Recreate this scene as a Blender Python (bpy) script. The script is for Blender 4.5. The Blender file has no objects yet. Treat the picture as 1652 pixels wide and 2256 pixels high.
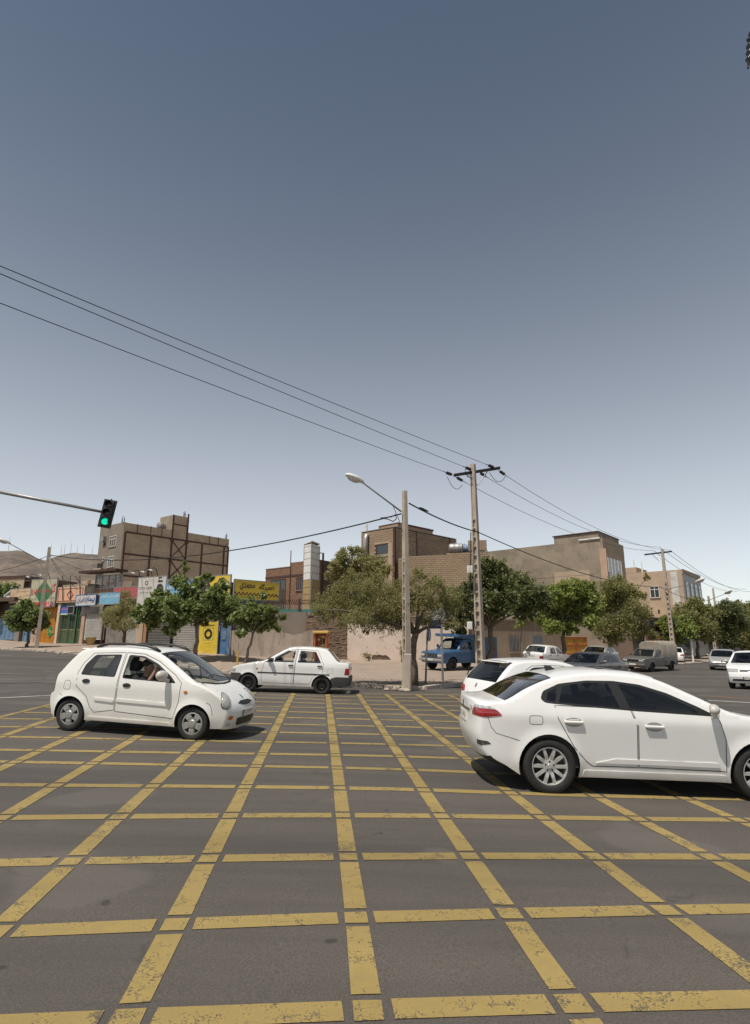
import bpy, bmesh, math, random
import numpy as np
from mathutils import Vector, Matrix, geometry
from mathutils.bvhtree import BVHTree
random.seed(7); RNG = np.random.default_rng(11)
R = math.radians
SC = bpy.context.scene
COL = SC.collection
# ------------------------------------------------------------------ camera
CAM_H = 1.68
FPX = 1250.0                    # focal length for a picture 1652 units wide
IW, IH = 1652.0, 2256.0
HORIZON = 1414.0
TH = math.atan((HORIZON - IH / 2) / FPX)
cd = bpy.data.cameras.new('camera'); cam = bpy.data.objects.new('camera', cd); COL.objects.link(cam)
cd.sensor_fit = 'HORIZONTAL'; cd.sensor_width = 36.0; cd.lens = FPX / IW * 36.0
cd.clip_start = 0.05; cd.clip_end = 12000
cam.location = (0, 0, CAM_H); cam.rotation_euler = (math.pi / 2 + TH, 0, 0)
SC.camera = cam
SC.render.resolution_x = 750; SC.render.resolution_y = 1024
# ------------------------------------------------------------------ sky, sun, exposure
SUN = Vector((-0.31, -0.36, 1.0)).normalized()         # direction towards the sun
HAZE = 10.4
wd = bpy.data.worlds.new('World'); SC.world = wd; wd.use_nodes = True
nt = wd.node_tree; nt.nodes.clear()
sky = nt.nodes.new('ShaderNodeTexSky'); sky.sky_type = 'NISHITA'; sky.sun_disc = False
sky.sun_elevation = math.asin(SUN.z); sky.sun_rotation = math.atan2(SUN.x, SUN.y)
sky.altitude = 1000; sky.air_density = 1.0; sky.dust_density = 2.0; sky.ozone_density = 1.0
hs = nt.nodes.new('ShaderNodeHueSaturation'); hs.inputs['Saturation'].default_value = 0.93
bg = nt.nodes.new('ShaderNodeBackground'); bg.inputs['Strength'].default_value = 0.056
wo = nt.nodes.new('ShaderNodeOutputWorld')
# summer haze: a pale veil all round that thickens towards the horizon
tc = nt.nodes.new('ShaderNodeTexCoord'); sz = nt.nodes.new('ShaderNodeSeparateXYZ'); nt.links.new(tc.outputs['Generated'], sz.inputs[0])
def wm(op, a, b):
 q = nt.nodes.new('ShaderNodeMath'); q.operation = op
 for i, v in enumerate((a, b)):
  if hasattr(v, 'is_linked'): nt.links.new(v, q.inputs[i])
  else: q.inputs[i].default_value = v
 return q.outputs[0]
el = wm('MAXIMUM', sz.outputs[2], 0.0)
def veil(width, power, amount, col):
 f = wm('MULTIPLY', wm('EXPONENT', wm('MULTIPLY', wm('POWER', wm('DIVIDE', el, width), power), -1.0), 0.0), amount)
 q = nt.nodes.new('ShaderNodeVectorMath'); q.operation = 'SCALE'; q.inputs[0].default_value = col; nt.links.new(f, q.inputs['Scale']); return q.outputs[0]
vc = nt.nodes.new('ShaderNodeVectorMath'); vc.operation = 'ADD'
nt.links.new(veil(.52, 1.6, HAZE * .46, (.88, .94, 1.0)), vc.inputs[0]); nt.links.new(veil(.30, 1.3, HAZE * .72, (1.0, .86, .70)), vc.inputs[1])
va_ = nt.nodes.new('ShaderNodeVectorMath'); va_.operation = 'ADD'
nt.links.new(sky.outputs[0], hs.inputs['Color']); tn = nt.nodes.new('ShaderNodeVectorMath'); tn.operation = 'MULTIPLY'; tn.inputs[1].default_value = (.84, .965, .98); nt.links.new(hs.outputs[0], tn.inputs[0]); nt.links.new(tn.outputs[0], va_.inputs[0]); nt.links.new(vc.outputs[0], va_.inputs[1]); nt.links.new(va_.outputs[0], bg.inputs['Color'])
nt.links.new(bg.outputs[0], wo.inputs['Surface'])
ld = bpy.data.lights.new('sun', 'SUN'); lo = bpy.data.objects.new('sun', ld); COL.objects.link(lo)
ld.energy = 4.5; ld.angle = R(0.53); ld.color = (1.0, 0.935, 0.84)
lo.rotation_euler = (-SUN).to_track_quat('-Z', 'Y').to_euler(); lo.location = (0, 0, 60)
SC.view_settings.view_transform = 'Standard'; SC.view_settings.look = 'None'
SC.view_settings.gamma = 1.0; SC.view_settings.exposure = 0.08; SC.view_settings.use_curve_mapping = False
SC.cycles.max_bounces = 8; SC.cycles.transparent_max_bounces = 16
SC.cycles.use_denoising = True
# ------------------------------------------------------------------ picture <-> place
ST, CT = math.sin(TH), math.cos(TH)
def ray(px, py):
 a = (px - IW / 2) / FPX; b = (IH / 2 - py) / FPX
 return Vector((a, CT - b * ST, ST + b * CT))
def P(px, py, Y):
 d = ray(px, py); t = Y / d.y
 return Vector((d.x * t, Y, CAM_H + d.z * t))
def proj(v):
 x, y, z = v[0], v[1], v[2] - CAM_H
 c = y * CT + z * ST; u = -y * ST + z * CT
 return IW / 2 + FPX * x / c, IH / 2 - FPX * u / c
def plane_hit(px, py, o, n):
 d = ray(px, py); c = Vector((0, 0, CAM_H))
 t = (Vector(o) - c).dot(n) / d.dot(n)
 return c + d * t
# ------------------------------------------------------------------ lie of the land: a smooth sheet through measured spots
_ctl = [P(*q) for q in (
 (152.8, 1608, 10.6), (425.4, 1630.6, 10.2), (1210, 1747, 7.5), (1673, 1765, 7.5), (707.6, 1530, 18.9), (545.6, 1523, 18.9),
 (893, 1522, 20.5), (474, 1480, 32), (270, 1449, 36), (80, 1431, 40), (0, 1428, 43), (0, 1413, 48), (200, 1422, 43.4), (505, 1447, 37.5),
 (765, 1457, 37), (880, 1462, 37), (1090, 1455, 42), (990, 1483, 32), (1053, 1493, 28.2), (1385, 1481, 38), (1590, 1477, 41),
 (1620, 1520, 22), (1485, 1461, 53), (0, 1497, 23))]
_ctl += [Vector(q) for q in ((0, 1, 0), (0, 4, 0), (0.3, 8, 0), (0.2, 13, 0), (0.5, 17, 0), (10.5, 26, -.2), (-4, 3, .05), (4, 3, -.12), (3.5, 13, -.12), (-3, 0, .03), (3, 0, -.03))]
_ca = np.array([tuple(v) for v in _ctl])
def _U(r2):
 return np.where(r2 > 1e-9, 0.5 * r2 * np.log(np.maximum(r2, 1e-9)), 0.0)
_n = len(_ca)
_K = _U(((_ca[:, None, :2] - _ca[None, :, :2]) ** 2).sum(-1)) + np.eye(_n) * 6.0
_Pm = np.hstack([np.ones((_n, 1)), _ca[:, :2]])
_A = np.zeros((_n + 3, _n + 3)); _A[:_n, :_n] = _K; _A[:_n, _n:] = _Pm; _A[_n:, :_n] = _Pm.T
_w = np.linalg.solve(_A, np.concatenate([_ca[:, 2], np.zeros(3)]))
def zga(x, y):
 x = np.clip(np.asarray(x, float), -36, 34); y = np.clip(np.asarray(y, float), -2, 62)
 r2 = (x[..., None] - _ca[:, 0]) ** 2 + (y[..., None] - _ca[:, 1]) ** 2
 return (_U(r2) * _w[:_n]).sum(-1) + _w[_n] + _w[_n + 1] * x + _w[_n + 2] * y
def zg(x, y):
 return float(zga(np.array([x]), np.array([y]))[0])
def G(px, py):
 d = ray(px, py); z = 0.0; p = None
 for _ in range(12):
  t = (z - CAM_H) / d.z; p = Vector((d.x * t, d.y * t, z)); z = 0.5 * z + 0.5 * zg(p.x, p.y)
 return p
def on(x, y, dz=0.0):
 return Vector((x, y, zg(x, y) + dz))
# ------------------------------------------------------------------ objects
def link(o):
 COL.objects.link(o); return o
def tag(o, label=None, cat=None, group=None, kind=None):
 if label: o['label'] = label
 if cat: o['category'] = cat
 if group: o['group'] = group
 if kind: o['kind'] = kind
 return o
def empty(name, loc=(0, 0, 0), rz=0.0, parent=None):
 o = bpy.data.objects.new(name, None); link(o); o.location = loc; o.rotation_euler = (0, 0, rz)
 o.empty_display_size = 0.1
 if parent: o.parent = parent
 return o
def mesh_obj(name, verts, faces, mat, parent=None, smooth=False, normals=None):
 me = bpy.data.meshes.new(name)
 if isinstance(verts, np.ndarray): verts = verts.tolist()
 if isinstance(faces, np.ndarray): faces = faces.tolist()
 me.from_pydata(verts, [], faces)
 if isinstance(mat, (list, tuple)):
  for m in mat: me.materials.append(m)
 else: me.materials.append(mat)
 if smooth: me.polygons.foreach_set('use_smooth', [True] * len(me.polygons))
 me.update()
 if normals is not None:
  me.normals_split_custom_set_from_vertices([tuple(n) for n in normals])
 o = bpy.data.objects.new(name, me); link(o)
 if parent: o.parent = parent
 return o
def inst(src, name=None, parent=None, loc=None):
 o = src.copy(); link(o)
 if name: o.name = name
 o.parent = parent
 if loc is not None: o.location = loc
 return o
class MB:
 """collects shapes into one mesh"""
 def __init__(s): s.v = []; s.f = []
 def quad(s, a, b, c, d):
  n = len(s.v); s.v += [tuple(a), tuple(b), tuple(c), tuple(d)]; s.f.append((n, n + 1, n + 2, n + 3)); return s
 def poly(s, pts):
  n = len(s.v); s.v += [tuple(p) for p in pts]; s.f.append(tuple(range(n, n + len(pts)))); return s
 def hexa(s, p):            # 8 corners: bottom 0-3 ccw, top 4-7
  n = len(s.v); s.v += [tuple(q) for q in p]
  for f in ((3, 2, 1, 0), (4, 5, 6, 7), (0, 1, 5, 4), (1, 2, 6, 5), (2, 3, 7, 6), (3, 0, 4, 7)):
   s.f.append(tuple(n + i for i in f))
  return s
 def box(s, x0, x1, y0, y1, z0, z1):
  return s.hexa([(x0, y0, z0), (x1, y0, z0), (x1, y1, z0), (x0, y1, z0), (x0, y0, z1), (x1, y0, z1), (x1, y1, z1), (x0, y1, z1)])
 def rbox(s, x0, x1, y0, y1, z0, z1, r=0.02):   # box with chamfered edges
  n = len(s.v)
  xs, ys, zs = (x0, x1), (y0, y1), (z0, z1)
  idx = {}
  for i in (0, 1):
   for j in (0, 1):
    for k in (0, 1):
     sx, sy, sz = (1, -1)[i], (1, -1)[j], (1, -1)[k]
     for a in range(3):
      p = [xs[i] + sx * r, ys[j] + sy * r, zs[k] + sz * r]
      p[a] = (xs[i], ys[j], zs[k])[a]
      idx[(i, j, k, a)] = len(s.v); s.v.append(tuple(p))
  def F(*q): s.f.append(tuple(idx[t] for t in q))
  for i in (0, 1):
   F(*[(i, j, k, 0) for j, k in ((0, 0), (1, 0), (1, 1), (0, 1))][::(1 if i else -1)])
   F(*[(j, i, k, 1) for j, k in ((0, 0), (0, 1), (1, 1), (1, 0))][::(1 if i else -1)])
   F(*[(j, k, i, 2) for j, k in ((0, 0), (1, 0), (1, 1), (0, 1))][::(1 if i else -1)])
  for i in (0, 1):
   for j in (0, 1):
    F((i, j, 0, 0), (i, j, 1, 0), (i, j, 1, 1), (i, j, 0, 1))
    F((i, 0, j, 0), (i, 1, j, 0), (i, 1, j, 2), (i, 0, j, 2))
    F((0, i, j, 1), (1, i, j, 1), (1, i, j, 2), (0, i, j, 2))
  for i in (0, 1):
   for j in (0, 1):
    for k in (0, 1): F((i, j, k, 0), (i, j, k, 1), (i, j, k, 2))
  return s
 def tube(s, pts, rad, n=8, cap=True):
  pts = [Vector(p) for p in pts]
  if not isinstance(rad, (list, tuple)): rad = [rad] * len(pts)
  base = len(s.v); up = None
  for i, p in enumerate(pts):
   d = (pts[min(i + 1, len(pts) - 1)] - pts[max(i - 1, 0)])
   d = d.normalized() if d.length > 1e-9 else Vector((0, 0, 1))
   if up is None:
    a = Vector((1, 0, 0)) if abs(d.x) < .8 else Vector((0, 1, 0))
    up = d.cross(a).normalized()
   else:
    up = (up - d * up.dot(d)).normalized()
   w = d.cross(up)
   for k in range(n):
    t = 2 * math.pi * k / n
    s.v.append(tuple(p + (up * math.cos(t) + w * math.sin(t)) * rad[i]))
  for i in range(len(pts) - 1):
   for k in range(n):
    a = base + i * n + k; b = base + i * n + (k + 1) % n
    s.f.append((a, b, b + n, a + n))
  if cap:
   s.f.append(tuple(base + k for k in range(n))[::-1])
   e = base + (len(pts) - 1) * n
   s.f.append(tuple(e + k for k in range(n)))
  return s
 def lathe(s, prof, n=24, axis='z', c=(0, 0, 0), closed=False):     # prof: (radius, height)
  base = len(s.v); c = Vector(c)
  for (r, h) in prof:
   for k in range(n):
    t = 2 * math.pi * k / n; a, b = r * math.cos(t), r * math.sin(t)
    q = {'z': (a, b, h), 'y': (a, h, -b), 'x': (h, a, b)}[axis]
    s.v.append((c.x + q[0], c.y + q[1], c.z + q[2]))
  m = len(prof)
  for i in range(m - 1 + (1 if closed else 0)):
   for k in range(n):
    a = base + i * n; b = base + ((i + 1) % m) * n; k2 = (k + 1) % n
    s.f.append((a + k, a + k2, b + k2, b + k))
  return s
 def disc(s, c, r, n=16, axis='z', flip=False):
  base = len(s.v)
  for k in range(n):
   t = 2 * math.pi * k / n; a, b = r * math.cos(t), r * math.sin(t)
   q = {'z': (a, b, 0), 'y': (a, 0, -b), 'x': (0, a, b)}[axis]
   s.v.append((c[0] + q[0], c[1] + q[1], c[2] + q[2]))
  f = tuple(base + k for k in range(n)); s.f.append(f[::-1] if flip else f); return s
 def ell(s, c, rx, ry, rz, nu=12, nv=8):
  base = len(s.v)
  for i in range(1, nv):
   ph = math.pi * i / nv
   for k in range(nu):
    t = 2 * math.pi * k / nu
    s.v.append((c[0] + rx * math.sin(ph) * math.cos(t), c[1] + ry * math.sin(ph) * math.sin(t), c[2] - rz * math.cos(ph)))
  a = len(s.v); s.v.append((c[0], c[1], c[2] - rz)); s.v.append((c[0], c[1], c[2] + rz))
  for k in range(nu):
   k2 = (k + 1) % nu
   s.f.append((a, base + k2, base + k))
   s.f.append((a + 1, base + (nv - 2) * nu + k, base + (nv - 2) * nu + k2))
  for i in range(nv - 2):
   for k in range(nu):
    k2 = (k + 1) % nu; p = base + i * nu
    s.f.append((p + k, p + k2, p + nu + k2, p + nu + k))
  return s
 def xf(s, fn, start=0):
  s.v = s.v[:start] + [tuple(fn(Vector(q))) for q in s.v[start:]]; return s
 def build(s, name, mat, parent=None, smooth=False, angle=None):
  o = mesh_obj(name, s.v, s.f, mat, parent, smooth or angle is not None)
  if angle is not None: o.data.set_sharp_from_angle(angle=R(angle))
  return o
class Frame:
 """upright plane: s along u, z up, d out of the face towards the viewer"""
 def __init__(f, a, b):
  a = Vector((a[0], a[1], 0)); b = Vector((b[0], b[1], 0))
  f.o = a; f.u = (b - a).normalized(); f.len = (b - a).length
  n = Vector((f.u.y, -f.u.x, 0)); 
  if n.dot(Vector((0, 0, 0)) - a) < 0: n = -n
  f.n = n
 def p(f, s, z, d=0.0):
  q = f.o + f.u * s + f.n * d; return Vector((q.x, q.y, z))
 def px(f, px, py, d=0.0):       # picture point -> (s, z) on the plane
  h = plane_hit(px, py, f.o + f.n * d, f.n); return (h - f.o).dot(f.u), h.z
 def rect(f, x0, y0, x1, y1, d=0.0):
  ym = (y0 + y1) / 2; xm = (x0 + x1) / 2
  s0 = f.px(x0, ym, d)[0]; s1 = f.px(x1, ym, d)[0]; z0 = f.px(xm, y1, d)[1]; z1 = f.px(xm, y0, d)[1]
  return min(s0, s1), max(s0, s1), z0, z1
 def box(f, mb, s0, s1, z0, z1, d0, d1):
  return mb.hexa([f.p(s0, z0, d1), f.p(s1, z0, d1), f.p(s1, z0, d0), f.p(s0, z0, d0), f.p(s0, z1, d1), f.p(s1, z1, d1), f.p(s1, z1, d0), f.p(s0, z1, d0)])
 def rot(f):
  return math.atan2(f.u.y, f.u.x)
# ------------------------------------------------------------------ materials
def srgb(r, g, b):
 def c(v):
  v /= 255.0
  return v / 12.92 if v <= .04045 else ((v + .055) / 1.055) ** 2.4
 return (c(r), c(g), c(b))
class NT:
 def __init__(s, name):
  s.m = bpy.data.materials.new(name); s.m.use_nodes = True; s.t = s.m.node_tree; s.t.nodes.clear()
  s.out = s.n('ShaderNodeOutputMaterial')
 def n(s, ty, **kw):
  q = s.t.nodes.new(ty)
  for k, v in kw.items():
   if k in q.inputs: q.inputs[k].default_value = v
   else: setattr(q, k, v)
  return q
 def l(s, a, b): s.t.links.new(a, b)
 def noise(s, vec, scale, detail=4, rough=.55):
  q = s.n('ShaderNodeTexNoise'); q.inputs['Scale'].default_value = scale; q.inputs['Detail'].default_value = detail; q.inputs['Roughness'].default_value = rough
  s.l(vec, q.inputs['Vector']); return q.outputs['Fac']
 def ramp(s, fac, stops):
  q = s.n('ShaderNodeValToRGB'); e = q.color_ramp.elements
  while len(e) < len(stops): e.new(.5)
  for i, (p, c) in enumerate(stops):
   e[i].position = p; e[i].color = (c if isinstance(c, (tuple, list)) else (c, c, c))[:3] + (1,) if isinstance(c, tuple) else (c, c, c, 1)
  s.l(fac, q.inputs['Fac']); return q.outputs['Color']
 def mix(s, fac, a, b, mode='MIX'):
  q = s.n('ShaderNodeMix', data_type='RGBA', blend_type=mode)
  for k, v in ((0, fac), (6, a), (7, b)):
   if hasattr(v, 'is_linked'): s.l(v, q.inputs[k])
   elif k == 0: q.inputs[0].default_value = v
   else: q.inputs[k].default_value = tuple(v)[:3] + (1,)
  return q.outputs[2]
 def math(s, op, a, b=0.0):
  q = s.n('ShaderNodeMath', operation=op)
  for k, v in ((0, a), (1, b)):
   if hasattr(v, 'is_linked'): s.l(v, q.inputs[k])
   else: q.inputs[k].default_value = v
  return q.outputs[0]
 def pos(s): return s.n('ShaderNodeNewGeometry').outputs['Position']
 def obj(s): return s.n('ShaderNodeTexCoord').outputs['Object']
 def island(s): return s.n('ShaderNodeNewGeometry').outputs['Random Per Island']
 def orand(s): return s.n('ShaderNodeObjectInfo').outputs['Random']
 def bsdf(s, col, rough=.7, metallic=0.0, bump=None, bstr=.3, bdist=.01, **kw):
  q = s.n('ShaderNodeBsdfPrincipled'); s.p = q
  for nm, v in (('Base Color', col), ('Roughness', rough), ('Metallic', metallic)):
   if hasattr(v, 'is_linked'): s.l(v, q.inputs[nm])
   elif nm == 'Base Color': q.inputs[nm].default_value = tuple(v)[:3] + (1,)
   else: q.inputs[nm].default_value = v
  for k, v in kw.items(): q.inputs[k.replace('_', ' ')].default_value = v
  if bump is not None:
   b = s.n('ShaderNodeBump'); b.inputs['Strength'].default_value = bstr; b.inputs['Distance'].default_value = bdist
   s.l(bump, b.inputs['Height']); s.l(b.outputs[0], q.inputs['Normal'])
  s.l(q.outputs[0], s.out.inputs['Surface']); return q
MATS = {}
def plain(name, col, rough=.6, metallic=0.0, var=.25, scale=3.0, dirt=None, dirt_amt=.35, bump=.15, world=True, **kw):
 """painted / plastered / metal surface with blotches, fine grain and optional dirt"""
 if name in MATS: return MATS[name]
 t = NT(name); v = t.pos() if world else t.obj()
 a = t.noise(v, scale, 6, .6); b = t.noise(v, scale * 9, 3, .6)
 m = t.math('ADD', t.math('MULTIPLY', a, .7), t.math('MULTIPLY', b, .3))
 lo = tuple(c * (1 - var) for c in col); hi = tuple(min(1, c * (1 + var)) for c in col)
 c = t.ramp(m, [(.28, lo), (.72, hi)])
 if dirt:
  d = t.ramp(t.noise(v, scale * .7 + .35, 8, .65), [(.48, 0.0), (.72, 1.0)])
  c = t.mix(t.math('MULTIPLY', d, dirt_amt), c, dirt)
 t.bsdf(c, rough, metallic, b if bump else None, bump, .01, **kw)
 MATS[name] = t.m; return t.m
def flat(name, col, rough=.5, metallic=0.0, **kw):
 if name in MATS: return MATS[name]
 t = NT(name); t.bsdf(col, rough, metallic, **kw); MATS[name] = t.m; return t.m
def glassm(name, tint=(.6, .66, .64), ior=1.5, rough=.02):
 if name in MATS: return MATS[name]
 t = NT(name)
 tr = t.n('ShaderNodeBsdfTransparent'); tr.inputs[0].default_value = tuple(tint) + (1,)
 gl = t.n('ShaderNodeBsdfGlossy'); gl.inputs['Roughness'].default_value = rough; gl.inputs[0].default_value = (1, 1, 1, 1)
 lw = t.n('ShaderNodeLayerWeight'); lw.inputs['Blend'].default_value = .5; fr = t.math('ADD', t.math('MULTIPLY', t.math('POWER', lw.outputs['Facing'], 5.0), .92), .055)
 mx = t.n('ShaderNodeMixShader'); t.l(fr, mx.inputs[0]); t.l(tr.outputs[0], mx.inputs[1]); t.l(gl.outputs[0], mx.inputs[2])
 t.l(mx.outputs[0], t.out.inputs['Surface']); MATS[name] = t.m; return t.m
# ------------------------------------------------------------------ lettering (shaped Persian, stored ready for left-to-right setting)
def text_mesh(body, mat, name='lettering', parent=None, size=1.0, width=None, height=None, origin=(0, 0, 0), u=(1, 0, 0), v=(0, 0, 1), align='C', ext=.004, bold=0.0):
 cu = bpy.data.curves.new('t', 'FONT'); cu.body = body; cu.extrude = 0; cu.offset = bold; cu.resolution_u = 3
 to = bpy.data.objects.new('t', cu); link(to); bpy.context.view_layer.update()
 dg = bpy.context.evaluated_depsgraph_get(); me = bpy.data.meshes.new_from_object(to.evaluated_get(dg))
 bpy.data.objects.remove(to); bpy.data.curves.remove(cu)
 co = np.array([tuple(q.co) for q in me.vertices]); fs = [tuple(p.vertices) for p in me.polygons]
 bpy.data.meshes.remove(me)
 if len(co) == 0: return None
 lo, hi = co.min(0), co.max(0); w, h = hi[0] - lo[0], hi[1] - lo[1]
 sx = sy = size
 if width: sx = width / w; sy = sx
 if height: sy = height / h; sx = sx if width else sy
 co = (co - [(lo[0] + hi[0]) / 2, (lo[1] + hi[1]) / 2, 0]) * [sx, sy, 1]
 o = Vector(origin); u = Vector(u); v = Vector(v)
 vs = [tuple(o + u * c[0] + v * c[1]) for c in co]
 return mesh_obj(name, vs, fs, mat, parent)
# ================================================================== MATERIALS of the setting
def m_asphalt():
 t = NT('asphalt'); v = t.pos()
 big = t.noise(v, .22, 5, .6); mid = t.noise(v, 1.7, 5, .6); fine = t.noise(v, 90, 2, .7); fine2 = t.noise(v, 38, 3, .7)
 c = t.ramp(big, [(.3, (.066, .056, .047)), (.7, (.100, .085, .071))])
 c = t.mix(t.ramp(mid, [(.35, 0.0), (.75, .55)]), c, (.086, .076, .067))
 ag = t.ramp(fine, [(.30, (.55, .55, .55)), (.5, (1, 1, 1)), (.70, (1.55, 1.5, 1.45))])
 c = t.mix(.75, c, t.mix(1.0, c, ag, 'MULTIPLY'))
 sp = t.n('ShaderNodeTexVoronoi', feature='F1'); sp.inputs['Scale'].default_value = 26; t.l(v, sp.inputs['Vector'])
 pale = t.ramp(sp.outputs['Distance'], [(.04, 1.0), (.10, 0.0)])
 pick = t.ramp(t.n('ShaderNodeSeparateColor').outputs[0], [(0, 0.0), (1, 1.0)])
 sc = t.n('ShaderNodeSeparateColor'); t.l(sp.outputs['Color'], sc.inputs[0])
 pick = t.ramp(sc.outputs[0], [(.86, 0.0), (.90, 1.0)])
 c = t.mix(t.math('MULTIPLY', t.math('MULTIPLY', pale, pick), .8), c, (.26, .23, .20))
 mw = t.n('ShaderNodeMapping'); mw.inputs['Rotation'].default_value = (0, 0, -.12); mw.inputs['Scale'].default_value = (.10, 1.1, 1); t.l(v, mw.inputs['Vector'])
 lane = t.noise(mw.outputs[0], 1.0, 4, .6); c = t.mix(t.ramp(lane, [(.40, .0), (.66, .75)]), c, (.046, .040, .035))
 pt = t.noise(v, .55, 2, .4); c = t.mix(t.ramp(pt, [(.60, 0.0), (.625, .28)]), c, (.135, .12, .105))
 vo = t.n('ShaderNodeTexVoronoi', feature='F1'); vo.inputs['Scale'].default_value = 2.6
 wv = t.n('ShaderNodeVectorMath', operation='ADD'); nz = t.n('ShaderNodeTexNoise'); nz.inputs['Scale'].default_value = 5
 t.l(v, nz.inputs['Vector']); sm = t.n('ShaderNodeVectorMath', operation='SCALE'); sm.inputs['Scale'].default_value = .14
 t.l(nz.outputs['Color'], sm.inputs[0]); t.l(v, wv.inputs[0]); t.l(sm.outputs[0], wv.inputs[1]); t.l(wv.outputs[0], vo.inputs['Vector'])
 s2 = t.n('ShaderNodeSeparateColor'); t.l(vo.outputs['Color'], s2.inputs[0])
 siz = t.math('MULTIPLY', t.math('POWER', s2.outputs[1], 3.0), .10)
 drop = t.ramp(t.math('SUBTRACT', vo.outputs['Distance'], siz), [(.0, 1.0), (.022, 0.0)])
 c = t.mix(t.math('MULTIPLY', drop, .7), c, (.024, .021, .019))
 vc = t.n('ShaderNodeTexVoronoi', feature='DISTANCE_TO_EDGE'); vc.inputs['Scale'].default_value = .55; t.l(wv.outputs[0], vc.inputs['Vector'])
 ck = t.math('MULTIPLY', t.ramp(vc.outputs['Distance'], [(.0, 1.0), (.006, 0.0)]), t.ramp(mid, [(.52, 0.0), (.6, 1.0)]))
 c = t.mix(t.math('MULTIPLY', ck, .55), c, (.03, .027, .024))
 h = t.math('ADD', t.math('MULTIPLY', fine, .5), fine2)
 t.bsdf(c, t.ramp(mid, [(.3, .78), (.7, .92)]), 0, h, .55, .006)
 return t.m
def m_paint(name, col, wear=.5, dust=(.10, .09, .075)):
 t = NT(name); v = t.pos()
 n1 = t.noise(v, 7, 6, .7); n2 = t.noise(v, 70, 3, .75); n3 = t.noise(v, 1.3, 3, .6)
 w = t.math('ADD', t.math('MULTIPLY', n1, .45), t.math('MULTIPLY', n2, .55))
 w = t.math('ADD', w, t.math('MULTIPLY', t.math('SUBTRACT', n3, .5), .35))
 gone = t.ramp(w, [(wear + .055, 0.0), (wear + .085, 1.0)])
 vc = t.n('ShaderNodeTexVoronoi', feature='DISTANCE_TO_EDGE'); vc.inputs['Scale'].default_value = 9
 wv = t.n('ShaderNodeVectorMath', operation='ADD'); nz = t.n('ShaderNodeTexNoise'); nz.inputs['Scale'].default_value = 14
 t.l(v, nz.inputs['Vector']); sm = t.n('ShaderNodeVectorMath', operation='SCALE'); sm.inputs['Scale'].default_value = .11
 t.l(nz.outputs['Color'], sm.inputs[0]); t.l(v, wv.inputs[0]); t.l(sm.outputs[0], wv.inputs[1]); t.l(wv.outputs[0], vc.inputs['Vector'])
 ck = t.math('MULTIPLY', t.ramp(vc.outputs['Distance'], [(.010, 1.0), (.03, 0.0)]), t.ramp(n1, [(.48, 0.0), (.56, 1.0)]))
 gone = t.math('MAXIMUM', gone, t.math('MULTIPLY', ck, .85))
 c = t.ramp(n3, [(.3, tuple(q * .88 for q in col)), (.7, tuple(q * 1.1 for q in col))])
 c = t.mix(t.ramp(n1, [(.35, .30), (.75, 0.0)]), c, dust)
 mp = t.n('ShaderNodeMapping'); mp.inputs['Rotation'].default_value = (0, 0, .6); mp.inputs['Scale'].default_value = (2.0, 46, 1); t.l(v, mp.inputs['Vector'])
 sc = t.noise(mp.outputs[0], 1.0, 2, .5)
 sk = t.math('MULTIPLY', t.ramp(sc, [(.60, 0.0), (.66, 1.0)]), t.ramp(n3, [(.56, 0.0), (.64, 1.0)]))
 c = t.mix(t.math('MULTIPLY', sk, .6), c, (.05, .045, .04))
 mw = t.n('ShaderNodeMapping'); mw.inputs['Rotation'].default_value = (0, 0, -.12); mw.inputs['Scale'].default_value = (.10, 1.1, 1); t.l(v, mw.inputs['Vector'])
 lane = t.noise(mw.outputs[0], 1.0, 4, .6); c = t.mix(t.ramp(lane, [(.42, .0), (.68, .6)]), c, tuple(q * .45 for q in col))
 c = t.mix(t.math('MULTIPLY', gone, .88), c, (.060, .052, .046))
 t.bsdf(c, .82, 0, n2, .4, .004)
 return t.m
M_ASPH = m_asphalt()
M_YEL = m_paint('yellow_road_paint', (.345, .245, .068), .50)
M_ORG = m_paint('orange_road_paint', (.42, .20, .05), .50)
M_WHT = m_paint('white_road_paint', (.48, .46, .42), .50)
M_DUST = plain('dusty_ground', (.30, .235, .17), .95, 0, .22, 1.1, dirt=(.16, .125, .095), dirt_amt=.6, bump=.5)
M_PAVE = plain('dusty_pavement', (.295, .228, .175), .93, 0, .16, .8, dirt=(.20, .16, .125), dirt_amt=.65, bump=.5)
M_KERB = plain('kerb_concrete', (.40, .34, .28), .92, 0, .25, 3.2, dirt=(.13, .105, .085), dirt_amt=.75, bump=.6)
# ================================================================== GROUND
def grid_mesh(name, xs, ys, dz, mat, kind='structure', zfn=zga):
 xs = np.asarray(xs, float); ys = np.asarray(ys, float)
 X, Y = np.meshgrid(xs, ys); Z = zfn(X.ravel(), Y.ravel()) + dz
 v = np.stack([X.ravel(), Y.ravel(), Z], 1); nx = len(xs)
 i = np.arange(len(ys) - 1)[:, None] * nx + np.arange(nx - 1)[None, :]
 f = np.stack([i, i + 1, i + nx + 1, i + nx], -1).reshape(-1, 4)
 return tag(mesh_obj(name, v, f, mat, None, True), kind=kind)
def spaced(a, b, fine0, fine1, st, n=14):
 q = np.arange(fine0, fine1 + 1e-6, st)
 lo = fine0 - np.geomspace(1, fine0 - a + 1, n)[1:][::-1] + 1; hi = fine1 + np.geomspace(1, b - fine1 + 1, n)[1:] - 1
 return np.concatenate([lo, q, hi])
g = grid_mesh('ground', spaced(-5000, 5000, -60, 90, 3.0, 22), spaced(-300, 9000, -20, 120, 3.0, 22), -.10, M_DUST)
tag(g, 'dusty brown ground reaching out to the foot of the hills')
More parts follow.
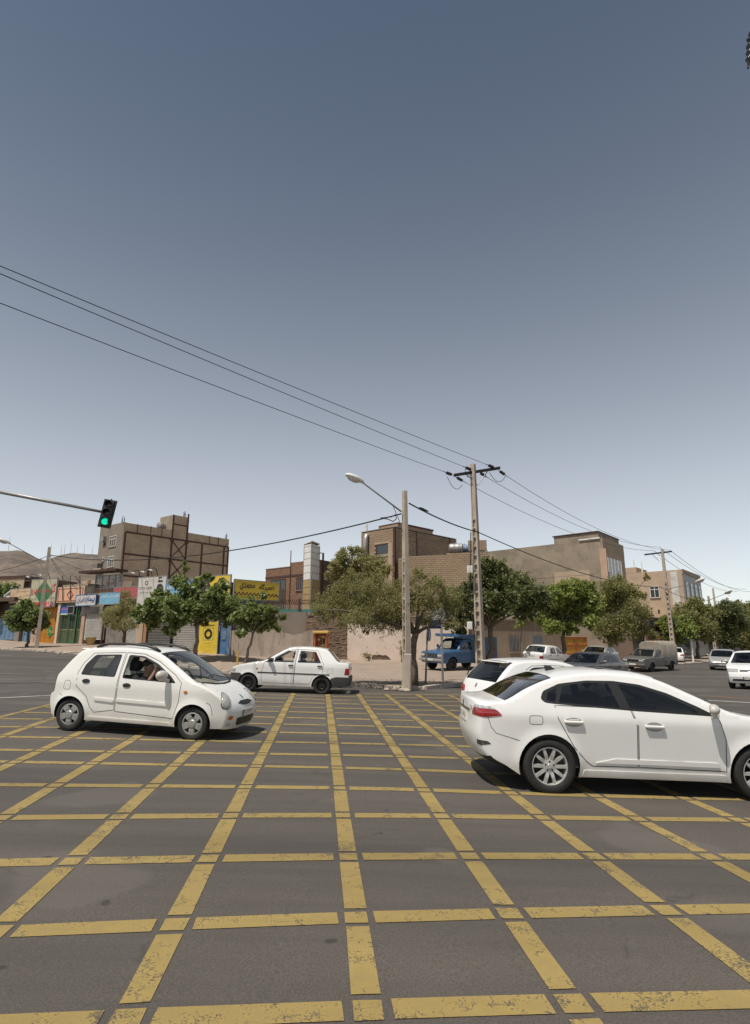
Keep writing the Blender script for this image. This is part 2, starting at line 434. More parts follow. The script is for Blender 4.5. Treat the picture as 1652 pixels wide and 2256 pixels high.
road = grid_mesh('road', spaced(-90, 190, -40, 50, .75, 8), spaced(-30, 260, -3, 60, .75, 10), 0.0, M_ASPH)
tag(road, 'grey brown asphalt of the street crossing with fine aggregate')
# ---- yellow box-junction lattice; every painted dash is a piece of its own
A_LINES = [((106.5, 1646), (30, 1680.7)), ((64.5, 1563.7), (0, 1580)), ((81, 1595), (18, 1617.7)), ((261, 1647.7), (0, 1803.7)), ((420, 1655), (157.5, 1897)),
           ((644.5, 1531), (385, 2037)), ((722.5, 1534.8), (785, 2026)), ((784.5, 1522.8), (1123.5, 2013.6)), ((856.5, 1534.8), (1466, 2005.6)),
           ((922.5, 1532.8), (1563.5, 1888)), ((1002, 1537), (1626, 1807)), ((1078, 1537), (1652, 1752))]
A_LINES = [A_LINES[i] for i in (1, 2, 0, 3, 4, 5, 6, 7, 8, 9, 10, 11)]
B_ROWS = [((283, 2247), (1248, 2212)), ((385, 2037), (1466, 2005.6)), ((157, 1898), (1563, 1888)), ((258, 1799.5), (1408, 1804.6)), ((123, 1730.3), (1090, 1746)), ((207, 1682), (978, 1699))]
bmid = [1663.6, 1637.2, 1616, 1598, 1583.2, 1570.4, 1560, 1550, 1541.5, 1534.5, 1528]
def line2(a, b): return Vector((a.x, a.y)), (Vector((b.x, b.y)) - Vector((a.x, a.y))).normalized()
AL = [line2(G(*a), G(*b)) for a, b in A_LINES]
for i in range(len(AL)):                     # point them all away from the viewer
 if AL[i][1].y < 0: AL[i] = (AL[i][0], -AL[i][1])
BL = [line2(G(*a), G(*b)) for a, b in B_ROWS]
bdir = (BL[3][1] + BL[4][1] + BL[5][1]).normalized()
for k, y in enumerate(bmid):
 p = G(706 + (722.5 - 706) * (y - HORIZON) / (1534.8 - HORIZON), y); BL.append((Vector((p.x, p.y)), bdir))
def cross(l1, l2):
 (p, d), (q, e) = l1, l2; den = d.x * e.y - d.y * e.x
 t = ((q.x - p.x) * e.y - (q.y - p.y) * e.x) / den; return p + d * t
NA, NB = len(AL), len(BL)
X = [[cross(AL[i], BL[j]) for j in range(NB)] for i in range(NA)]
HWA, HWB, GAP = .072, .075, .045
RJ = random.Random(5)
def dash(corners, name='painted_dash', mat=M_YEL, dz=.004):
 a, b, c, d = [Vector(q) for q in corners]; n = max(1, int((b - a).length / .45))
 vs, fs = [], []
 for i in range(n + 1):
  t = i / n
  for q in (a.lerp(b, t), d.lerp(c, t)):
   j = .004
   vs.append((q.x + RJ.uniform(-j, j), q.y + RJ.uniform(-j, j), zg(q.x, q.y) + dz))
 for i in range(n): fs.append((2 * i, 2 * i + 2, 2 * i + 3, 2 * i + 1))
 return mesh_obj(name, vs, fs, mat, road)
def seen(p, m=120):
 if p.y < 1.2: return False
 x, y = proj((p.x, p.y, 0)); return -m < x < IW + m and y < IH + 200
for i in range(NA):
 d = AL[i][1]
 for j in range(NB):
  e = BL[j][1]; c = X[i][j]
  if i + 1 < NA:                                     # cross-bar between two lines
   c2 = X[i + 1][j]
   if (seen(c) or seen(c2)) and (c2 - c).length > .5:
    u = (c2 - c).normalized(); q = Vector((-u.y, u.x)); k = HWA + GAP
    sh = d * 0
    dash([c + u * k - q * HWB, c2 - u * k - q * HWB, c2 - u * k + q * HWB, c + u * k + q * HWB])
  if j + 1 < NB:
   c2 = X[i][j + 1]
   if (seen(c) or seen(c2)) and (c2 - c).length > .35:
    u = (c2 - c).normalized(); q = Vector((-u.y, u.x)); k = HWB + GAP
    dash([c + u * k - q * HWA, c2 - u * k - q * HWA, c2 - u * k + q * HWA, c + u * k + q * HWA])
  if seen(c):
   q = Vector((-d.y, d.x))
   dash([c - d * HWB + q * HWA, c + d * HWB + q * HWA, c + d * HWB - q * HWA, c - d * HWB - q * HWA], 'painted_square')
# lines of the lattice towards the near edge, below the first row
for i in range(NA):
 d = AL[i][1]; c = X[i][0]; q = Vector((-d.y, d.x)); k = HWB + GAP
 if seen(c, 500): dash([c - d * k + q * HWA, c - d * 1.0 + q * HWA, c - d * 1.0 - q * HWA, c - d * k - q * HWA])
# white and orange lane lines
def stripe(pix, w, mat, name):
 pts = [G(*q) for q in pix]
 for a, b in zip(pts[:-1], pts[1:]):
  a2, b2 = Vector((a.x, a.y)), Vector((b.x, b.y)); u = (b2 - a2).normalized(); q = Vector((-u.y, u.x)) * w / 2
  n = max(1, int((b2 - a2).length / 2.2))
  for k in range(n):
   p0, p1 = a2.lerp(b2, k / n), a2.lerp(b2, (k + .96) / n)
   dash([p0 - q, p1 - q, p1 + q, p0 + q], name, mat)
stripe([(-60, 1541), (130, 1531)], .16, M_WHT, 'white_stripe')
stripe([(-60, 1497), (240, 1495)], .10, M_WHT, 'white_stripe')
stripe([(1560, 1543), (1720, 1552)], .16, M_WHT, 'white_stripe')
stripe([(1540, 1533), (1720, 1543)], .13, M_ORG, 'orange_stripe')
stripe([(1200, 1536), (1420, 1530)], .13, M_WHT, 'white_stripe')
# ---- pavement of the far corner, raised behind a kerb of separate stones
SD = Vector((.65, .76)).normalized()              # the street running away on the right
CORNER = Vector((1.05, 20.35))
FA = P(0, 1413, 48); FB = P(505, 1447, 37.5)      # shop fronts on the left
FD = Vector((FA.x - FB.x, FA.y - FB.y)).normalized()
K1 = Vector((-8.8, 32.1)); K2 = K1 + FD * 90
def kerb_path():
 pts = []
 def seg(a, b):
  n = max(1, int((b - a).length / .95))
  for k in range(n): pts.append(a.lerp(b, k / n))
 seg(K2, K1 + FD * .8); seg(K1 + FD * .8, K1 + (CORNER - K1).normalized() * .8)
 c0 = CORNER - (CORNER - K1).normalized() * 1.1; c1 = CORNER + SD * 1.1
 seg(K1 + (CORNER - K1).normalized() * .8, c0)
 for k in range(5):
  t = k / 5; pts.append(c0 * (1 - t) ** 2 + CORNER * 2 * t * (1 - t) + c1 * t * t)
 seg(c1, CORNER + SD * 110); pts.append(CORNER + SD * 110)
 return pts
KP = kerb_path()
KH = .13
def cdt_fill(loop, step):
 xs = [p[0] for p in loop]; ys = [p[1] for p in loop]
 vs = [Vector((p[0], p[1])) for p in loop]; n = len(vs)
 def inside(x, y):
  r = False; j = n - 1
  for i in range(n):
   if (vs[i].y > y) != (vs[j].y > y) and x < (vs[j].x - vs[i].x) * (y - vs[i].y) / (vs[j].y - vs[i].y) + vs[i].x: r = not r
   j = i
  return r
 ed = [(i, (i + 1) % n) for i in range(n)]
 y = min(ys) + step / 2
 while y < max(ys):
  x = min(xs) + step / 2
  while x < max(xs):
   if inside(x, y): vs.append(Vector((x + .05 * math.sin(y * 7), y)))
   x += step
  y += step
 r = geometry.delaunay_2d_cdt(vs, ed, [], 0, 1e-5)
 V = r[0]; F = []
 for f in r[2]:
  c = sum((V[i] for i in f), Vector((0, 0))) / len(f)
  if inside(c.x, c.y): F.append(tuple(f))
 return V, F
loop = [tuple(p) for p in KP] + [tuple(CORNER + SD * 110 + Vector((-40, 20))), (-40, 92), (-95, 95)]
V2, F2 = cdt_fill(loop, 1.6)
pavement = mesh_obj('pavement', [(p.x, p.y, zg(p.x, p.y) + KH - .012) for p in V2], F2, M_PAVE, None, True)
if pavement.data.polygons[0].normal.z < 0:
 pavement.data.flip_normals()
tag(pavement, 'dusty beige pavement of the far street corner', kind='structure')
ks = None
for a, b in zip(KP[:-1], KP[1:]):
 m = (a + b) / 2
 if m.y > 85 or m.x < -45 or m.x > 60: continue
 u = (b - a).normalized(); q = Vector((-u.y, u.x)); L = (b - a).length
 mid = m - Vector((0, 0)); 
 if q.dot(m - Vector((0, 0))) < 0: q = -q                 # q points to the pavement
 if ks is None:
  ks = []
  for k in range(5):
   w = .17 + RJ.uniform(-.01, .015); h = KH + RJ.uniform(-.008, .012); s = MB()
   s.rbox(-.475, .475, -.03, w, -.2, h, RJ.uniform(.012, .03))
   s.v = [(x + RJ.uniform(-.008, .008), y + RJ.uniform(-.012, .012), z + RJ.uniform(-.012, .008) * (z > 0)) for x, y, z in s.v]
   ks.append(s)
  kmesh = []
  for s in ks:
   o = s.build('kerb_stone', M_KERB, pavement); kmesh.append(o.data); bpy.data.objects.remove(o)
 o = bpy.data.objects.new('kerb_stone', RJ.choice(kmesh)); link(o); o.parent = pavement
 o.location = (m.x, m.y, zg(m.x, m.y) + RJ.uniform(-.012, .012))
 ang = math.atan2(u.y, u.x)
 if Vector((-math.sin(ang), math.cos(ang))).dot(q) < 0: ang += math.pi
 sl = (zg(b.x, b.y) - zg(a.x, a.y)) / L
 o.rotation_euler = (RJ.uniform(-.03, .03), 0, ang + RJ.uniform(-.02, .02)); o.scale = ((L - .012) / .95, 1, 1)
# broken lumps of kerb at the corner and by the left post, leaf litter is stuff on the pavement
def lump(x, y, r, name='broken_kerb_lump', mat=M_KERB, parent=pavement, dz=0.0):
 s = MB(); s.ell((0, 0, 0), r, r * RJ.uniform(.6, .9), r * RJ.uniform(.35, .6), 8, 5)
 s.v = [(a * RJ.uniform(.75, 1.2), b * RJ.uniform(.75, 1.2), c * RJ.uniform(.7, 1.2)) for a, b, c in s.v]
 o = s.build(name, mat, parent); o.location = (x, y, zg(x, y) + dz + r * .15); o.rotation_euler = (0, 0, RJ.uniform(0, 6)); return o
for k in range(22):
 t = RJ.uniform(-1.6, 1.6); d = (CORNER - K1).normalized() if t < 0 else SD
 p = CORNER + d * t + Vector((RJ.uniform(-.15, .15), RJ.uniform(-.25, .35))); lump(p.x, p.y, RJ.uniform(.05, .17), dz=.02)
for k in range(9):
 p = K1 + FD * RJ.uniform(11, 15.5) + Vector((RJ.uniform(-.2, .2), RJ.uniform(-.5, .1))); lump(p.x, p.y, RJ.uniform(.1, .24))
# fallen leaves and twigs
lv, lf = [], []
for k in range(2600):
 p = CORNER + Vector((RJ.gauss(.2, 2.6), abs(RJ.gauss(1.3, 1.4)) + .1 + .0))
 if (p - CORNER).dot(Vector((-.52, .85))) < .25 or (p - CORNER).dot(Vector((-.76, .65))) < .2: continue
 a = RJ.uniform(0, 6.28); L = RJ.uniform(.02, .06); w = L * RJ.uniform(.2, .5); z = zg(p.x, p.y) + KH - .004
 n = len(lv); ca, sa = math.cos(a), math.sin(a)
 for (i, j, dz) in ((-L, 0, 0), (0, -w, RJ.uniform(0, .015)), (L, 0, RJ.uniform(0, .01)), (0, w, RJ.uniform(0, .012))):
  lv.append((p.x + i * ca - j * sa, p.y + i * sa + j * ca, z + dz + .004))
 lf.append((n, n + 1, n + 2, n + 3))
t = NT('dead_leaf'); t.bsdf(t.ramp(t.island(), [(0, (.05, .035, .02)), (1, (.20, .14, .08))]), .9)
tag(mesh_obj('leaf_litter', lv, lf, t.m), 'dry fallen leaves and twigs behind the corner kerb', 'leaf litter', kind='stuff')
# ================================================================== HILLS beyond the town
def hill_material():
 t = NT('dry_hillside'); v = t.pos()
 a = t.noise(v, .012, 8, .65); b = t.noise(v, .06, 6, .7)
 c = t.ramp(a, [(.36, (.095, .078, .068)), (.5, (.15, .118, .09)), (.64, (.21, .16, .112))])
 c = t.mix(t.ramp(b, [(.45, 0.0), (.62, .7)]), c, (.075, .065, .06))
 t.bsdf(c, .95, 0, b, .6, 6.0); return t.m
def hills():
 ridge = [(-420, 1215), (-200, 1200), (-60, 1212), (0, 1206), (30, 1205), (55, 1213), (95, 1228), (118, 1222), (150, 1216), (180, 1217), (215, 1226), (270, 1255), (340, 1300), (430, 1345), (560, 1392), (700, 1412), (900, 1420)]
 Yr = 1150.0; nx, ny = 150, 34; rn = np.random.default_rng(3)
 rx = [P(a, 1300, Yr).x for a, b in ridge]; rz = [P(a, b + 14, Yr).z for a, b in ridge]
 xs = np.linspace(rx[0], rx[-1], nx); zr = np.interp(xs, rx, rz)
 def vn(n, m):
  q = rn.random((m, n)); return q
 def noise(f):
  gx, gy = int(f * 3) + 2, f + 2; q = rn.random((gy, gx))
  X = np.linspace(0, gx - 1.001, nx); Y = np.linspace(0, gy - 1.001, ny); xi = X.astype(int); yi = Y.astype(int)
  fx = X - xi; fy = (Y - yi)[:, None]; fx = fx * fx * (3 - 2 * fx); fy = fy * fy * (3 - 2 * fy)
  return (q[yi][:, xi] * (1 - fx) + q[yi][:, xi + 1] * fx) * (1 - fy) + (q[yi + 1][:, xi] * (1 - fx) + q[yi + 1][:, xi + 1] * fx) * fy - .5
 N = noise(3) * 60 + noise(6) * 34 + noise(12) * 16 + noise(24) * 7
 vs = []
 for j in range(ny):
  t = j / (ny - 1)                       # 0 foot, .7 ridge, 1 back
  y = 620 + (Yr - 620) * t / .72
  sh = math.sin(min(t / .72, 1.0) * math.pi / 2) ** 1.35 if t < .72 else 1 - (t - .72) / .28 * .5
  for i in range(nx):
   amp = min(t / .72, 1) * (1 - abs(t - .36) * .2) * (0.15 if abs(t - .72) < .02 else 1)
   vs.append((xs[i] * (y / Yr) ** .9, y, max(zr[i] - 4, 0) * sh + 4 * sh + N[j, i] * amp * .42 * min(1, zr[i] / 60)))
 fs = [(j * nx + i, j * nx + i + 1, (j + 1) * nx + i + 1, (j + 1) * nx + i) for j in range(ny - 1) for i in range(nx - 1)]
 return tag(mesh_obj('hills', vs, fs, hill_material(), None, True), 'dry brown rocky hills behind the town on the left', kind='structure')
hills()
# ================================================================== BUILDINGS
import unicodedata
_FORMS = {}
for _cp in list(range(0xFB50, 0xFDFF)) + list(range(0xFE70, 0xFEFD)):
 _d = unicodedata.decomposition(chr(_cp)).split()
 if len(_d) == 2 and _d[0] in ('<isolated>', '<initial>', '<medial>', '<final>'):
  _FORMS.setdefault(chr(int(_d[1], 16)), {})[_d[0][1:-1]] = chr(_cp)
def fa(s):
 """join the letters and set them right to left"""
 out = []; n = len(s)
 def dual(c): return c in _FORMS and 'initial' in _FORMS[c] or c == '\u0640'
 def joins(c): return c in _FORMS and 'final' in _FORMS[c] or c == '\u0640'
 i = 0
 while i < n:
  c = s[i]; prev = i > 0 and dual(s[i - 1]) and joins(c); nxt = i + 1 < n and dual(c) and joins(s[i + 1])
  if c == '\u0644' and i + 1 < n and s[i + 1] == '\u0627':
   out.append('\ufefc' if prev else '\ufefb'); i += 2; continue
  f = _FORMS.get(c)
  if f: c = f.get('medial' if prev and nxt else 'final' if prev else 'initial' if nxt else 'isolated', c)
  out.append(c); i += 1
 return ''.join(out[::-1])
def m_brick(name, cols, mortar_dirt=.25, objrand=False, rough=.9):
 t = NT(name); v = t.pos()
 r = t.n('ShaderNodeMath', operation='FRACT'); a = t.math('MULTIPLY', t.island(), 7.31)
 if objrand: a = t.math('ADD', a, t.math('MULTIPLY', t.orand(), 13.7))
 t.l(a, r.inputs[0])
 n = len(cols); c = t.ramp(r.outputs[0], [(i / (n - 1), q) for i, q in enumerate(cols)])
 d = t.noise(v, .6, 6, .65); e = t.noise(v, 22, 4, .7)
 c = t.mix(t.ramp(d, [(.42, 0.0), (.72, mortar_dirt * 1.6)]), c, tuple(q * .45 for q in cols[0]))
 c = t.mix(t.ramp(e, [(.3, .22), (.7, 0.0)]), c, tuple(q * .5 for q in cols[0]))
 t.bsdf(c, rough, 0, e, .5, .01); return t.m
TB_ = [(.48, .365, .25), (.57, .44, .31), (.52, .40, .28), (.61, .475, .34), (.45, .34, .235)]
B_TAN = m_brick('tan_brick', TB_)
B_TANO = m_brick('tan_brick_piece', TB_, objrand=True)
B_RED = m_brick('red_brown_brick', [(.22, .115, .07), (.28, .16, .10), (.25, .14, .09), (.32, .20, .13), (.19, .11, .075)])
B_REDO = m_brick('red_brown_brick_piece', [(.22, .115, .07), (.28, .16, .10), (.25, .14, .09), (.32, .20, .13), (.19, .11, .075)], objrand=True)
B_BLK = m_brick('tan_block', [(.31, .22, .14), (.35, .25, .165), (.33, .235, .155), (.37, .27, .18)])
B_BLKO = m_brick('tan_block_piece', [(.31, .22, .14), (.35, .25, .165), (.33, .235, .155), (.37, .27, .18)], objrand=True)
B_RUB = m_brick('old_rubble_brick', [(.22, .14, .095), (.30, .20, .14), (.26, .175, .12), (.36, .26, .185), (.19, .125, .09)], .4, objrand=True)
M_MORT = plain('brick_mortar', (.13, .10, .075), .95, 0, .2, 2.0, bump=.4)
M_CEM = plain('grey_cement_render', (.21, .175, .14), .95, 0, .16, .55, dirt=(.12, .10, .085), dirt_amt=.55, bump=.5)
M_CEM2 = plain('brown_cement_render', (.28, .225, .168), .95, 0, .26, .7, dirt=(.14, .115, .09), dirt_amt=.75, bump=.5)
M_BEI = plain('beige_render', (.40, .30, .21), .93, 0, .12, .6, dirt=(.22, .17, .125), dirt_amt=.4, bump=.4)
M_STEEL = plain('rusty_red_steel', (.075, .035, .028), .75, .2, .35, 6, dirt=(.12, .055, .03), dirt_amt=.5)
M_DSTEEL = flat('dark_steel', (.03, .028, .026), .55, .6)
M_GREYM = plain('grey_metal', (.32, .31, .30), .5, .5, .15, 4, dirt=(.12, .09, .06), dirt_amt=.35, bump=.05)
M_WPAINT = plain('white_painted_metal', (.68, .66, .62), .5, 0, .10, 5, dirt=(.30, .24, .18), dirt_amt=.35, bump=.05)
M_DARK = flat('dark_inside', (.012, .011, .010), .9)
M_PANE = flat('window_pane', (.045, .055, .06), .08, 0, Specular_IOR_Level=.6)
M_PANEB = plain('curtained_pane', (.34, .36, .36), .25, 0, .3, 5, bump=0)
M_CREAM = plain('cream_fascia', (.56, .46, .34), .75, 0, .12, 2, dirt=(.26, .18, .11), dirt_amt=.5, bump=.1)
M_PEACH = plain('peach_panel', (.62, .36, .22), .7, 0, .2, 3, dirt=(.5, .42, .33), dirt_amt=.7, bump=.05)
M_ORG2 = plain('orange_gate_paint', (.52, .235, .03), .55, 0, .14, 4, dirt=(.30, .11, .015), dirt_amt=.45, bump=.05)
M_GRN = plain('dark_green_paint', (.035, .10, .05), .5, 0, .2, 5, dirt=(.10, .08, .05), dirt_amt=.4, bump=.05)
M_GRN2 = plain('grass_green_paint', (.02, .15, .055), .6, 0, .15, 4, dirt=(.10, .10, .06), dirt_amt=.3, bump=.05)
M_BLUED = plain('faded_blue_paint', (.16, .27, .40), .6, 0, .18, 4, dirt=(.20, .15, .11), dirt_amt=.6, bump=.05)
M_BRWN = plain('brown_timber', (.085, .055, .04), .8, 0, .3, 5, bump=.3)
M_CORR = plain('weathered_tin', (.24, .215, .19), .6, .3, .25, 2.5, dirt=(.11, .07, .045), dirt_amt=.7, bump=.1)
M_SHD = plain('dark_grey_shutter', (.115, .108, .10), .6, .2, .12, 4, dirt=(.18, .14, .10), dirt_amt=.4, bump=.05)
M_SHL = plain('silver_shutter', (.42, .40, .375), .42, .6, .12, 4, dirt=(.16, .12, .09), dirt_amt=.4, bump=.05)
M_PINK = plain('pink_stone', (.44, .30, .215), .8, 0, .14, 1.2, dirt=(.30, .20, .14), dirt_amt=.4, bump=.2)
M_MARB = plain('white_marble_cladding', (.52, .50, .47), .45, 0, .22, .9, dirt=(.24, .23, .22), dirt_amt=.7, bump=.1)
M_MARB_SHADE = plain('shaded_marble_cladding', (.30, .29, .28), .5, 0, .25, 1.1, dirt=(.12, .115, .11), dirt_amt=.7, bump=.1)  # darker marble: the street front's shade is put into its colour
M_TEAL = plain('teal_paint', (.03, .17, .14), .6, 0, .2, 4, bump=.05)
M_BLUEDOOR = plain('blue_door_paint', (.055, .135, .27), .6, 0, .2, 2.2, dirt=(.32, .34, .36), dirt_amt=.55, bump=.08)
def m_plaster(name, col, stain, peel, amt=.6):
 t = NT(name); v = t.pos()
 mp = t.n('ShaderNodeMapping'); mp.inputs['Scale'].default_value = (1.5, 1.5, .42); t.l(v, mp.inputs['Vector'])
 run = t.noise(mp.outputs[0], 1.5, 5, .65); big = t.noise(v, .55, 6, .65); mid = t.noise(v, 2.4, 6, .7); fine = t.noise(v, 26, 3, .6)
 c = t.ramp(big, [(.3, tuple(q * .86 for q in col)), (.7, tuple(q * 1.08 for q in col))])
 c = t.mix(t.math('MULTIPLY', t.ramp(run, [(.48, 0.0), (.74, 1.0)]), amt), c, stain)
 c = t.mix(t.ramp(mid, [(.60, 0.0), (.645, .9)]), c, peel)
 t.bsdf(c, .95, 0, t.math('ADD', mid, t.math('MULTIPLY', fine, .35)), .5, .03); return t.m
M_PLA = m_plaster('stained_plaster', (.40, .325, .265), (.17, .135, .11), (.25, .195, .15), .8)
M_PLB = m_plaster('pink_white_plaster', (.78, .64, .53), (.62, .48, .38), (.46, .35, .27), .35)
M_PLC = m_plaster('brown_house_plaster', (.31, .235, .17), (.17, .13, .10), (.23, .175, .13), .6)
def inrect(s, z, ops):
 return any(a - .02 < s < b + .02 and c - .02 < z < d + .02 for a, b, c, d in ops)
def bricks(fr, s0, s1, z0, z1, bw, bh, mat, parent, ops=(), proud=.014, d=0.0, nparts=0, matp=None, jit=.004, zfirst=-99, drop=None, name='brick'):
 """courses of bricks standing proud of the mortar; the nearest ones as pieces, the rest in one mesh"""
 rr = random.Random(int(s0 * 97 + z1 * 31)); items = []
 row = 0; z = z0; g = min(.022, bh * .18)
 while z + bh * .6 <= z1:
  off = (row % 2) * bw / 2; s = s0 - off
  while s < s1:
   a, b = max(s + g / 2, s0), min(s + bw - g / 2, s1)
   if b - a > .03 and not inrect((a + b) / 2, z + bh / 2, ops) and not (drop and drop((a + b) / 2, z, rr)):
    items.append((a, b, z + g / 2, min(z + bh - g / 2, z1), proud + rr.uniform(-jit, jit)))
   s += bw
  z += bh; row += 1
 items.sort(key=lambda q: (q[2] < zfirst, (fr.p(q[0], q[2]) - Vector((0, 0, CAM_H))).length))
 if nparts:
  base = None; mi = bpy.data.meshes.new(name)
  m = MB().box(0, 1, -1, 0, 0, 1); mi.from_pydata(m.v, [], m.f); mi.materials.append(matp or mat); mi.update()
  rz = fr.rot(); flip = Vector((math.sin(rz), -math.cos(rz), 0)).dot(fr.n) < 0
  for a, b, c, e, pr in items[:nparts]:
   o = bpy.data.objects.new(name, mi); link(o); o.parent = parent
   if flip:
    o.location = fr.p(b, c, d - .02); o.rotation_euler = (0, 0, rz + math.pi)
   else:
    o.location = fr.p(a, c, d - .02); o.rotation_euler = (0, 0, rz)
   o.scale = (b - a, pr + .02, e - c)
  items = items[nparts:]
 if items:
  it = np.array(items); n = len(it); u = np.array(fr.u); nn = np.array(fr.n); o0 = np.array(fr.o)
  vs = np.zeros((n, 8, 3))
  for k, (i, j, w) in enumerate(((0, 2, 0), (1, 2, 0), (1, 3, 0), (0, 3, 0), (0, 2, 1), (1, 2, 1), (1, 3, 1), (0, 3, 1))):
   dd = (d + it[:, 4]) if w else np.full(n, d - .02)
   vs[:, k] = o0 + it[:, i:i + 1] * u + dd[:, None] * nn; vs[:, k, 2] = it[:, j]
  fl = np.array([(4, 5, 6, 7), (0, 1, 5, 4), (1, 2, 6, 5), (2, 3, 7, 6), (3, 0, 4, 7)])
  q = vs[0]; nrm = np.cross(q[5] - q[4], q[6] - q[4])
  if nrm.dot(nn) < 0: fl = fl[:, ::-1]
  fs = (np.arange(n)[:, None, None] * 8 + fl[None]).reshape(-1, 4)
  ob = mesh_obj(name if not nparts else 'brick_courses', vs.reshape(-1, 3), fs, mat, parent); ob['kind'] = 'stuff'
class Bld:
 """one building or wall: parts are boxes laid out on upright faces"""
 def __init__(b, name, fr, label, cat, group=None):
  b.fr = fr; b.root = empty(name, (fr.o.x, fr.o.y, zg(fr.o.x, fr.o.y))); tag(b.root, label, cat, group); b.inv = Matrix.Translation(-b.root.location)
 def mk(b, mb, name, mat, parent=None, smooth=False):
  if parent is None:
   mb.v = [tuple(Vector(v) - b.root.location) for v in mb.v]; return mb.build(name, mat, b.root, smooth)
  mb.v = [tuple(Vector(v) - b.root.location) for v in mb.v]; o = mb.build(name, mat, parent, smooth); return o
 def box(b, name, mat, s0, s1, z0, z1, d0, d1, fr=None, parent=None):
  m = MB(); (fr or b.fr).box(m, s0, s1, z0, z1, d0, d1); return b.mk(m, name, mat, parent)
 def prect(b, name, mat, x0, y0, x1, y1, d0, d1, fr=None, parent=None, foot=False, pad=0.0):
  f = fr or b.fr; s0, s1, z0, z1 = f.rect(x0, y0, x1, y1)
  if foot: q = f.p((s0 + s1) / 2, 0); z0 = zg(q.x, q.y) - .3
  return b.box(name, mat, s0 - pad, s1 + pad, z0, z1, d0, d1, f, parent)
 def bricks(b, fr, *a, **k):
  f2 = Frame.__new__(Frame); f2.o = fr.o - Vector((b.root.location.x, b.root.location.y, 0)); f2.u = fr.u; f2.n = fr.n; f2.len = fr.len
  zz = b.root.location.z; a = list(a); a[2] -= zz; a[3] -= zz
  k['ops'] = [(p, q, r - zz, s - zz) for p, q, r, s in k.get('ops', ())]
  if 'zfirst' in k: k['zfirst'] -= zz
  if k.get('drop'):
   dr = k['drop']; k['drop'] = lambda s, z, rr: dr(s, z + zz, rr)
  class _F: pass
  bricks(f2, *a, parent=b.root, **k)
 def window(b, fr, x0, y0, x1, y1, depth=.14, frame=M_WPAINT, pane=M_PANEB, bars=1, cross=1, d=0.0):
  s0, s1, z0, z1 = fr.rect(x0, y0, x1, y1)
  w = b.box('window', M_DARK, s0, s1, z0, z1, d - .05, d + .012, fr)
  t = .06
  b.box('pane', pane, s0 + t, s1 - t, z0 + t, z1 - t, d, d + .02, fr, w)
  m = MB(); fr.box(m, s0, s1, z0, z0 + t, d, d + .05); fr.box(m, s0, s1, z1 - t, z1, d, d + .05); fr.box(m, s0, s0 + t, z0 + t, z1 - t, d, d + .05); fr.box(m, s1 - t, s1, z0 + t, z1 - t, d, d + .05)
  b.mk(m, 'frame', frame, w)
  for k in range(bars):
   q = s0 + (s1 - s0) * (k + 1) / (bars + 1); b.box('mullion', frame, q - t / 2, q + t / 2, z0 + t, z1 - t, d + .015, d + .045, fr, w)
  for k in range(cross):
   q = z1 - (z1 - z0) * .3; b.box('transom', frame, s0 + t, s1 - t, q - t / 2, q + t / 2, d + .016, d + .047, fr, w)
  b.box('sill', M_CEM, s0 - .08, s1 + .08, z0 - .07, z0 - .002, d, d + .12, fr, w)
  return s0, s1, z0, z1
 def solid(b, name, mat, fr, s0, s1, z0, z1, depth, d=0.0):
  return b.box(name, mat, s0, s1, z0, z1, d - depth, d, fr)
def xy(px, Y, py=1300):
 p = P(px, py, Y); return (p.x, p.y)
# ---------------------------------------------------------------- tall brick block with a steel frame (far left)
BA = P(270, 1200, 75); BB = P(503, 1220, 88); BL0 = P(218, 1200, 78.8)
fr = Frame((BA.x, BA.y), (BB.x, BB.y)); fl = Frame((BL0.x, BL0.y), (BA.x, BA.y))
b = Bld('brick_apartment_block', fr, 'tall tan brick block with exposed rusty steel frame and a stair tower on its roof', 'building')
zt = P(270, 1150, 75).z; zp = P(270, 1171, 75).z; z2 = P(270, 1219, 75).z; z1 = P(270, 1267, 75).z; zb = 0.0
m = MB(); A3 = fl.p(0, 0); q = [Vector((BA.x, BA.y, 0)), Vector((BB.x, BB.y, 0)), Vector((BB.x, BB.y, 0)) + (A3 - Vector((BA.x, BA.y, 0))), A3]
ins = [p + (sum(q, Vector()) / 4 - p).normalized() * .02 for p in q]
m.hexa([(p.x, p.y, zb) for p in ins] + [(p.x, p.y, zt - .05) for p in ins]); b.mk(m, 'wall', M_MORT)
L = fr.len
b.bricks(fr, 0.02, L - .02, z1 - 1.6, zt, .30, .105, B_TAN, nparts=300, matp=B_TANO, zfirst=z1)
b.box('side_wall', M_CEM, 0, fl.len - .03, zb, zt + .02, -.15, .02, fl)
# steel members of the long face
def beam(name, s0, s1, za, zb_, w=.10): b.box(name, M_STEEL, s0, s1, za, zb_, -.02, w, fr)
sx = [0.12, fr.px(437, 1250)[0] * 0 + fr.px(443 - 2, 1250)[0] * 0]
cols = [fr.px(p_, 1230)[0] for p_ in (270.5, 329, 375, 408, 443, 492, 501.5)]
for s in cols: b.box('steel_column', M_STEEL, s - .11, s + .11, z1 - 1.8, zp if s not in cols[2:4] else zt + 1.9, -.02, .11, fr)
for za in (zp, z2, z1):
 for s0, s1 in zip(cols[:-1], cols[1:]):
  if s1 - s0 > .4: b.box('steel_beam', M_STEEL, s0 + .11, s1 - .11, za - .11, za + .11, -.02, .10, fr)
for p_ in (303, 333, 357, 463, 483): 
 s = fr.px(p_, 1160)[0]; b.box('parapet_post', M_STEEL, s - .04, s + .04, zp + .11, zt - .02, -.02, .07, fr)
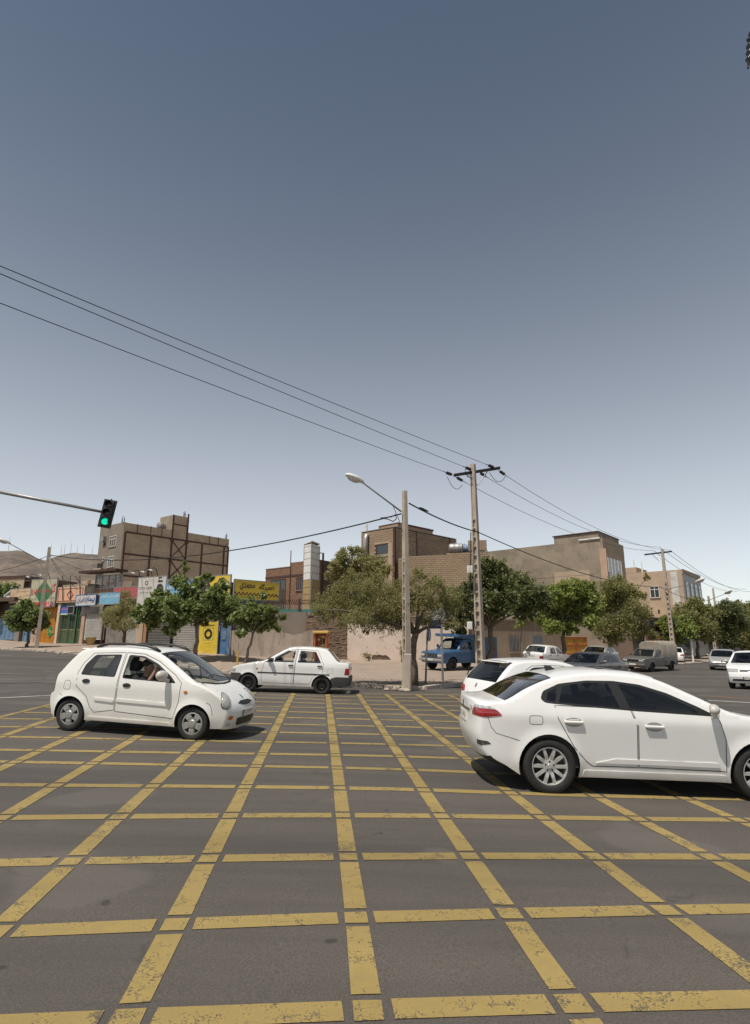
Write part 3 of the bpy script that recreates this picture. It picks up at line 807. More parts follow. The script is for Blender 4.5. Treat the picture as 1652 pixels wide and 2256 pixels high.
def diag(sa, za, sb, zb2, r=.07):
 m = MB(); m.tube([fr.p(sa, za, .06), fr.p(sb, zb2, .06)], r, 6); b.mk(m, 'brace', M_STEEL)
for lo_, hi_ in ((z2, zp), (z1, z2), (z1 - 1.7, z1)):
 diag(cols[2], hi_ - .2, cols[3], lo_ + .2); diag(cols[2], lo_ + .2, cols[3], hi_ - .2)
 for s in cols[2:4]: b.box('gusset_plate', M_STEEL, s - .26, s + .26, hi_ - .42, hi_ + .1, -.02, .125, fr)
diag(cols[5], z1 - 1.6, cols[6] - .1, z1, .05); diag(cols[5], zp, cols[6] - .1, zp + .6, .05)
# stair tower
ztt = fr.px(394, 1136)[1]; s0, s1 = cols[2], cols[3]
m = MB(); fr.box(m, s0 - .0, s1, zt - .3, ztt, -3.2, -.02); b.mk(m, 'tower_wall', M_BEI)
b.bricks(fr, s0 + .1, s1 - .1, zt, ztt, .30, .105, B_TAN)
b.box('steel_beam', M_STEEL, s0 + .1, s1 - .1, ztt - 1.45, ztt - 1.28, -.02, .10, fr)
for s, w in ((s0, .1), (s1, .1)): b.box('tower_post', M_STEEL, s - w, s + w, zt + 1.9, ztt + (.5 if s == s1 else 0), -.02, .10, fr)
f2 = Frame((fr.p(s0, 0).x, fr.p(s0, 0).y), tuple((fr.p(s0, 0) + (A3 - Vector((BA.x, BA.y, 0))).normalized() * 3.4)[:2]))
b.box('tower_side', M_CEM2, .02, 3.35, zt - .1, ztt, -.1, .02, f2)
for p_ in (270, 405, 500):
 s = fr.px(p_ + 2, 1160)[0]; zz = (ztt if p_ == 405 else zt)
 m = MB()
 for k in range(9):
  a = random.Random(k + p_); x = s + a.uniform(-.22, .22); m.tube([fr.p(x, zz - .1, -.3), fr.p(x + a.uniform(-.15, .15), zz + a.uniform(.5, 1.0), -.3 + a.uniform(-.1, .1))], .02, 4)
 b.mk(m, 'starter_bars', M_STEEL)
for (x0, y0, x1, y1) in ((241.5, 1181, 256, 1204.5), (237.5, 1225.5, 251, 1249.5)): b.window(fl, x0, y0, x1, y1, bars=2)
b.window(fl, 226, 1228, 230.5, 1236, bars=0, cross=0, pane=M_TEAL); b.box('vent_opening', M_DARK, *fl.rect(214.5, 1241, 227, 1252), .02, .03, fl)
b.box('air_cooler', M_GREYM, *fl.rect(228, 1183, 234.5, 1193), .02, .45, fl); b.box('vent_opening', M_DARK, *fl.rect(229, 1196, 233, 1202), .02, .03, fl)
b.box('balcony_slab', M_BEI, *fl.rect(212, 1253, 229, 1258), .02, .5, fl)
# rooftop tank
def tank(p, r, L, name, label, cat='water tank', mat=None, rz=0.0):
 m = MB(); m.lathe([(0.01, -L / 2), (r * .7, -L / 2 + .02), (r, -L / 2 + r * .3), (r, -L * .18), (r * 1.02, -L * .16), (r, -L * .14), (r, L * .14), (r * 1.02, L * .16), (r, L * .18), (r, L / 2 - r * .3), (r * .7, L / 2 - .02), (.01, L / 2)], 20, 'x')
 root = empty(name, p, rz); o = m.build('drum', mat or M_GREYM, root, angle=40); o.location = (0, 0, r + .25)
 for s in (-.3, .3): MB().box(s * L - .05, s * L + .05, -r * .7, r * .7, 0, .4).build('cradle', M_STEEL, root)
 MB().lathe([(.08, r * 2 + .2), (.08, r * 2 + .32), (.01, r * 2 + .33)], 10).build('filler_cap', M_GREYM, root)
 return tag(root, label, cat)
pt = fr.p((s0 + cols[1]) / 2 + 1.2, zt, -2.2); tank(Vector((pt.x, pt.y, zt - .05)), .55, 1.5, 'water_tank', 'round metal water tank on the steel framed brick block', rz=fr.rot())
# ---------------------------------------------------------------- row of shops on the left
SF = Frame((FA.x, FA.y), (FB.x, FB.y))
def sgz(x0, x1):
 s = SF.px((x0 + x1) / 2, 1400)[0]; q = SF.p(s, 0); return zg(q.x, q.y)
def shop(label, x0, x1, ytop, mat, depth=6.0, name='shop'):
 b = Bld(name, SF, label, 'shop', 'small shops along the left pavement')
 s0, s1, _, z1 = SF.rect(x0, ytop, x1, 1400); zb = sgz(x0, x1) - .4
 b.box('wall', mat, s0 + .01, s1 - .01, zb, z1, -depth, -.32); b.s0, b.s1, b.z1, b.zb = s0, s1, z1, zb
 b.box('roof', M_CEM2, s0 + .012, s1 - .012, z1 + .003, z1 + .16, -depth, -.05)
 return b
def pier(b, x0, x1, ytop, mat, d=.03): return b.prect('pier', mat, x0, ytop, x1, 1412, -.32, d, foot=True)
def fold_door(b, x0, x1, y0, y1, n, mat, frame, name='door_panel', bars=3, d=-.16):
 s0, s1, z0, z1 = SF.rect(x0, y0, x1, y1); z0 = max(z0, sgz(x0, x1) + .14); w = (s1 - s0) / n
 for k in range(n):
  a, c = s0 + k * w + .02, s0 + (k + 1) * w - .02
  p = b.box(name, mat, a, c, z0, z1, d - .05, d)
  m = MB(); t = min(.07, w * .12)
  for (e, f, g_, h) in ((a, a + t, z0, z1), (c - t, c, z0, z1), (a + t, c - t, z1 - t, z1), (a + t, c - t, z0, z0 + t), (a + t, c - t, z0 + (z1 - z0) * .45, z0 + (z1 - z0) * .45 + t)):
   SF.box(m, e, f, g_, h, d + .002, d + .035)
  b.mk(m, 'frame', frame, p)
  for q in range(bars):
   x = a + (c - a) * (q + 1) / (bars + 1); b.box('rib', frame, x - .012, x + .012, z0 + t, z1 - t, d + .001, d + .022, parent=p)
# a: blue folding doors, far left
b = shop('leftmost shop, tall faded blue folding doors under dark brown grating', -70, 46, 1322, M_BRWN)
fold_door(b, -40, 35, 1362, 1411, 8, M_BLUED, M_BLUED)
fold_door(b, -40, 35, 1330, 1361, 5, M_BRWN, M_BRWN, 'grating_panel', 4)
pier(b, 36.5, 46, 1330, M_CEM); b.prect('roof_edge', M_BRWN, -70, 1319, 46, 1327, -.3, .55)
b.prect('small_sign', flat('navy_sign', (.03, .06, .17), .5), 18, 1336, 34, 1350, -.12, -.06)
# b: half blue door
b = shop('narrow shop with one pale blue door between grey pier and pink pipes', 46, 80, 1322, M_BRWN)
fold_door(b, 47, 71, 1379, 1413, 3, M_BLUED, M_BLUED); fold_door(b, 47, 71, 1330, 1378, 2, M_BRWN, M_BRWN, 'grating_panel', 3)
pier(b, 72, 79, 1338, M_PINK)
# c: orange gate
b = shop('gas conversion workshop with bright orange panelled gate and green diamond', 80, 129.5, 1330, M_CREAM)
fold_door(b, 86, 124, 1337, 1416, 4, M_ORG2, M_ORG2, 'gate_leaf', 5); pier(b, 124.5, 129.5, 1330, M_CREAM); pier(b, 80, 86, 1338, M_PINK)
s0, s1, z0, z1 = SF.rect(99, 1378, 117, 1405)
m = MB(); sm, zm = (s0 + s1) / 2, (z0 + z1) / 2; m.poly([SF.p(s0, zm, -.10), SF.p(sm, z0, -.10), SF.p(s1, zm, -.10), SF.p(sm, z1, -.10)]); dm = b.mk(m, 'green_diamond', M_GRN2)
M_TXW = flat('white_lettering', (.72, .70, .66), .6); M_TXR = flat('red_lettering', (.42, .025, .03), .6); M_TXB = flat('blue_lettering', (.02, .06, .22), .6)
M_TXK = flat('black_lettering', (.012, .012, .014), .6); M_TXY = flat('yellow_lettering', (.62, .42, .04), .6); M_TXG = flat('grey_lettering', (.22, .20, .18), .6)
o_ = SF.p(sm, zm, -.095) - b.root.location; text_mesh('C N G', M_TXY, 'lettering', dm, width=.9, origin=o_, u=SF.u, bold=.01)
# d: green gates, cream fascia
b = shop('shop with dark green ironwork gates below a cream and peach fascia', 129.5, 186, 1292, M_CREAM)
s0, s1, z0, z1 = SF.rect(129.5, 1293, 188, 1327); b.box('fascia', M_CREAM, s0, s1, z0, z1, -.32, .12)
for k in range(4):
 w = (s1 - s0 - .4) / 4; b.box('fascia_panel', M_PEACH, s0 + .2 + k * w + .03, s0 + .2 + (k + 1) * w - .03, z0 + .14, z1 - .14, .12, .135)
M_REDL = flat('red_trim', (.38, .08, .05), .6)
def ring(b, s0, s1, z0, z1, t, d0, d1, mat, name, par=None, diamond=False):
 m = MB()
 if diamond:
  sm, zm = (s0 + s1) / 2, (z0 + z1) / 2; q = [(s0, zm), (sm, z0), (s1, zm), (sm, z1)]
  for i in range(4): m.tube([SF.p(*q[i], d1), SF.p(*q[(i + 1) % 4], d1)], t / 2, 4)
 else:
  SF.box(m, s0, s1, z0, z0 + t, d0, d1); SF.box(m, s0, s1, z1 - t, z1, d0, d1); SF.box(m, s0, s0 + t, z0 + t, z1 - t, d0, d1); SF.box(m, s1 - t, s1, z0 + t, z1 - t, d0, d1)
 return b.mk(m, name, mat, par)
ring(b, s0 + .12, s1 - .12, z0 + .1, z1 - .1, .05, .12, .15, M_REDL, 'fascia_frame'); sm, zm = (s0 + s1) / 2, (z0 + z1) / 2; ring(b, sm - .35, sm + .35, zm - .35, zm + .35, .06, 0, .15, M_REDL, 'diamond', diamond=True)
M_GGOLD = plain('worn_gold_green', (.20, .16, .07), .6, 0, .2, 6, bump=.05)
for (x0, x1) in ((131, 147.5), (147.5, 163.5), (166, 178.5)):
 s0, s1, z0, z1 = SF.rect(x0, 1332, x1, 1418); z0 = max(z0, sgz(x0, x1) + .14)
 g_ = b.box('gate_leaf', M_PANE, s0 + .02, s1 - .02, z0, z1, -.22, -.2)
 zm = z0 + (z1 - z0) * .33
 ring(b, s0 + .02, s1 - .02, z0, z1, .08, -.2, -.13, M_GRN, 'leaf_frame', g_)
 b.box('lower_panel', M_GRN, s0 + .1, s1 - .1, z0 + .08, zm, -.2, -.17, parent=g_); b.box('mid_rail', M_GGOLD, s0 + .1, s1 - .1, zm, zm + .1, -.2, -.14, parent=g_); b.box('top_rail', M_GRN, s0 + .1, s1 - .1, z1 - .9, z1 - .82, -.2, -.14, parent=g_)
 n = 5 if x1 - x0 > 14 else 4
 for k in range(n):
  q = s0 + .1 + (s1 - s0 - .2) * (k + .5) / n; b.box('iron_bar', M_GGOLD if k % 2 else M_GRN, q - .018, q + .018, zm + .1, z1 - .9, -.19, -.155, parent=g_); b.box('panel_rib', M_GGOLD, q - .015, q + .015, z0 + .12, zm - .04, -.17, -.15, parent=g_)
pier(b, 163.5, 166, 1330, M_GRN, -.05); pier(b, 179, 186, 1330, M_PINK)
M_BLUEAD = flat('blue_advert', (.04, .12, .42), .45)
o = b.prect('advert_panel', M_BLUEAD, 132.5, 1334, 149, 1351, -.1, -.05); s0, s1, z0, z1 = SF.rect(132.5, 1334, 149, 1351)
b.box('advert_base', flat('pale_green_strip', (.45, .55, .42), .6), s0, s1, z0 - .12, z0 - .003, -.1, -.05, parent=o)
text_mesh(fa('باطری اتومبیل'), flat('pink_lettering', (.62, .14, .22), .6), 'lettering', o, width=(s1 - s0) * .85, height=.26, origin=SF.p((s0 + s1) / 2, z0 + (z1 - z0) * .62, -.045) - b.root.location, u=SF.u, bold=.012)
s0, s1, z0, z1 = SF.rect(150.5, 1336, 164, 1352); ac = b.box('window_cooler', M_DARK, s0, s1, z0, z1, -.2, .05); ring(b, s0 - .04, s1 + .04, z0 - .04, z1 + .04, .07, .0, .08, M_GREYM, 'cooler_frame', ac)
# e: white lattice gate
b = shop('insurance shop closed by a white diamond lattice gate', 186, 229, 1312, M_CEM2)
s0, s1, z0, z1 = SF.rect(187, 1354, 227, 1408); b.box('shop_inside', M_DARK, s0, s1, sgz(187, 227), z1, -.31, -.30)
RL = random.Random(9)
for k in range(26):
 x, z_ = RL.uniform(s0 + .1, s1 - .3), RL.uniform(z0 + .1, z1 - .3); b.box('goods_on_shelf', flat('stock%d' % (k % 4), [(.35, .10, .22), (.10, .22, .06), (.30, .28, .10), (.28, .18, .30)][k % 4], .7), x, x + RL.uniform(.12, .3), z_, z_ + RL.uniform(.1, .24), -.298, -.25)
ring(b, s0 - .04, s1 + .04, z0 - .04, z1 + .04, .05, -.12, -.06, M_WPAINT, 'lattice_frame')
n = 17; H = z1 - z0; Wd = s1 - s0; stp = .19
k = -int(H / stp) - 1
while k * stp < Wd:
 for sg in (1, -1):
  c0 = k * stp
  a0, a1 = max(0, c0), min(Wd, c0 + H)
  if a1 - a0 > .05:
   ya, yb = a0 - c0, a1 - c0
   if sg < 0: ya, yb = H - ya, H - yb
   m = MB(); m.tube([SF.p(s0 + a0, z0 + ya, -.09 + .012 * sg), SF.p(s0 + a1, z0 + yb, -.09 + .012 * sg)], .026, 4); b.mk(m, 'lattice_bar', M_WPAINT)
 k += 1
b.prect('shutter_box', M_CORR, 187, 1337, 227, 1353, -.25, .05); pier(b, 227, 229.5, 1312, M_STEEL)
# f, g: tin fronts
def corrugated(b, x0, x1, y0, y1, mat, name='tin_panel', step=.16, d=-.15):
 s0, s1, z0, z1 = SF.rect(x0, y0, x1, y1); z0 = max(z0, sgz(x0, x1) + .12); n = max(2, int((s1 - s0) / .95))
 for i in range(n):
  a, c = s0 + (s1 - s0) * i / n, s0 + (s1 - s0) * (i + 1) / n - .02; m = MB(); k = int((c - a) / step * 2)
  for j in range(k):
   u0, u1 = a + (c - a) * j / k, a + (c - a) * (j + 1) / k; e0, e1 = (0, .035) if j % 2 else (.035, 0)
   m.quad(SF.p(u0, z0, d + e0), SF.p(u1, z0, d + e1), SF.p(u1, z1, d + e1), SF.p(u0, z1, d + e0))
  b.mk(m, name, mat)
b = shop('tin fronted shop of dull grey sheets under a small blue sign', 229.5, 274, 1316, M_CEM)
corrugated(b, 231, 272, 1356, 1424, M_CORR); b.prect('lintel', M_STEEL, 230, 1350, 273, 1355, -.3, .02); pier(b, 272, 275, 1330, M_CEM)
b = shop('junk shop of pale tin sheets below a red board', 275, 309, 1318, M_CEM2)
corrugated(b, 276, 302, 1350, 1430, plain('pale_tin', (.40, .38, .36), .5, .3, .25, 3, dirt=(.15, .10, .07), dirt_amt=.6)); pier(b, 302, 309, 1336, M_BEI)
# h, i: shutters
def shutter(b, x0, x1, y0, y1, mat, n, d=-.14):
 s0, s1, z0, z1 = SF.rect(x0, y0, x1, y1); z0 = sgz(x0, x1) + .13; h = (z1 - z0) / n
 src = None
 for k in range(n):
  za = z0 + k * h; m = MB()
  pr = [(0, .0), (.25, .022), (.6, .03), (.85, .018), (1.0, .0)]
  for (t0, e0), (t1, e1) in zip(pr[:-1], pr[1:]): m.quad(SF.p(s0, za + h * t0, d + e0), SF.p(s1, za + h * t0, d + e0), SF.p(s1, za + h * t1, d + e1), SF.p(s0, za + h * t1, d + e1))
  b.mk(m, 'shutter_slat', mat)
 b.box('guide_rail', M_DSTEEL, s0 - .06, s0 - .002, z0, z1, d, d + .06); b.box('guide_rail', M_DSTEEL, s1 + .002, s1 + .06, z0, z1, d, d + .06)
b = shop('shop with dark grey roller shutter beneath the big white board', 309, 377.5, 1292, M_CEM)
shutter(b, 324, 374, 1340, 1436, M_SHD, 26); b.prect('tiled_jamb', plain('striped_tile', (.36, .16, .08), .6, 0, .3, 9, dirt=(.06, .22, .24), dirt_amt=.9), 316, 1340, 322.5, 1434, -.3, 0, foot=True); pier(b, 309, 316, 1336, M_BEI)
b = shop('shop with bright silver roller shutter below the blue car board', 377.5, 437, 1296, M_CEM2)
shutter(b, 379.5, 433, 1340, 1442, M_SHL, 24); pier(b, 433.5, 437, 1330, M_CEM)
b = shop('repair shop at the row end with yellow boards and a blue door', 437, 512, 1290, M_CEM2)
s0, s1, z0, z1 = SF.rect(481, 1372, 510, 1443); z0 = sgz(481, 510) + .13
o = b.box('blue_door', M_BLUEDOOR, s0, s1, z0, z1, -.2, -.1); b.box('door_handle', M_GREYM, s0 + .25, s0 + .5, z0 + .95, z0 + 1.02, -.1, -.05, parent=o); b.box('door_rib', M_BLUEDOOR, (s0 + s1) / 2 - .03, (s0 + s1) / 2 + .03, z0, z1, -.1, -.08, parent=o)
pier(b, 510.2, 512, 1330, M_STEEL)
# ---- boards over the shops
def board(name, label, x0, y0, x1, y1, mat, d0=.14, d1=.24, fr=SF, frame=None, foot=False, cat='sign'):
 s0, s1, z0, z1 = fr.rect(x0, y0, x1, y1)
 c = fr.p((s0 + s1) / 2, z0, d0); root = empty(name, c); tag(root, label, cat, 'sign boards over the shops')
 m = MB(); fr.box(m, s0, s1, z0, z1, d0, d1); m.v = [tuple(Vector(v) - c) for v in m.v]; m.build('panel', mat, root)
 fm = MB(); t = .05; e = d1 + .012
 fr.box(fm, s0 - t, s1 + t, z0 - t, z0, d0, e); fr.box(fm, s0 - t, s1 + t, z1, z1 + t, d0, e); fr.box(fm, s0 - t, s0, z0, z1, d0, e); fr.box(fm, s1, s1 + t, z0, z1, d0, e)
 fm.v = [tuple(Vector(v) - c) for v in fm.v]; fm.build('frame', frame or M_GREYM, root)
 def at(u, v, off=.004): return fr.p(s0 + (s1 - s0) * u, z0 + (z1 - z0) * v, d1 + off) - c
 def txt(t_, mat_, u, v, w, h, bold=.012): return text_mesh(t_, mat_, 'lettering', root, width=(s1 - s0) * w, height=(z1 - z0) * h, origin=at(u, v, .006), u=fr.u, bold=bold)
 def patch(pts, mat_, nm='printed_shape', off=.003):
  q = MB(); q.poly([at(u, v, off) for u, v in pts]); o = q.build(nm, mat_, root)
  return o
 return root, at, txt, patch
def signm(name, col, var=.08):
 col = tuple(c * .80 + .055 for c in col); return plain(name, col, .6, 0, .14, 2.5, dirt=tuple(c * .35 + .12 for c in col), dirt_amt=.55, bump=0)
S_BEI = signm('beige_board', (.46, .42, .26)); S_TAN = plain('tan_board', (.55, .40, .24), .6, 0, .12, 2, dirt=(.28, .16, .09), dirt_amt=.6, bump=0)
S_WHT = signm('white_board', (.60, .56, .50)); S_YEL = plain('yellow_board', (.66, .46, .04), .55, 0, .1, 2.5, dirt=(.38, .26, .05), dirt_amt=.4, bump=0); S_BLU = signm('sky_blue_board', (.10, .27, .50)); S_CYA = signm('cyan_board', (.13, .38, .55)); S_RED = signm('red_board', (.40, .03, .03)); S_NAV = signm('navy_board', (.025, .035, .13))
r_, at, txt, patch = board('sign_board', 'tan faded board with small grey script left of the green diamond board', 29, 1298, 73, 1327, S_TAN)
txt(fa('تعمیر و تنظیم کاربراتور'), M_TXG, .62, .80, .62, .16); txt(fa('لوکس'), M_TXG, .80, .48, .3, .2); patch([(.30, .18), (.60, .18), (.60, .26), (.30, .26)], M_TXK); patch([(.45, .36), (.58, .36), (.58, .42), (.45, .42)], M_TXK); patch([(.68, .02), (.98, .02), (.98, .17), (.74, .17)], M_TXK)
r_, at, txt, patch = board('sign_board', 'beige gas conversion board with green diamond, red script and red lower band', 73.5, 1277, 128.5, 1337, S_BEI)
patch([(.16, .5), (.52, .02), (.90, .5), (.52, .98)], M_GRN2, 'green_diamond'); patch([(0, 0), (1, 0), (1, .17), (0, .17)], flat('red_band', (.40, .05, .05), .6), 'red_band', .005)
txt(fa('گاز سوز خودرو'), M_TXR, .5, .63, .96, .42, .02); txt('CNG', M_TXW, .14, .085, .24, .12); txt('LPG', M_TXW, .85, .085, .26, .12)
txt(fa('نصب انواع کیت'), M_TXK, .82, .30, .32, .1, .006); txt(fa('گاز مایع'), M_TXK, .14, .28, .24, .1, .006); txt('J', M_TXW, .56, .40, .07, .14)
r_, at, txt, patch = board('sign_board', 'white insurance board with blue border and bold blue script', 177, 1312, 219.5, 1334, S_WHT, .25, .36, frame=flat('blue_border', (.04, .12, .32), .5))
txt(fa('بیمه'), M_TXB, .76, .52, .40, .62, .03); txt(fa('ایران'), M_TXB, .22, .52, .36, .62, .03)
q = MB(); q.disc((0, 0, 0), 1, 20, 'y'); c = at(.50, .5, .008); rr_ = .2; q.v = [tuple(c + Vector(SF.u) * x * rr_ + Vector((0, 0, 1)) * z * rr_) for x, y, z in q.v]; q.build('round_emblem', plain('grey_emblem', (.25, .27, .30), .5, 0, .5, 14, bump=0), r_)
r_, at, txt, patch = board('sign_board', 'small cyan board with white script above the tin fronted shop', 229.5, 1307, 273, 1331, S_CYA, .3, .38)
txt(fa('لوازم یدکی و آپاراتی'), M_TXW, .5, .70, .92, .34); txt(fa('پنچرگیری'), flat('pale_blue_lettering', (.35, .55, .70), .6), .6, .26, .5, .2)
r_, at, txt, patch = board('sign_board', 'plain red board half hidden behind the pale green tree', 255, 1294, 310, 1318, S_RED, .05, .14)
r_, at, txt, patch = board('sign_board', 'big white motor oil board with a bearded man in dark glasses', 309.5, 1272, 370, 1335, S_WHT)
txt('SYN', M_TXK, .15, .62, .20, .085, .01); txt('LEX', M_TXK, .42, .62, .19, .085, .01); patch([(.27, .62), (.295, .585), (.32, .62), (.295, .66)], flat('orange_mark', (.6, .25, .06), .5)); txt(fa('روغن موتور سینولکس'), M_TXG, .28, .48, .44, .08, .004)
q = MB(); q.lathe([(.11, 0), (.16, 0)], 20, 'y'); c = at(.30, .80, .008); q.v = [tuple(c + Vector(SF.u) * x + Vector((0, 0, 1)) * z) for x, y, z in q.v]; q.build('round_emblem', M_TXK, r_)
DK = flat('dark_print', (.03, .03, .035), .6)
patch([(.66, .52), (.94, .50), (.90, .66), (.84, .74), (.72, .74), (.68, .66)], DK); patch([(.70, .80), (.88, .80), (.87, .87), (.71, .87)], DK); patch([(.74, .93), (.84, .93), (.86, .98), (.73, .98)], DK); patch([(.71, .89), (.735, .89), (.75, .95), (.73, .95)], DK)
r_, at, txt, patch = board('sign_board', 'sky blue car dealer board with white script behind the mulberry', 371.5, 1277, 429, 1317, S_BLU)
txt(fa('فروش اتومبیل'), M_TXW, .5, .66, .92, .36, .02); patch([(0, 0), (1, 0), (1, .28), (0, .40)], S_CYA); txt(fa('خرید و فروش'), M_TXW, .6, .17, .5, .18)
r_, at, txt, patch = board('sign_board', 'yellow workshop board with black car outline on a spanner', 433, 1270, 511, 1334, S_YEL)
patch([(.0, .35), (.42, .35), (.50, .55), (.40, .88), (.0, .82)], DK, 'black_field'); patch([(.06, .66), (.38, .72), (.36, .76), (.06, .70)], S_WHT, off=.006)
def stroke(pts, w, mat_, nm='line_drawing'):
 q = MB(); q.tube([at(u, v, .006) for u, v in pts], w, 4); q.build(nm, mat_, r_)
stroke([(.55, .66), (.58, .74), (.66, .76), (.72, .90), (.82, .92), (.92, .80), (.97, .76), (.97, .66)], .035, DK); stroke([(.60, .66), (.70, .60), (.86, .60), (.96, .68)], .05, DK); stroke([(.72, .78), (.80, .88), (.88, .78), (.72, .77)], .02, DK)
txt(fa('تعمیرگاه'), DK, .75, .3, .4, .2)
YF = Frame(xy(513.5, 37.2), xy(614, 39.6))
r_, at, txt, patch = board('sign_board', 'long yellow workshop board with black script over a chequered taxi band', 514.5, 1281, 612, 1321, S_YEL, 0, .1, YF)
txt(fa('تعمیرگاه'), M_TXK, .72, .70, .36, .40, .03); txt(fa('محمدی'), M_TXK, .28, .68, .34, .38, .03)
for k in range(24):
 u = k / 24; v = .26 if k % 2 else .34; patch([(u, v - .07), (u + 1 / 24, v - .07), (u + 1 / 24, v + .02), (u, v + .02)], flat('brown_check', (.09, .03, .02), .6), 'check')
txt('۰۹۱۵ ۱۱۳ ۵۴۲۰', M_TXK, .4, .10, .55, .1, .004)
r_, at, txt, patch = board('sign_board', 'navy board under the long yellow board with orange script', 524, 1323, 576, 1347, S_NAV, 0, .08, YF)
txt(fa('تعمیرات'), flat('orange_lettering', (.6, .25, .03), .6), .45, .6, .6, .3, .01); patch([(.82, .1), (.97, .1), (.97, .8), (.82, .8)], flat('red_white_print', (.5, .15, .12), .6))
r_, at, txt, patch = board('sign_board', 'tall yellow poster with a round tyre emblem beside the blue door', 439.5, 1369, 480.5, 1441, S_YEL, .0, .07)
txt(fa('محمدی'), M_TXK, .5, .87, .6, .10, .02)
GP = flat('green_print', (.03, .22, .12), .6)
for a_ in ([(.22, .42), (.78, .42), (.78, .435), (.22, .435)], [(.22, .785), (.78, .785), (.78, .80), (.22, .80)], [(.22, .435), (.24, .435), (.24, .785), (.22, .785)], [(.76, .435), (.78, .435), (.78, .785), (.76, .785)]): patch(a_, GP, 'printed_frame')
q = MB(); q.lathe([(.17, 0), (.34, 0)], 22, 'y'); c = at(.5, .61, .008); q.v = [tuple(c + Vector(SF.u) * x + Vector((0, 0, 1)) * z) for x, y, z in q.v]; q.build('tyre_emblem', M_TXK, r_)
for v, w, t_ in ((.33, .5, 'تعمیر جلو و گیربکس'), (.25, .8, 'انواع خودروهای ایرانی و خارجی'), (.19, .86, 'تعمیر تخصصی پژو و سمند'), (.12, .5, 'محمدی ۰۹۱۵۱۱۳'), (.06, .45, 'آدرس ۳۵۸۶۴۳۰')): txt(fa(t_), M_TXK, .5, v, w, .035, .004)
r_, at, txt, patch = board('sign_board', 'pale green board cut off by the left edge of the picture', -30, 1320, 6.5, 1353, plain('pale_green_board', (.55, .58, .46), .6, 0, .1, 2, bump=0), .5, .6)
# ---- clutter over the shops
b = Bld('glass_balcony', SF, 'aluminium framed glass balcony over the insurance shop', 'balcony')
s0, s1, z0, z1 = SF.rect(196, 1266, 254, 1311); n = 4
for k in range(n + 1):
 q = s0 + (s1 - s0) * k / n; b.box('post', M_GREYM, q - .04, q + .04, z0, z1, -.6, -.52)
for z_ in (z0, (z0 + z1) / 2 - .2, z1): b.box('rail', M_GREYM, s0 + .04, s1 - .04, z_ - .04, z_ + .04, -.59, -.53)
MG = glassm('balcony_glass', (.62, .60, .58))
for k in range(n):
 a, c = s0 + (s1 - s0) * k / n + .045, s0 + (s1 - s0) * (k + 1) / n - .045
 b.box('glass_pane', MG, a, c, (z0 + z1) / 2 - .16, z1 - .045, -.57, -.55); b.box('lower_panel', plain('brown_panel', (.30, .14, .09), .6, 0, .2, 3, bump=0) if k < 3 else M_GREYM, a, c, z0 + .045, (z0 + z1) / 2 - .245, -.58, -.55)
o_ = SF.p((s0 + s1) / 2, z1 - .5, -.54) - b.root.location; text_mesh(fa('خدمات'), M_TXR, 'lettering', b.root, width=1.3, height=.4, origin=o_, u=SF.u)
b.box('back_wall', M_CEM2, s0, s1, z0, z1 - .4, -1.6, -1.5); b.box('steel_canopy', M_STEEL, *SF.rect(181, 1256, 262, 1260.5), -.8, .3)
b.box('floor_slab', M_CEM2, s0, s1, z0 - .12, z0 - .045, -1.6, -.5)
b = Bld('whitewashed_parapet', SF, 'whitewashed brick parapet wall behind the cream fascia', 'wall')
s0, s1, z0, z1 = SF.rect(130, 1272, 200, 1294); b.box('wall', M_MORT, s0, s1, z0 - .5, z1, -2.3, -2.0)
B_WHT = m_brick('whitewashed_brick', [(.48, .43, .37), (.54, .49, .42), (.42, .37, .31), (.57, .52, .45)]); b.bricks(SF, s0, s1, z0 - .4, z1 - .02, .24, .085, B_WHT, d=-2.0, nparts=0)
def rod(name, label, pts, r, mat, cat, group=None):
 c = Vector(pts[0]); m = MB(); m.tube([Vector(p) - c for p in pts], r, 6); o = m.build(name, mat); o.location = c; return tag(o, label, cat, group)
for k, (x, lab) in enumerate(((138, 'nearest the orange gate'), (155, 'second from the orange gate'), (176, 'beside the white insurance board'))):
 rod('steel_rod', 'thin rusty rod standing up from the cream fascia, ' + lab, [SF.p(*SF.px(x, 1322, .2), .2), SF.p(*SF.px(x, 1268, .2), .2)], .03, M_STEEL, 'rod', 'rods over the green gate shop')
rod('bent_pipe', 'dark bent pipe leaning on the whitewashed parapet', [SF.p(*SF.px(152, 1269), -.6), SF.p(*SF.px(157, 1276), -.6), SF.p(*SF.px(166, 1293), -.6)], .05, M_STEEL, 'pipe')
rod('propped_plank', 'brown plank propped against the whitewashed parapet', [SF.p(*SF.px(153, 1293), -1.5), SF.p(*SF.px(154, 1274), -1.7)], .16, plain('orange_wood', (.30, .16, .07), .8, 0, .2, 4), 'plank')
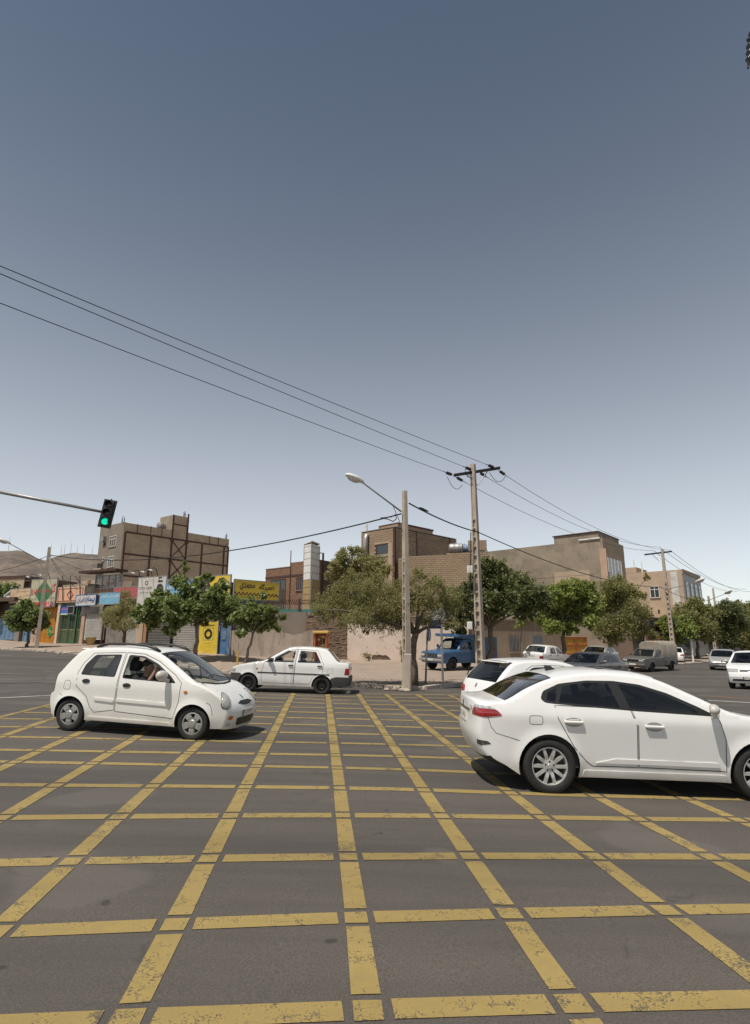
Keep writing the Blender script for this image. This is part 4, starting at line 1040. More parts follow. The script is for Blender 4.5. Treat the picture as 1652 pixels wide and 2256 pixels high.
# lamps that light the boards
def board_lamp(x0, y0, x1, y1, label):
 a = SF.p(*SF.px(x0, y0), .2); e = SF.p(*SF.px(x1, y1, 1.3), 1.3); root = empty('sign_lamp', a); tag(root, label, 'lamp', 'lamps arching over the sign boards')
 m = MB(); m.tube([Vector((0, 0, 0)), (e - a) * .25 + Vector((0, 0, .35)), (e - a) * .7 + Vector((0, 0, .32)), e - a], .025, 6); m.build('arm', M_DSTEEL, root)
 m = MB(); m.ell((0, 0, 0), .28, .15, .10, 10, 6); m.v = [(x, y, z if z > -.03 else -.03) for x, y, z in m.v]; o = m.build('lamp_head', M_GREYM, root, smooth=True); o.location = e - a; o.rotation_euler = (0, .2, SF.rot())
for q in ((90, 1278, 62, 1272, 'left lamp over the green diamond board'), (115, 1274, 89, 1268, 'right lamp over the green diamond board'), (313, 1270, 293, 1263.5, 'lamp arm left of the big white motor oil board'), (340, 1268, 315, 1261, 'middle lamp arm over the big white motor oil board'), (352, 1268, 332, 1257, 'right lamp arm over the big white motor oil board')): board_lamp(*q)
# wrecked car shell on the leftmost roof
def wreck():
 s0, s1, z0, z1 = SF.rect(8, 1299, 33, 1318); c = SF.p((s0 + s1) / 2, z0, -.8); root = empty('wrecked_car_shell', c, SF.rot()); tag(root, 'crumpled white car shell dumped on the leftmost shop roof', 'car wreck')
 W, H = s1 - s0, z1 - z0; wm = plain('scratched_white_paint', (.58, .58, .58), .4, 0, .25, 4, dirt=(.12, .09, .07), dirt_amt=.6, world=False); rr = random.Random(2)
 m = MB(); pr = [(-.5, 0), (-.48, .28), (-.25, .55), (.1, .92), (.5, 1.0)]
 for y in (-.7, .7):
  base = len(m.v)
  m.tube([Vector((u * W, y, v * H)) for u, v in pr], .09, 6)
 m.build('roof_pillars', wm, root, True)
 m = MB()
 for i in range(6):
  for j in range(4):
   q = [(-.5 + .22 * i / 6, -.7 + 1.4 * j / 4), (-.5 + .22 * (i + 1) / 6, -.7 + 1.4 * j / 4), (-.5 + .22 * (i + 1) / 6, -.7 + 1.4 * (j + 1) / 4), (-.5 + .22 * i / 6, -.7 + 1.4 * (j + 1) / 4)]
   m.quad(*[(u * W, y, H * (.18 + .35 * (u + .5) / .22 * .6 + .08 * math.sin(u * 60 + y * 9))) for u, y in q])
 m.build('crumpled_bonnet', wm, root)
 m = MB(); m.rbox(-.5 * W, .45 * W, -.75, -.66, 0, .32 * H, .03); m.v = [(x, y + .06 * math.sin(x * 7), z) for x, y, z in m.v]; m.build('door_panel', wm, root); MB().rbox(-.1 * W, .2 * W, -.4, .3, .05, .6 * H, .08).build('torn_seat', M_DARK, root)
 m = MB(); m.rbox(-.1 * W, .5 * W, -.72, .72, .97 * H, 1.02 * H, .02); m.build('roof_panel', wm, root)
wreck()
# basket outside the lattice gate
p = SF.p(*SF.px(199, 1417, .5), .5); m = MB(); m.lathe([(.0, 0), (.26, 0), (.36, .5), (.38, .52), (.33, .52), (.24, .04)], 14); o = m.build('woven_basket', plain('woven_cane', (.45, .34, .14), .8, 0, .5, 30), smooth=True); o.location = on(p.x, p.y, KH); tag(o, 'yellow brown woven basket on the ground under the lattice gate', 'basket')
# ---- brick hut and timber shed far left
f1 = Frame(xy(-60, 68), xy(51, 66)); b = Bld('brick_hut', f1, 'low tan brick house behind the leftmost shop roof', 'house')
z1 = P(30, 1268, 66).z; b.box('wall', M_MORT, 0, f1.len, 0, z1, -8, 0); b.bricks(f1, 0, f1.len, z1 - 3, z1 - .3, .26, .09, B_TAN, nparts=0); b.box('roof_beam', M_STEEL, -.2, f1.len + .1, z1 - .28, z1 + .02, -.1, .12)
f1 = Frame(xy(51.5, 66.5), xy(62, 66)); b = Bld('timber_shed', f1, 'dark timber lean-to beside the low brick house', 'shed'); z1 = P(60, 1281, 66).z; b.box('wall', M_BRWN, 0, 1.4, 0, z1, -4, -.1); b.box('post', M_BRWN, .55, .67, 0, z1 + .5, -.1, .05); b.box('roof_board', M_BRWN, -.2, 1.6, z1, z1 + .1, -4, .3)
# ---------------------------------------------------------------- walls by the corner
W1 = Frame(xy(512.5, 37.45), xy(765, 37.0, 1450)); W3 = Frame(xy(765, 37.0, 1450), xy(1034, 39.5, 1450))
b = Bld('plaster_yard_wall', W1, 'stained grey plaster yard wall with concrete upper tier and railing', 'wall')
sA, _, _, zl = W1.rect(512.5, 1386, 690, 1440); s690 = W1.px(690, 1420)[0]; s672 = W1.px(672, 1370)[0]; s590 = W1.px(590, 1360)[0]; send = W1.len
m = MB(); n = 40; rr = random.Random(4); zb = .0                      # lower tier with a crumbled top edge
tops = [zl - .06 - (.28 * max(0, math.sin((k / n - .55) * 7.5)) if .55 < k / n < .97 else 0) + rr.uniform(-.03, .03) for k in range(n + 1)]
for k in range(n):
 a, c = s690 * k / n, s690 * (k + 1) / n
 m.hexa([W1.p(a, zb, 0), W1.p(c, zb, 0), W1.p(c, zb, -.35), W1.p(a, zb, -.35), W1.p(a, tops[k], 0), W1.p(c, tops[k + 1], 0), W1.p(c, tops[k + 1], -.35), W1.p(a, tops[k], -.35)])
b.mk(m, 'lower_wall', M_PLA)
zu = W1.px(630, 1347)[1]; zr = W1.px(720, 1353)[1]
b.box('upper_wall', M_CEM, s590 - 1.0, s672, zb, zu, -.75, -.38); b.box('wall_return', M_CEM2, W1.px(575, 1360)[0] - .6, s590 - 1.0, zb, zu - .3, -.8, -.4)
# railing with spikes
s0, s1 = W1.px(585, 1350)[0], W1.px(728, 1350)[0]; zt_ = W1.px(650, 1330)[1]
b.box('railing_base', M_TEAL, s0, s1, zu + .002, zu + .16, -.6, -.52)
m = s0
bar = MB().box(-.012, .012, -.012, .012, 0, zt_ - zu - .16).build('railing_bar', M_GREYM, b.root); bar.location = W1.p(s0 + .05, zu + .16, -.56) - b.root.location
s = s0 + .2
while s < s1:
 o = inst(bar, 'railing_bar', b.root, W1.p(s, zu + .16, -.56) - b.root.location); s += .15
b.box('railing_rail', M_STEEL, s0, s1, zt_, zt_ + .05, -.58, -.54); b.box('railing_post', M_STEEL, W1.px(656, 1340)[0] - .06, W1.px(656, 1340)[0] + .06, zu - .2, zt_ + .35, -.52, -.4)
mm = MB(); s = s0
while s < s1:
 for a in (-.1, .1): mm.tube([W1.p(s, zt_ + .05, -.56), W1.p(s + a, zt_ + .30, -.50)], .012, 4)
 s += .13
b.mk(mm, 'spikes', M_STEEL)
# rubble brick end of the yard wall
b = Bld('rubble_brick_wall', W1, 'old crumbling brown brick wall beside the orange phone kiosk', 'wall')
b.box('core', M_MORT, s690 + .01, send - .02, 0, zr - .08, -.5, -.06); b.box('core', M_MORT, s672 + .01, s690 + .01, zl - .3, zr - .08, -.62, -.2)
def dropfn(s, z, r): return r.random() < .05 or (z > zr - .35 and r.random() < .4)
q0 = W1.p(s690, 0); b.bricks(W1, s690 + .01, send - .03, zg(q0.x, q0.y) + .05, zr, .23, .085, B_RUB, d=-.06, proud=.03, nparts=300, jit=.022, drop=dropfn)
b.bricks(W1, s672 + .01, s690, zl - .25, zr, .23, .085, B_RUB, d=-.2, proud=.03, jit=.022, drop=dropfn)
# pinkish white wall with a broken patch
b = Bld('pink_plaster_wall', W3, 'peeling pinkish white plaster wall with a hole showing brick, behind the concrete lamp post', 'wall')
ztop = W3.px(900, 1374)[1]
hx = [W3.px(x, y) for x, y in ((818, 1462), (819, 1447), (823, 1442), (829, 1443.5), (835, 1441.5), (842, 1444), (850, 1443), (857, 1448), (862, 1455), (858, 1459), (848, 1457), (853, 1464), (840, 1464))]
V_, F_ = None, None
out = [(0, 0.0), (W3.len, 0.0), (W3.len, ztop)] + [(W3.len * (1 - k / 14), ztop + random.Random(k).uniform(-.05, .05)) for k in range(1, 14)] + [(0, ztop)]
vs = [Vector(p) for p in out] + [Vector(p) for p in hx]; n0, n1 = len(out), len(hx)
ed = [(i, (i + 1) % n0) for i in range(n0)] + [(n0 + i, n0 + (i + 1) % n1) for i in range(n1)]
def pin(p, poly):
 r = False; j = len(poly) - 1
 for i in range(len(poly)):
  if (poly[i][1] > p[1]) != (poly[j][1] > p[1]) and p[0] < (poly[j][0] - poly[i][0]) * (p[1] - poly[i][1]) / (poly[j][1] - poly[i][1]) + poly[i][0]: r = not r
  j = i
 return r
res = geometry.delaunay_2d_cdt(vs, ed, [], 0, 1e-5); m = MB()
for f in res[2]:
 c = sum((res[0][i] for i in f), Vector((0, 0))) / 3
 if pin(c, out) and not pin(c, hx): m.poly([W3.p(res[0][i].x, res[0][i].y, 0) for i in f])
for i in range(n1):
 a, c = hx[i], hx[(i + 1) % n1]; m.quad(W3.p(*a, 0), W3.p(*c, 0), W3.p(*c, -.06), W3.p(*a, -.06))
b.mk(m, 'plaster_face', M_PLB); b.box('wall_body', M_PLB, 0, W3.len, 0, ztop - .06, -.4, -.062)
xs_ = [p[0] for p in hx]; zs_ = [p[1] for p in hx]
b.bricks(W3, min(xs_) - .05, max(xs_) + .05, min(zs_) - .2, max(zs_) + .05, .22, .075, B_RUB, d=-.058, proud=.02, jit=.012, nparts=120, drop=lambda s, z, r: not pin((s, z), [(p[0] + (p[0] - sum(xs_) / n1) * .06, p[1] + .02) for p in hx]))
b.box('coping', M_CEM2, -.02, W3.len + .05, ztop + .055, ztop + .14, -.45, .04)
# ---------------------------------------------------------------- brick house with panelled duct tower
HA = xy(584, 57); HB = xy(703, 52.5); HC = xy(800, 60)
f1 = Frame(HA, HB); f2 = Frame(HB, HC)
b = Bld('red_brick_house', f1, 'red brown brick house with dark windows behind the spiked railing', 'house')
zt1 = f1.px(610, 1252)[1]; zt2 = f1.px(655, 1238)[1]; sm_ = f1.px(641, 1245)[0]; zbnd = f1.px(620, 1270.5)[1]
b.box('wall', M_MORT, 0, sm_, 0, zt1 - .03, -9, -.0); b.box('wall', M_MORT, sm_, f1.len - .02, 0, zt2 - .03, -9.2, -.001); b.box('side_wall', M_MORT, .02, f2.len, 0, zt2 - .05, -1, -.001, f2)
ops = [f1.rect(596, 1277, 629.5, 1303), f1.rect(653, 1273, 667, 1300)]
b.bricks(f1, 0, sm_, 3.2, zt1, .23, .08, B_RED, ops=ops, nparts=300, matp=B_REDO, zfirst=5.0); b.bricks(f1, sm_, f1.len - .02, 3.2, zt2, .23, .08, B_RED, ops=ops); b.bricks(f2, .03, f2.len, 3.2, zt2 - .05, .23, .08, B_RED)
b.box('steel_band', M_STEEL, 0, f1.len, zbnd - .1, zbnd + .1, .0, .05); b.box('coping', M_CEM2, -.05, sm_, zt1 - .02, zt1 + .05, -.3, .05)
for r_ in ((596, 1277, 629.5, 1303), (653, 1273, 667, 1300)): b.window(f1, *r_, frame=M_STEEL, pane=M_PANE, bars=2, cross=0)
b.box('vent_pipe', M_STEEL, sm_ - .03, sm_ + .03, 3.0, zt2 + 1.2, .03, .09)
# duct tower
c0 = xy(684, 47.5); tl = Frame(xy(668, 48.3), c0); tr = Frame(c0, xy(701.5, 49.0))
b = Bld('duct_tower', tl, 'tall white and tan panelled duct tower with a tilted lid beside the red brick house', 'tower')
ztop = tl.px(676, 1199)[1]; rows = [1343, 1322, 1309, 1294, 1276, 1261, 1245, 1230, 1216, 1203, 1198]
M_TANP = plain('tan_louvre_panel', (.42, .30, .13), .6, 0, .15, 3, dirt=(.25, .16, .07), dirt_amt=.5, bump=.05)
m = MB(); q = [tl.p(0, 0), tl.p(tl.len, 0), tr.p(tr.len, 0), tl.p(0, 0) + (tr.p(tr.len, 0) - tl.p(tl.len, 0))]
cen = sum(q, Vector()) / 4; q = [p + (cen - p) * .06 for p in q]; m.hexa([(p.x, p.y, 0) for p in q] + [(p.x, p.y, ztop) for p in q]); b.mk(m, 'core', M_GREYM)
for f_ in (tl, tr):
 for k in range(len(rows) - 1):
  za, zc = tl.px(684, rows[k])[1], tl.px(684, rows[k + 1])[1]; white = rows[k] <= 1276
  o = b.box('panel', M_WPAINT if white else M_TANP, .02, f_.len - .02, za + .02, zc - .02, -.03, .03, f_)
  if not white:
   for j in range(6): x = .06 + (f_.len - .12) * (j + .5) / 6; b.box('louvre', M_TANP, x - .02, x + .02, za + .06, zc - .06, .03, .05, f_, o)
 b.box('corner_strip', M_GREYM, -.03, .03, 3.0, ztop, -.03, .05, f_); b.box('corner_strip', M_GREYM, f_.len - .03, f_.len + .03, 3.0, ztop, -.03, .051, f_)
m = MB(); q2 = [p + (p - cen) * .14 for p in q]; m.hexa([(p.x, p.y, ztop + .02 + (.12 if i in (1, 2) else 0)) for i, p in enumerate(q2)] + [(p.x, p.y, ztop + .10 + (.12 if i in (1, 2) else 0)) for i, p in enumerate(q2)]); b.mk(m, 'lid', M_WPAINT)
m = MB(); pa = tr.p(tr.len + .1, ztop - .6, .0); m.tube([pa + Vector((-.25, 0, 0)), pa + Vector((.3, 0, 0)), pa + Vector((.3, 0, -9))], .09, 8); b.mk(m, 'drain_pipe', M_STEEL)
# ---------------------------------------------------------------- block built house behind the corner trees
cB = xy(870, 48); f1 = Frame(xy(795, 50.6), cB); f2 = Frame(cB, xy(1009, 54.2))
b = Bld('block_built_house', f1, 'tan block built house with rusty steel corner post above the corner trees', 'house')
zt = f1.px(869, 1161)[1]; m = MB(); q = [f1.p(0, 0), f1.p(f1.len, 0), f2.p(f2.len, 0), f1.p(0, 0) + (f2.p(f2.len, 0) - f2.p(0, 0))]
ce = sum(q, Vector()) / 4; q = [p + (ce - p).normalized() * .03 for p in q]; m.hexa([(p.x, p.y, 0) for p in q] + [(p.x, p.y, zt - .04) for p in q]); b.mk(m, 'wall', M_MORT)
op = f1.rect(829, 1198, 854.5, 1228)
b.bricks(f1, .02, f1.len - .1, 4.0, zt, .36, .165, B_BLK, ops=[op], nparts=150, matp=B_BLKO, zfirst=7, name='block'); b.bricks(f2, .1, f2.len - .02, 4.0, zt, .36, .165, B_BLK, nparts=150, matp=B_BLKO, zfirst=7, name='block')
b.box('corner_post', M_STEEL, f1.len - .14, f1.len + .05, 3, zt, -.05, .06, f1); b.box('corner_post', M_STEEL, 0, .12, 3, zt, -.05, .05, f2)
for z_ in (zt - 2.35,): b.box('steel_beam', M_CEM2, 0, f1.len - .14, z_ - .12, z_ + .12, -.02, .04, f1)
for x in (917, 990): s = f2.px(x, 1190)[0]; b.box('steel_column', M_STEEL, s - .07, s + .07, 3, zt - .05, -.02, .04, f2)
b.box('concrete_column', M_BEI, *f1.rect(856, 1196, 864, 1300), -.02, .05, f1)
w_ = b.box('window', M_DARK, *op, -.3, .0, f1); b.box('frame', M_STEEL, op[0], op[1], op[3] - .1, op[3], 0, .05, f1, w_); b.box('frame', M_STEEL, op[0], op[0] + .08, op[2], op[3] - .1, 0, .05, f1, w_); b.box('pane', M_PANE, op[0] + .1, op[1], op[2], op[3] - .1, 0, .02, f1, w_); b.box('lintel', M_BEI, op[0] - .2, op[1] + .2, op[3], op[3] + .14, -.02, .05, f1, w_)
b.box('parapet_cap', M_CEM2, 0, f1.len, zt, zt + .06, -.3, .04, f1); b.box('parapet_cap', M_CEM2, 0, f2.len, zt + .002, zt + .062, -.3, .04, f2)
s0, s1, z0, z1 = f1.rect(806, 1178, 814, 1240); m = MB(); r_ = (s1 - s0) / 2; c_ = f1.p((s0 + s1) / 2, 0, .3); m.tube([Vector((c_.x, c_.y, z0)), Vector((c_.x, c_.y, z1 - .5)), Vector((c_.x, c_.y, z1 - .15)) - f1.n * .1, Vector((c_.x, c_.y, z1)) - f1.n * .45], r_, 12); b.mk(m, 'cooler_duct', M_SHL, smooth=True)
m = MB(); p = f1.p(*f1.px(800, 1172), -.4); m.tube([p + Vector((0, 0, -.3)), p + Vector((0, 0, .75))], .12, 8); b.mk(m, 'chimney_pipe', M_WPAINT)
zz = f2.px(940, 1166)[1]; s0, s1 = f2.px(903, 1175)[0] + .6, f2.px(972, 1180)[0] + 1.2; b.box('roof_hut', B_BLK, s0, s1, zt - .2, zt + .95, -4.5, -2.0, f2); b.box('roof_hut_beam', M_STEEL, s0, s1 + .1, zt + .95, zt + 1.1, -4.5, -1.95, f2)
# ---------------------------------------------------------------- long block wall and roof parapet
f3 = Frame(xy(878, 46.4), xy(1078, 45.2)); b = Bld('block_house_wing', f3, 'long low block walled wing with square parapet between lamp post and power pole', 'house')
zA = f3.px(905, 1226)[1]; zB = f3.px(1060, 1212)[1]; m = MB()
m.hexa([f3.p(0, 0, -.02), f3.p(f3.len, 0, -.02), f3.p(f3.len, 0, -3), f3.p(0, 0, -3), f3.p(0, zA - .05, -.02), f3.p(f3.len, zB - .05, -.02), f3.p(f3.len, zB - .05, -3), f3.p(0, zA - .05, -3)]); b.mk(m, 'wall', M_MORT)
b.bricks(f3, 0, f3.len, 3.6, zB, .36, .165, B_BLK, d=-.02, nparts=0, drop=lambda s, z, r: z + .165 > zA + (zB - zA) * s / f3.len)
s0, s1, z0, z1 = f3.rect(1031, 1190, 1072, 1212); b.box('parapet', M_MORT, s0, s1, z0 - .1, z1, -1.2, -.03); b.bricks(f3, s0, s1, zB + .01, z1, .36, .165, B_BLK, d=-.03, nparts=0)
p = f3.p(f3.px(1003, 1205)[0], 0, -1.6); tank(Vector((p.x, p.y, zA + .15)), .42, 1.25, 'water_tank', 'grey round water tank lying on the block walled wing', mat=M_GREYM, rz=f3.rot()); p = f3.p(f3.px(1022, 1205)[0], 0, -2.4); tank(Vector((p.x, p.y, zA + .3)), .36, 1.0, 'water_tank', 'blue grey drum behind the grey tank on the block walled wing', mat=M_BLUED, rz=f3.rot())
# ---------------------------------------------------------------- grey rendered house on the right street
PD = Vector((-SD.y, SD.x))
cG = Vector((19.4, 48)); eG = cG + PD * 11.3
f1 = Frame(tuple(eG), tuple(cG)); f2 = Frame(tuple(cG), tuple(cG + SD * 5.6))
b = Bld('grey_rendered_house', f1, 'big blank grey cement walled house with pink stone corner', 'house')
zt = f1.px(1331, 1186)[1]; zu = f1.px(1300, 1173)[1]; b.box('wall', M_CEM2, 0, f1.len - .02, 0, zt, -5.58, 0)
s0 = f1.px(1219, 1190)[0]; b.box('upper_wall', M_CEM2, s0, f1.len - .25, zt + .002, zu, -5.5, -.12); b.box('roof_edge', M_STEEL, s0 - .1, f1.len - .2, zu, zu + .08, -5.5, -.02)
b.box('plaster_patch', M_BEI, *f1.rect(1222, 1258, 1300, 1300), .001, .012, f1); b.box('white_pipe', M_WPAINT, *f1.rect(1275, 1186, 1322, 1189), .02, .12, f1)
b.box('stone_corner', M_PINK, *f1.rect(1326, 1208, 1341, 1340), .002, .10, f1)
b.box('facade', M_PINK, .0, f2.len, 0, zt - 1.0, .0, .08, f2); b.box('facade_top', M_BEI, .0, f2.len, zt - 1.0, zt + .1, .0, .09, f2)
for zc in (zt - 3.4, zt - 6.6):
 o = b.box('window', M_PANEB, .9, 4.4, zc, zc + 1.9, .08, .1, f2)
 for k in range(5): b.box('frame', M_WPAINT, .9 + k * .86, .96 + k * .86, zc, zc + 1.9, .1, .14, f2, o)
for zc in (zt - 3.0, zt - 6.1): b.box('render_joint', M_CEM, .1, f1.len - .9, zc, zc + .04, .001, .014, f1)
# ---------------------------------------------------------------- marble fronted house further on
cM = cG + SD * 27.6; e2 = cM + PD * 13; f1 = Frame(tuple(e2), tuple(cM)); f2 = Frame(tuple(cM), tuple(cM + SD * 9.6))
b = Bld('marble_fronted_house', f1, 'beige house with streaky white marble edge beyond the power pole', 'house')
zt = f1.px(1495, 1255)[1]; b.box('wall', M_BEI, 0, f1.len - .02, 0, zt, -9.5, 0)
b.box('marble_edge', M_MARB, *f1.rect(1481.5, 1259, 1498, 1372), .002, .07, f1); b.box('facade', M_MARB_SHADE, 0, f2.len, 0, zt - .5, 0, .07, f2); b.box('cornice', M_BEI, -.1, f2.len, zt - .5, zt + .06, 0, .12, f2)
for zc in (zt - 3.6, zt - 7.0):
 for s in (.9, 3.3, 5.6, 7.8): w_ = b.box('window', M_PANE, s, s + 1.3, zc, zc + 2.2, .07, .085, f2); b.box('frame', M_STEEL, s - .05, s, zc, zc + 2.2, .07, .11, f2, w_); b.box('sill', M_MARB, s - .1, s + 1.4, zc - .1, zc - .002, .07, .2, f2, w_)
b.window(f1, 1432, 1291, 1452.5, 1317, frame=M_WPAINT, pane=M_PANE, bars=1); b.box('vent_opening', M_DARK, *f1.rect(1449.5, 1343, 1453.5, 1352), .002, .012, f1); b.box('vent_opening', M_DARK, *f1.rect(1421, 1344, 1427, 1352), .002, .012, f1); b.box('vent_opening', M_DARK, *f1.rect(1371, 1256, 1376, 1263), .002, .012, f1)
b.box('roof_hut', M_BEI, *f1.rect(1372, 1250, 1400, 1262), -5, -.3, f1)
for x in (1394, 1411): b.box('vent_pipe', M_WPAINT, f1.px(x, 1250)[0] - .06, f1.px(x, 1250)[0] + .06, zt, zt + (1.8 if x < 1400 else 1.4), -.6, -.5, f1)
# ---------------------------------------------------------------- low house with barred window; gates
f1 = Frame(xy(1034, 41.0, 1440), xy(1240, 46.5, 1440)); b = Bld('low_plaster_house', f1, 'low brown plaster house with barred window behind the parked white saloon', 'house')
zt = f1.px(1140, 1368)[1]; b.box('wall', M_PLC, 0, f1.len, 0, zt, -6, 0); b.box('roof_edge', M_CEM2, -.05, f1.len + .05, zt, zt + .12, -6, .10)
s0, s1, z0, z1 = f1.rect(1123, 1400, 1144.5, 1436); w_ = b.box('barred_window', M_DARK, s0, s1, z0, z1, -.1, .012)
for k in range(7): q = s0 + (s1 - s0) * (k + .5) / 7; b.box('window_bar', M_GREYM, q - .022, q + .022, z0, z1, .02, .06, parent=w_)
b.box('sill', M_CEM2, s0 - .1, s1 + .1, z0 - .1, z0 - .002, 0, .1, parent=w_)
s0, s1, z0, z1 = f1.rect(1174, 1400, 1195, 1452); q = f1.p(s0, 0); b.box('blue_grey_door', plain('blue_grey_door_paint', (.13, .16, .18), .6, 0, .2, 3), s0, s1, zg(q.x, q.y) - .1, z1, -.1, .03)
s0, s1, z0, z1 = f1.rect(1070, 1370, 1107, 1387); b.box('brick_parapet', M_PINK, s0, s1, zt + .13, zt + .55, -.3, .02)
s_ = f1.px(1132, 1360)[0]; p = f1.p(s_, zt + .1, -1.0); root = empty('satellite_dish', p); tag(root, 'white round satellite dish on the low plaster house roof', 'satellite dish')
m = MB(); m.lathe([(.02, .0), (.2, .03), (.38, .09), (.5, .17)], 24, 'y'); o = m.build('reflector', M_WPAINT, root, smooth=True); o.location = (0, 0, .5); o.rotation_euler = (-.5, 0, .4); m = MB(); m.tube([(0, .1, 0), (0, .1, .5)], .03, 6); m.build('mast', M_GREYM, root); m = MB(); m.tube([(0, -.1, .2), (.05, -.5, .55)], .015, 5); m.build('feed_arm', M_GREYM, root)
f1 = Frame(xy(1241, 46.7, 1440), xy(1296, 48.6, 1440)); b = Bld('yellow_steel_gate', f1, 'orange yellow steel gate with red bars behind the dark saloon', 'gate')
zt = f1.px(1262, 1403)[1]; M_GYEL = plain('yellow_gate_paint', (.58, .28, .03), .6, 0, .12, 2, dirt=(.10, .08, .06), dirt_amt=.7, bump=.05)
for k in range(2):
 a, c = f1.len * k / 2 + .03, f1.len * (k + 1) / 2 - .03; o = b.box('gate_leaf', M_GYEL, a, c, 0, zt, -.1, 0)
 for v in (.35, .68, .98): b.box('cross_bar', M_REDL, a, c, zt * v - .05, zt * v + .02, .0, .04, parent=o)
 b.box('stile', M_REDL, a, a + .06, .1, zt, .0, .035, parent=o)
# shops and walls further along the right street, in the shade of the trees
specs = [(5.8, 12, 4.6, M_CEM2, 'red sign shop beside the grey rendered house', 'shop'), (12.2, 19, 4.2, M_BRWN, 'brown shuttered shop behind the canvas pickup', 'shop'), (19.2, 27.4, 4.4, M_BEI, 'beige shop under the marble fronted house', 'shop'),
         (37.6, 47, 4.3, M_BRWN, 'dark shuttered shop under the far street trees', 'shop'), (47.2, 58, 5.2, M_CEM2, 'grey shop behind the far street lamp', 'shop'), (58.2, 72, 4.6, M_BEI, 'beige shop at the far end of the street', 'shop'), (72.2, 95, 5.6, M_CEM, 'last grey building where the street leaves view', 'building')]
for (a, c, h, mt, lab, cat) in specs:
 f1 = Frame(tuple(cG + SD * a), tuple(cG + SD * c)); b = Bld('street_shop', f1, lab, cat, 'shops along the right street'); z0 = zg(f1.o.x, f1.o.y)
 b.box('wall', mt, 0, f1.len, z0 - .6, z0 + h, -6, 0); b.box('canopy', M_BRWN, 0, f1.len, z0 + h * .68, z0 + h * .72, 0, 1.0)
 n = max(1, int(f1.len / 3))
 for k in range(n):
  s0, s1 = f1.len * k / n + .25, f1.len * (k + 1) / n - .25; o = b.box('shop_front', M_PANE if k % 2 else M_SHD, s0, s1, z0 + .1, z0 + h * .64, .0, .04)
  b.box('front_frame', M_GREYM, s0, s1, z0 + h * .62, z0 + h * .66, .04, .07, parent=o)
f1 = Frame(tuple(cG + SD * 5.8), tuple(cG + SD * 16)); r_, at, txt, patch = board('sign_board', 'red board with yellow script above the canvas covered pickup', 1394, 1398, 1455, 1416, S_RED, 1.0, 1.1, f1)
txt(fa('لوازم اتومبیل'), M_TXY, .5, .6, .7, .5, .02)
# red brown gateway post group behind the blue pickup
f1 = Frame(xy(1000, 41.2, 1440), xy(1034, 41.0, 1440)); b = Bld('timber_lean_to', f1, 'brown timber lean-to roof showing over the blue pickup', 'shed'); zt = f1.px(1015, 1384)[1]
b.box('wall', M_PLB, 0, f1.len, 0, zt - .3, -2.5, -.1); b.box('roof_board', M_BRWN, -.3, f1.len + .2, zt - .26, zt - .12, -2.5, .25); b.box('post', M_BRWN, .35, .75, 0, zt + .9, .05, .35)
# ---------------------------------------------------------------- aerial masts on the ridge
for k, (x, y0, y1) in enumerate(((18, 1207, 1184), (110, 1222, 1200), (134, 1217, 1203), (141, 1217, 1201), (155, 1216, 1198), (169, 1216, 1204), (184, 1217, 1200), (202, 1222, 1204))):
 a, c = P(x, y0 + 6, 1150), P(x, y1, 1150); m = MB(); m.tube([(0, 0, 0), (0, 0, c.z - a.z)], [.45, .25], 5); m.tube([(0, 0, (c.z - a.z) * .95), (0, 0, (c.z - a.z) * 1.15)], .15, 4); o = m.build('radio_mast', M_GREYM); o.location = a
 tag(o, ('thin radio mast on the left end of the hill ridge', 'tallest thin radio mast left of the brick block' if False else 'thin radio mast above the orange gate shop', 'first of a close pair of masts on the ridge', 'second of a close pair of masts on the ridge', 'lone radio mast in the middle of the ridge', 'short mast right of the middle of the ridge', 'tall radio mast towards the brick block on the ridge', 'last radio mast beside the brick block')[k], 'mast', 'radio masts along the hill ridge')
# ================================================================== TREES
def m_leaf(name, cols, rough=.5, trans=.42):
 t = NT(name); c = t.ramp(t.island(), [(i / (len(cols) - 1), q) for i, q in enumerate(cols)])
 p = t.n('ShaderNodeBsdfPrincipled'); t.l(c, p.inputs['Base Color']); p.inputs['Roughness'].default_value = rough
 tr = t.n('ShaderNodeBsdfTranslucent'); br = t.n('ShaderNodeHueSaturation'); br.inputs['Value'].default_value = 1.5; br.inputs['Saturation'].default_value = 1.1; t.l(c, br.inputs['Color']); t.l(br.outputs[0], tr.inputs[0])
 mx = t.n('ShaderNodeMixShader'); mx.inputs[0].default_value = trans; t.l(p.outputs[0], mx.inputs[1]); t.l(tr.outputs[0], mx.inputs[2]); t.l(mx.outputs[0], t.out.inputs['Surface']); return t.m
L_MUL = m_leaf('mulberry_leaf', [(0.112, 0.146, 0.045), (0.172, 0.215, 0.070), (0.139, 0.182, 0.055), (0.224, 0.267, 0.098), (0.310, 0.325, 0.163)], .42)
L_DRK = m_leaf('dark_leaf', [(0.079, 0.094, 0.035), (0.119, 0.138, 0.050), (0.152, 0.169, 0.065), (0.198, 0.208, 0.095)], .55)
L_OLV = m_leaf('dusty_olive_leaf', [(0.156, 0.159, 0.060), (0.213, 0.207, 0.077), (0.261, 0.238, 0.103), (0.180, 0.194, 0.060), (0.327, 0.286, 0.133)], .65)
L_PAL = m_leaf('pale_grey_green_leaf', [(0.193, 0.190, 0.078), (0.264, 0.249, 0.109), (0.335, 0.299, 0.140), (0.229, 0.232, 0.078)], .6)
L_BRT = m_leaf('bright_leaf', [(0.152, 0.182, 0.048), (0.218, 0.254, 0.068), (0.277, 0.305, 0.090), (0.185, 0.224, 0.060)], .5)
M_BARK = plain('bark', (.13, .098, .072), .95, 0, .4, 9, dirt=(.05, .04, .03), dirt_amt=.6, bump=.9)
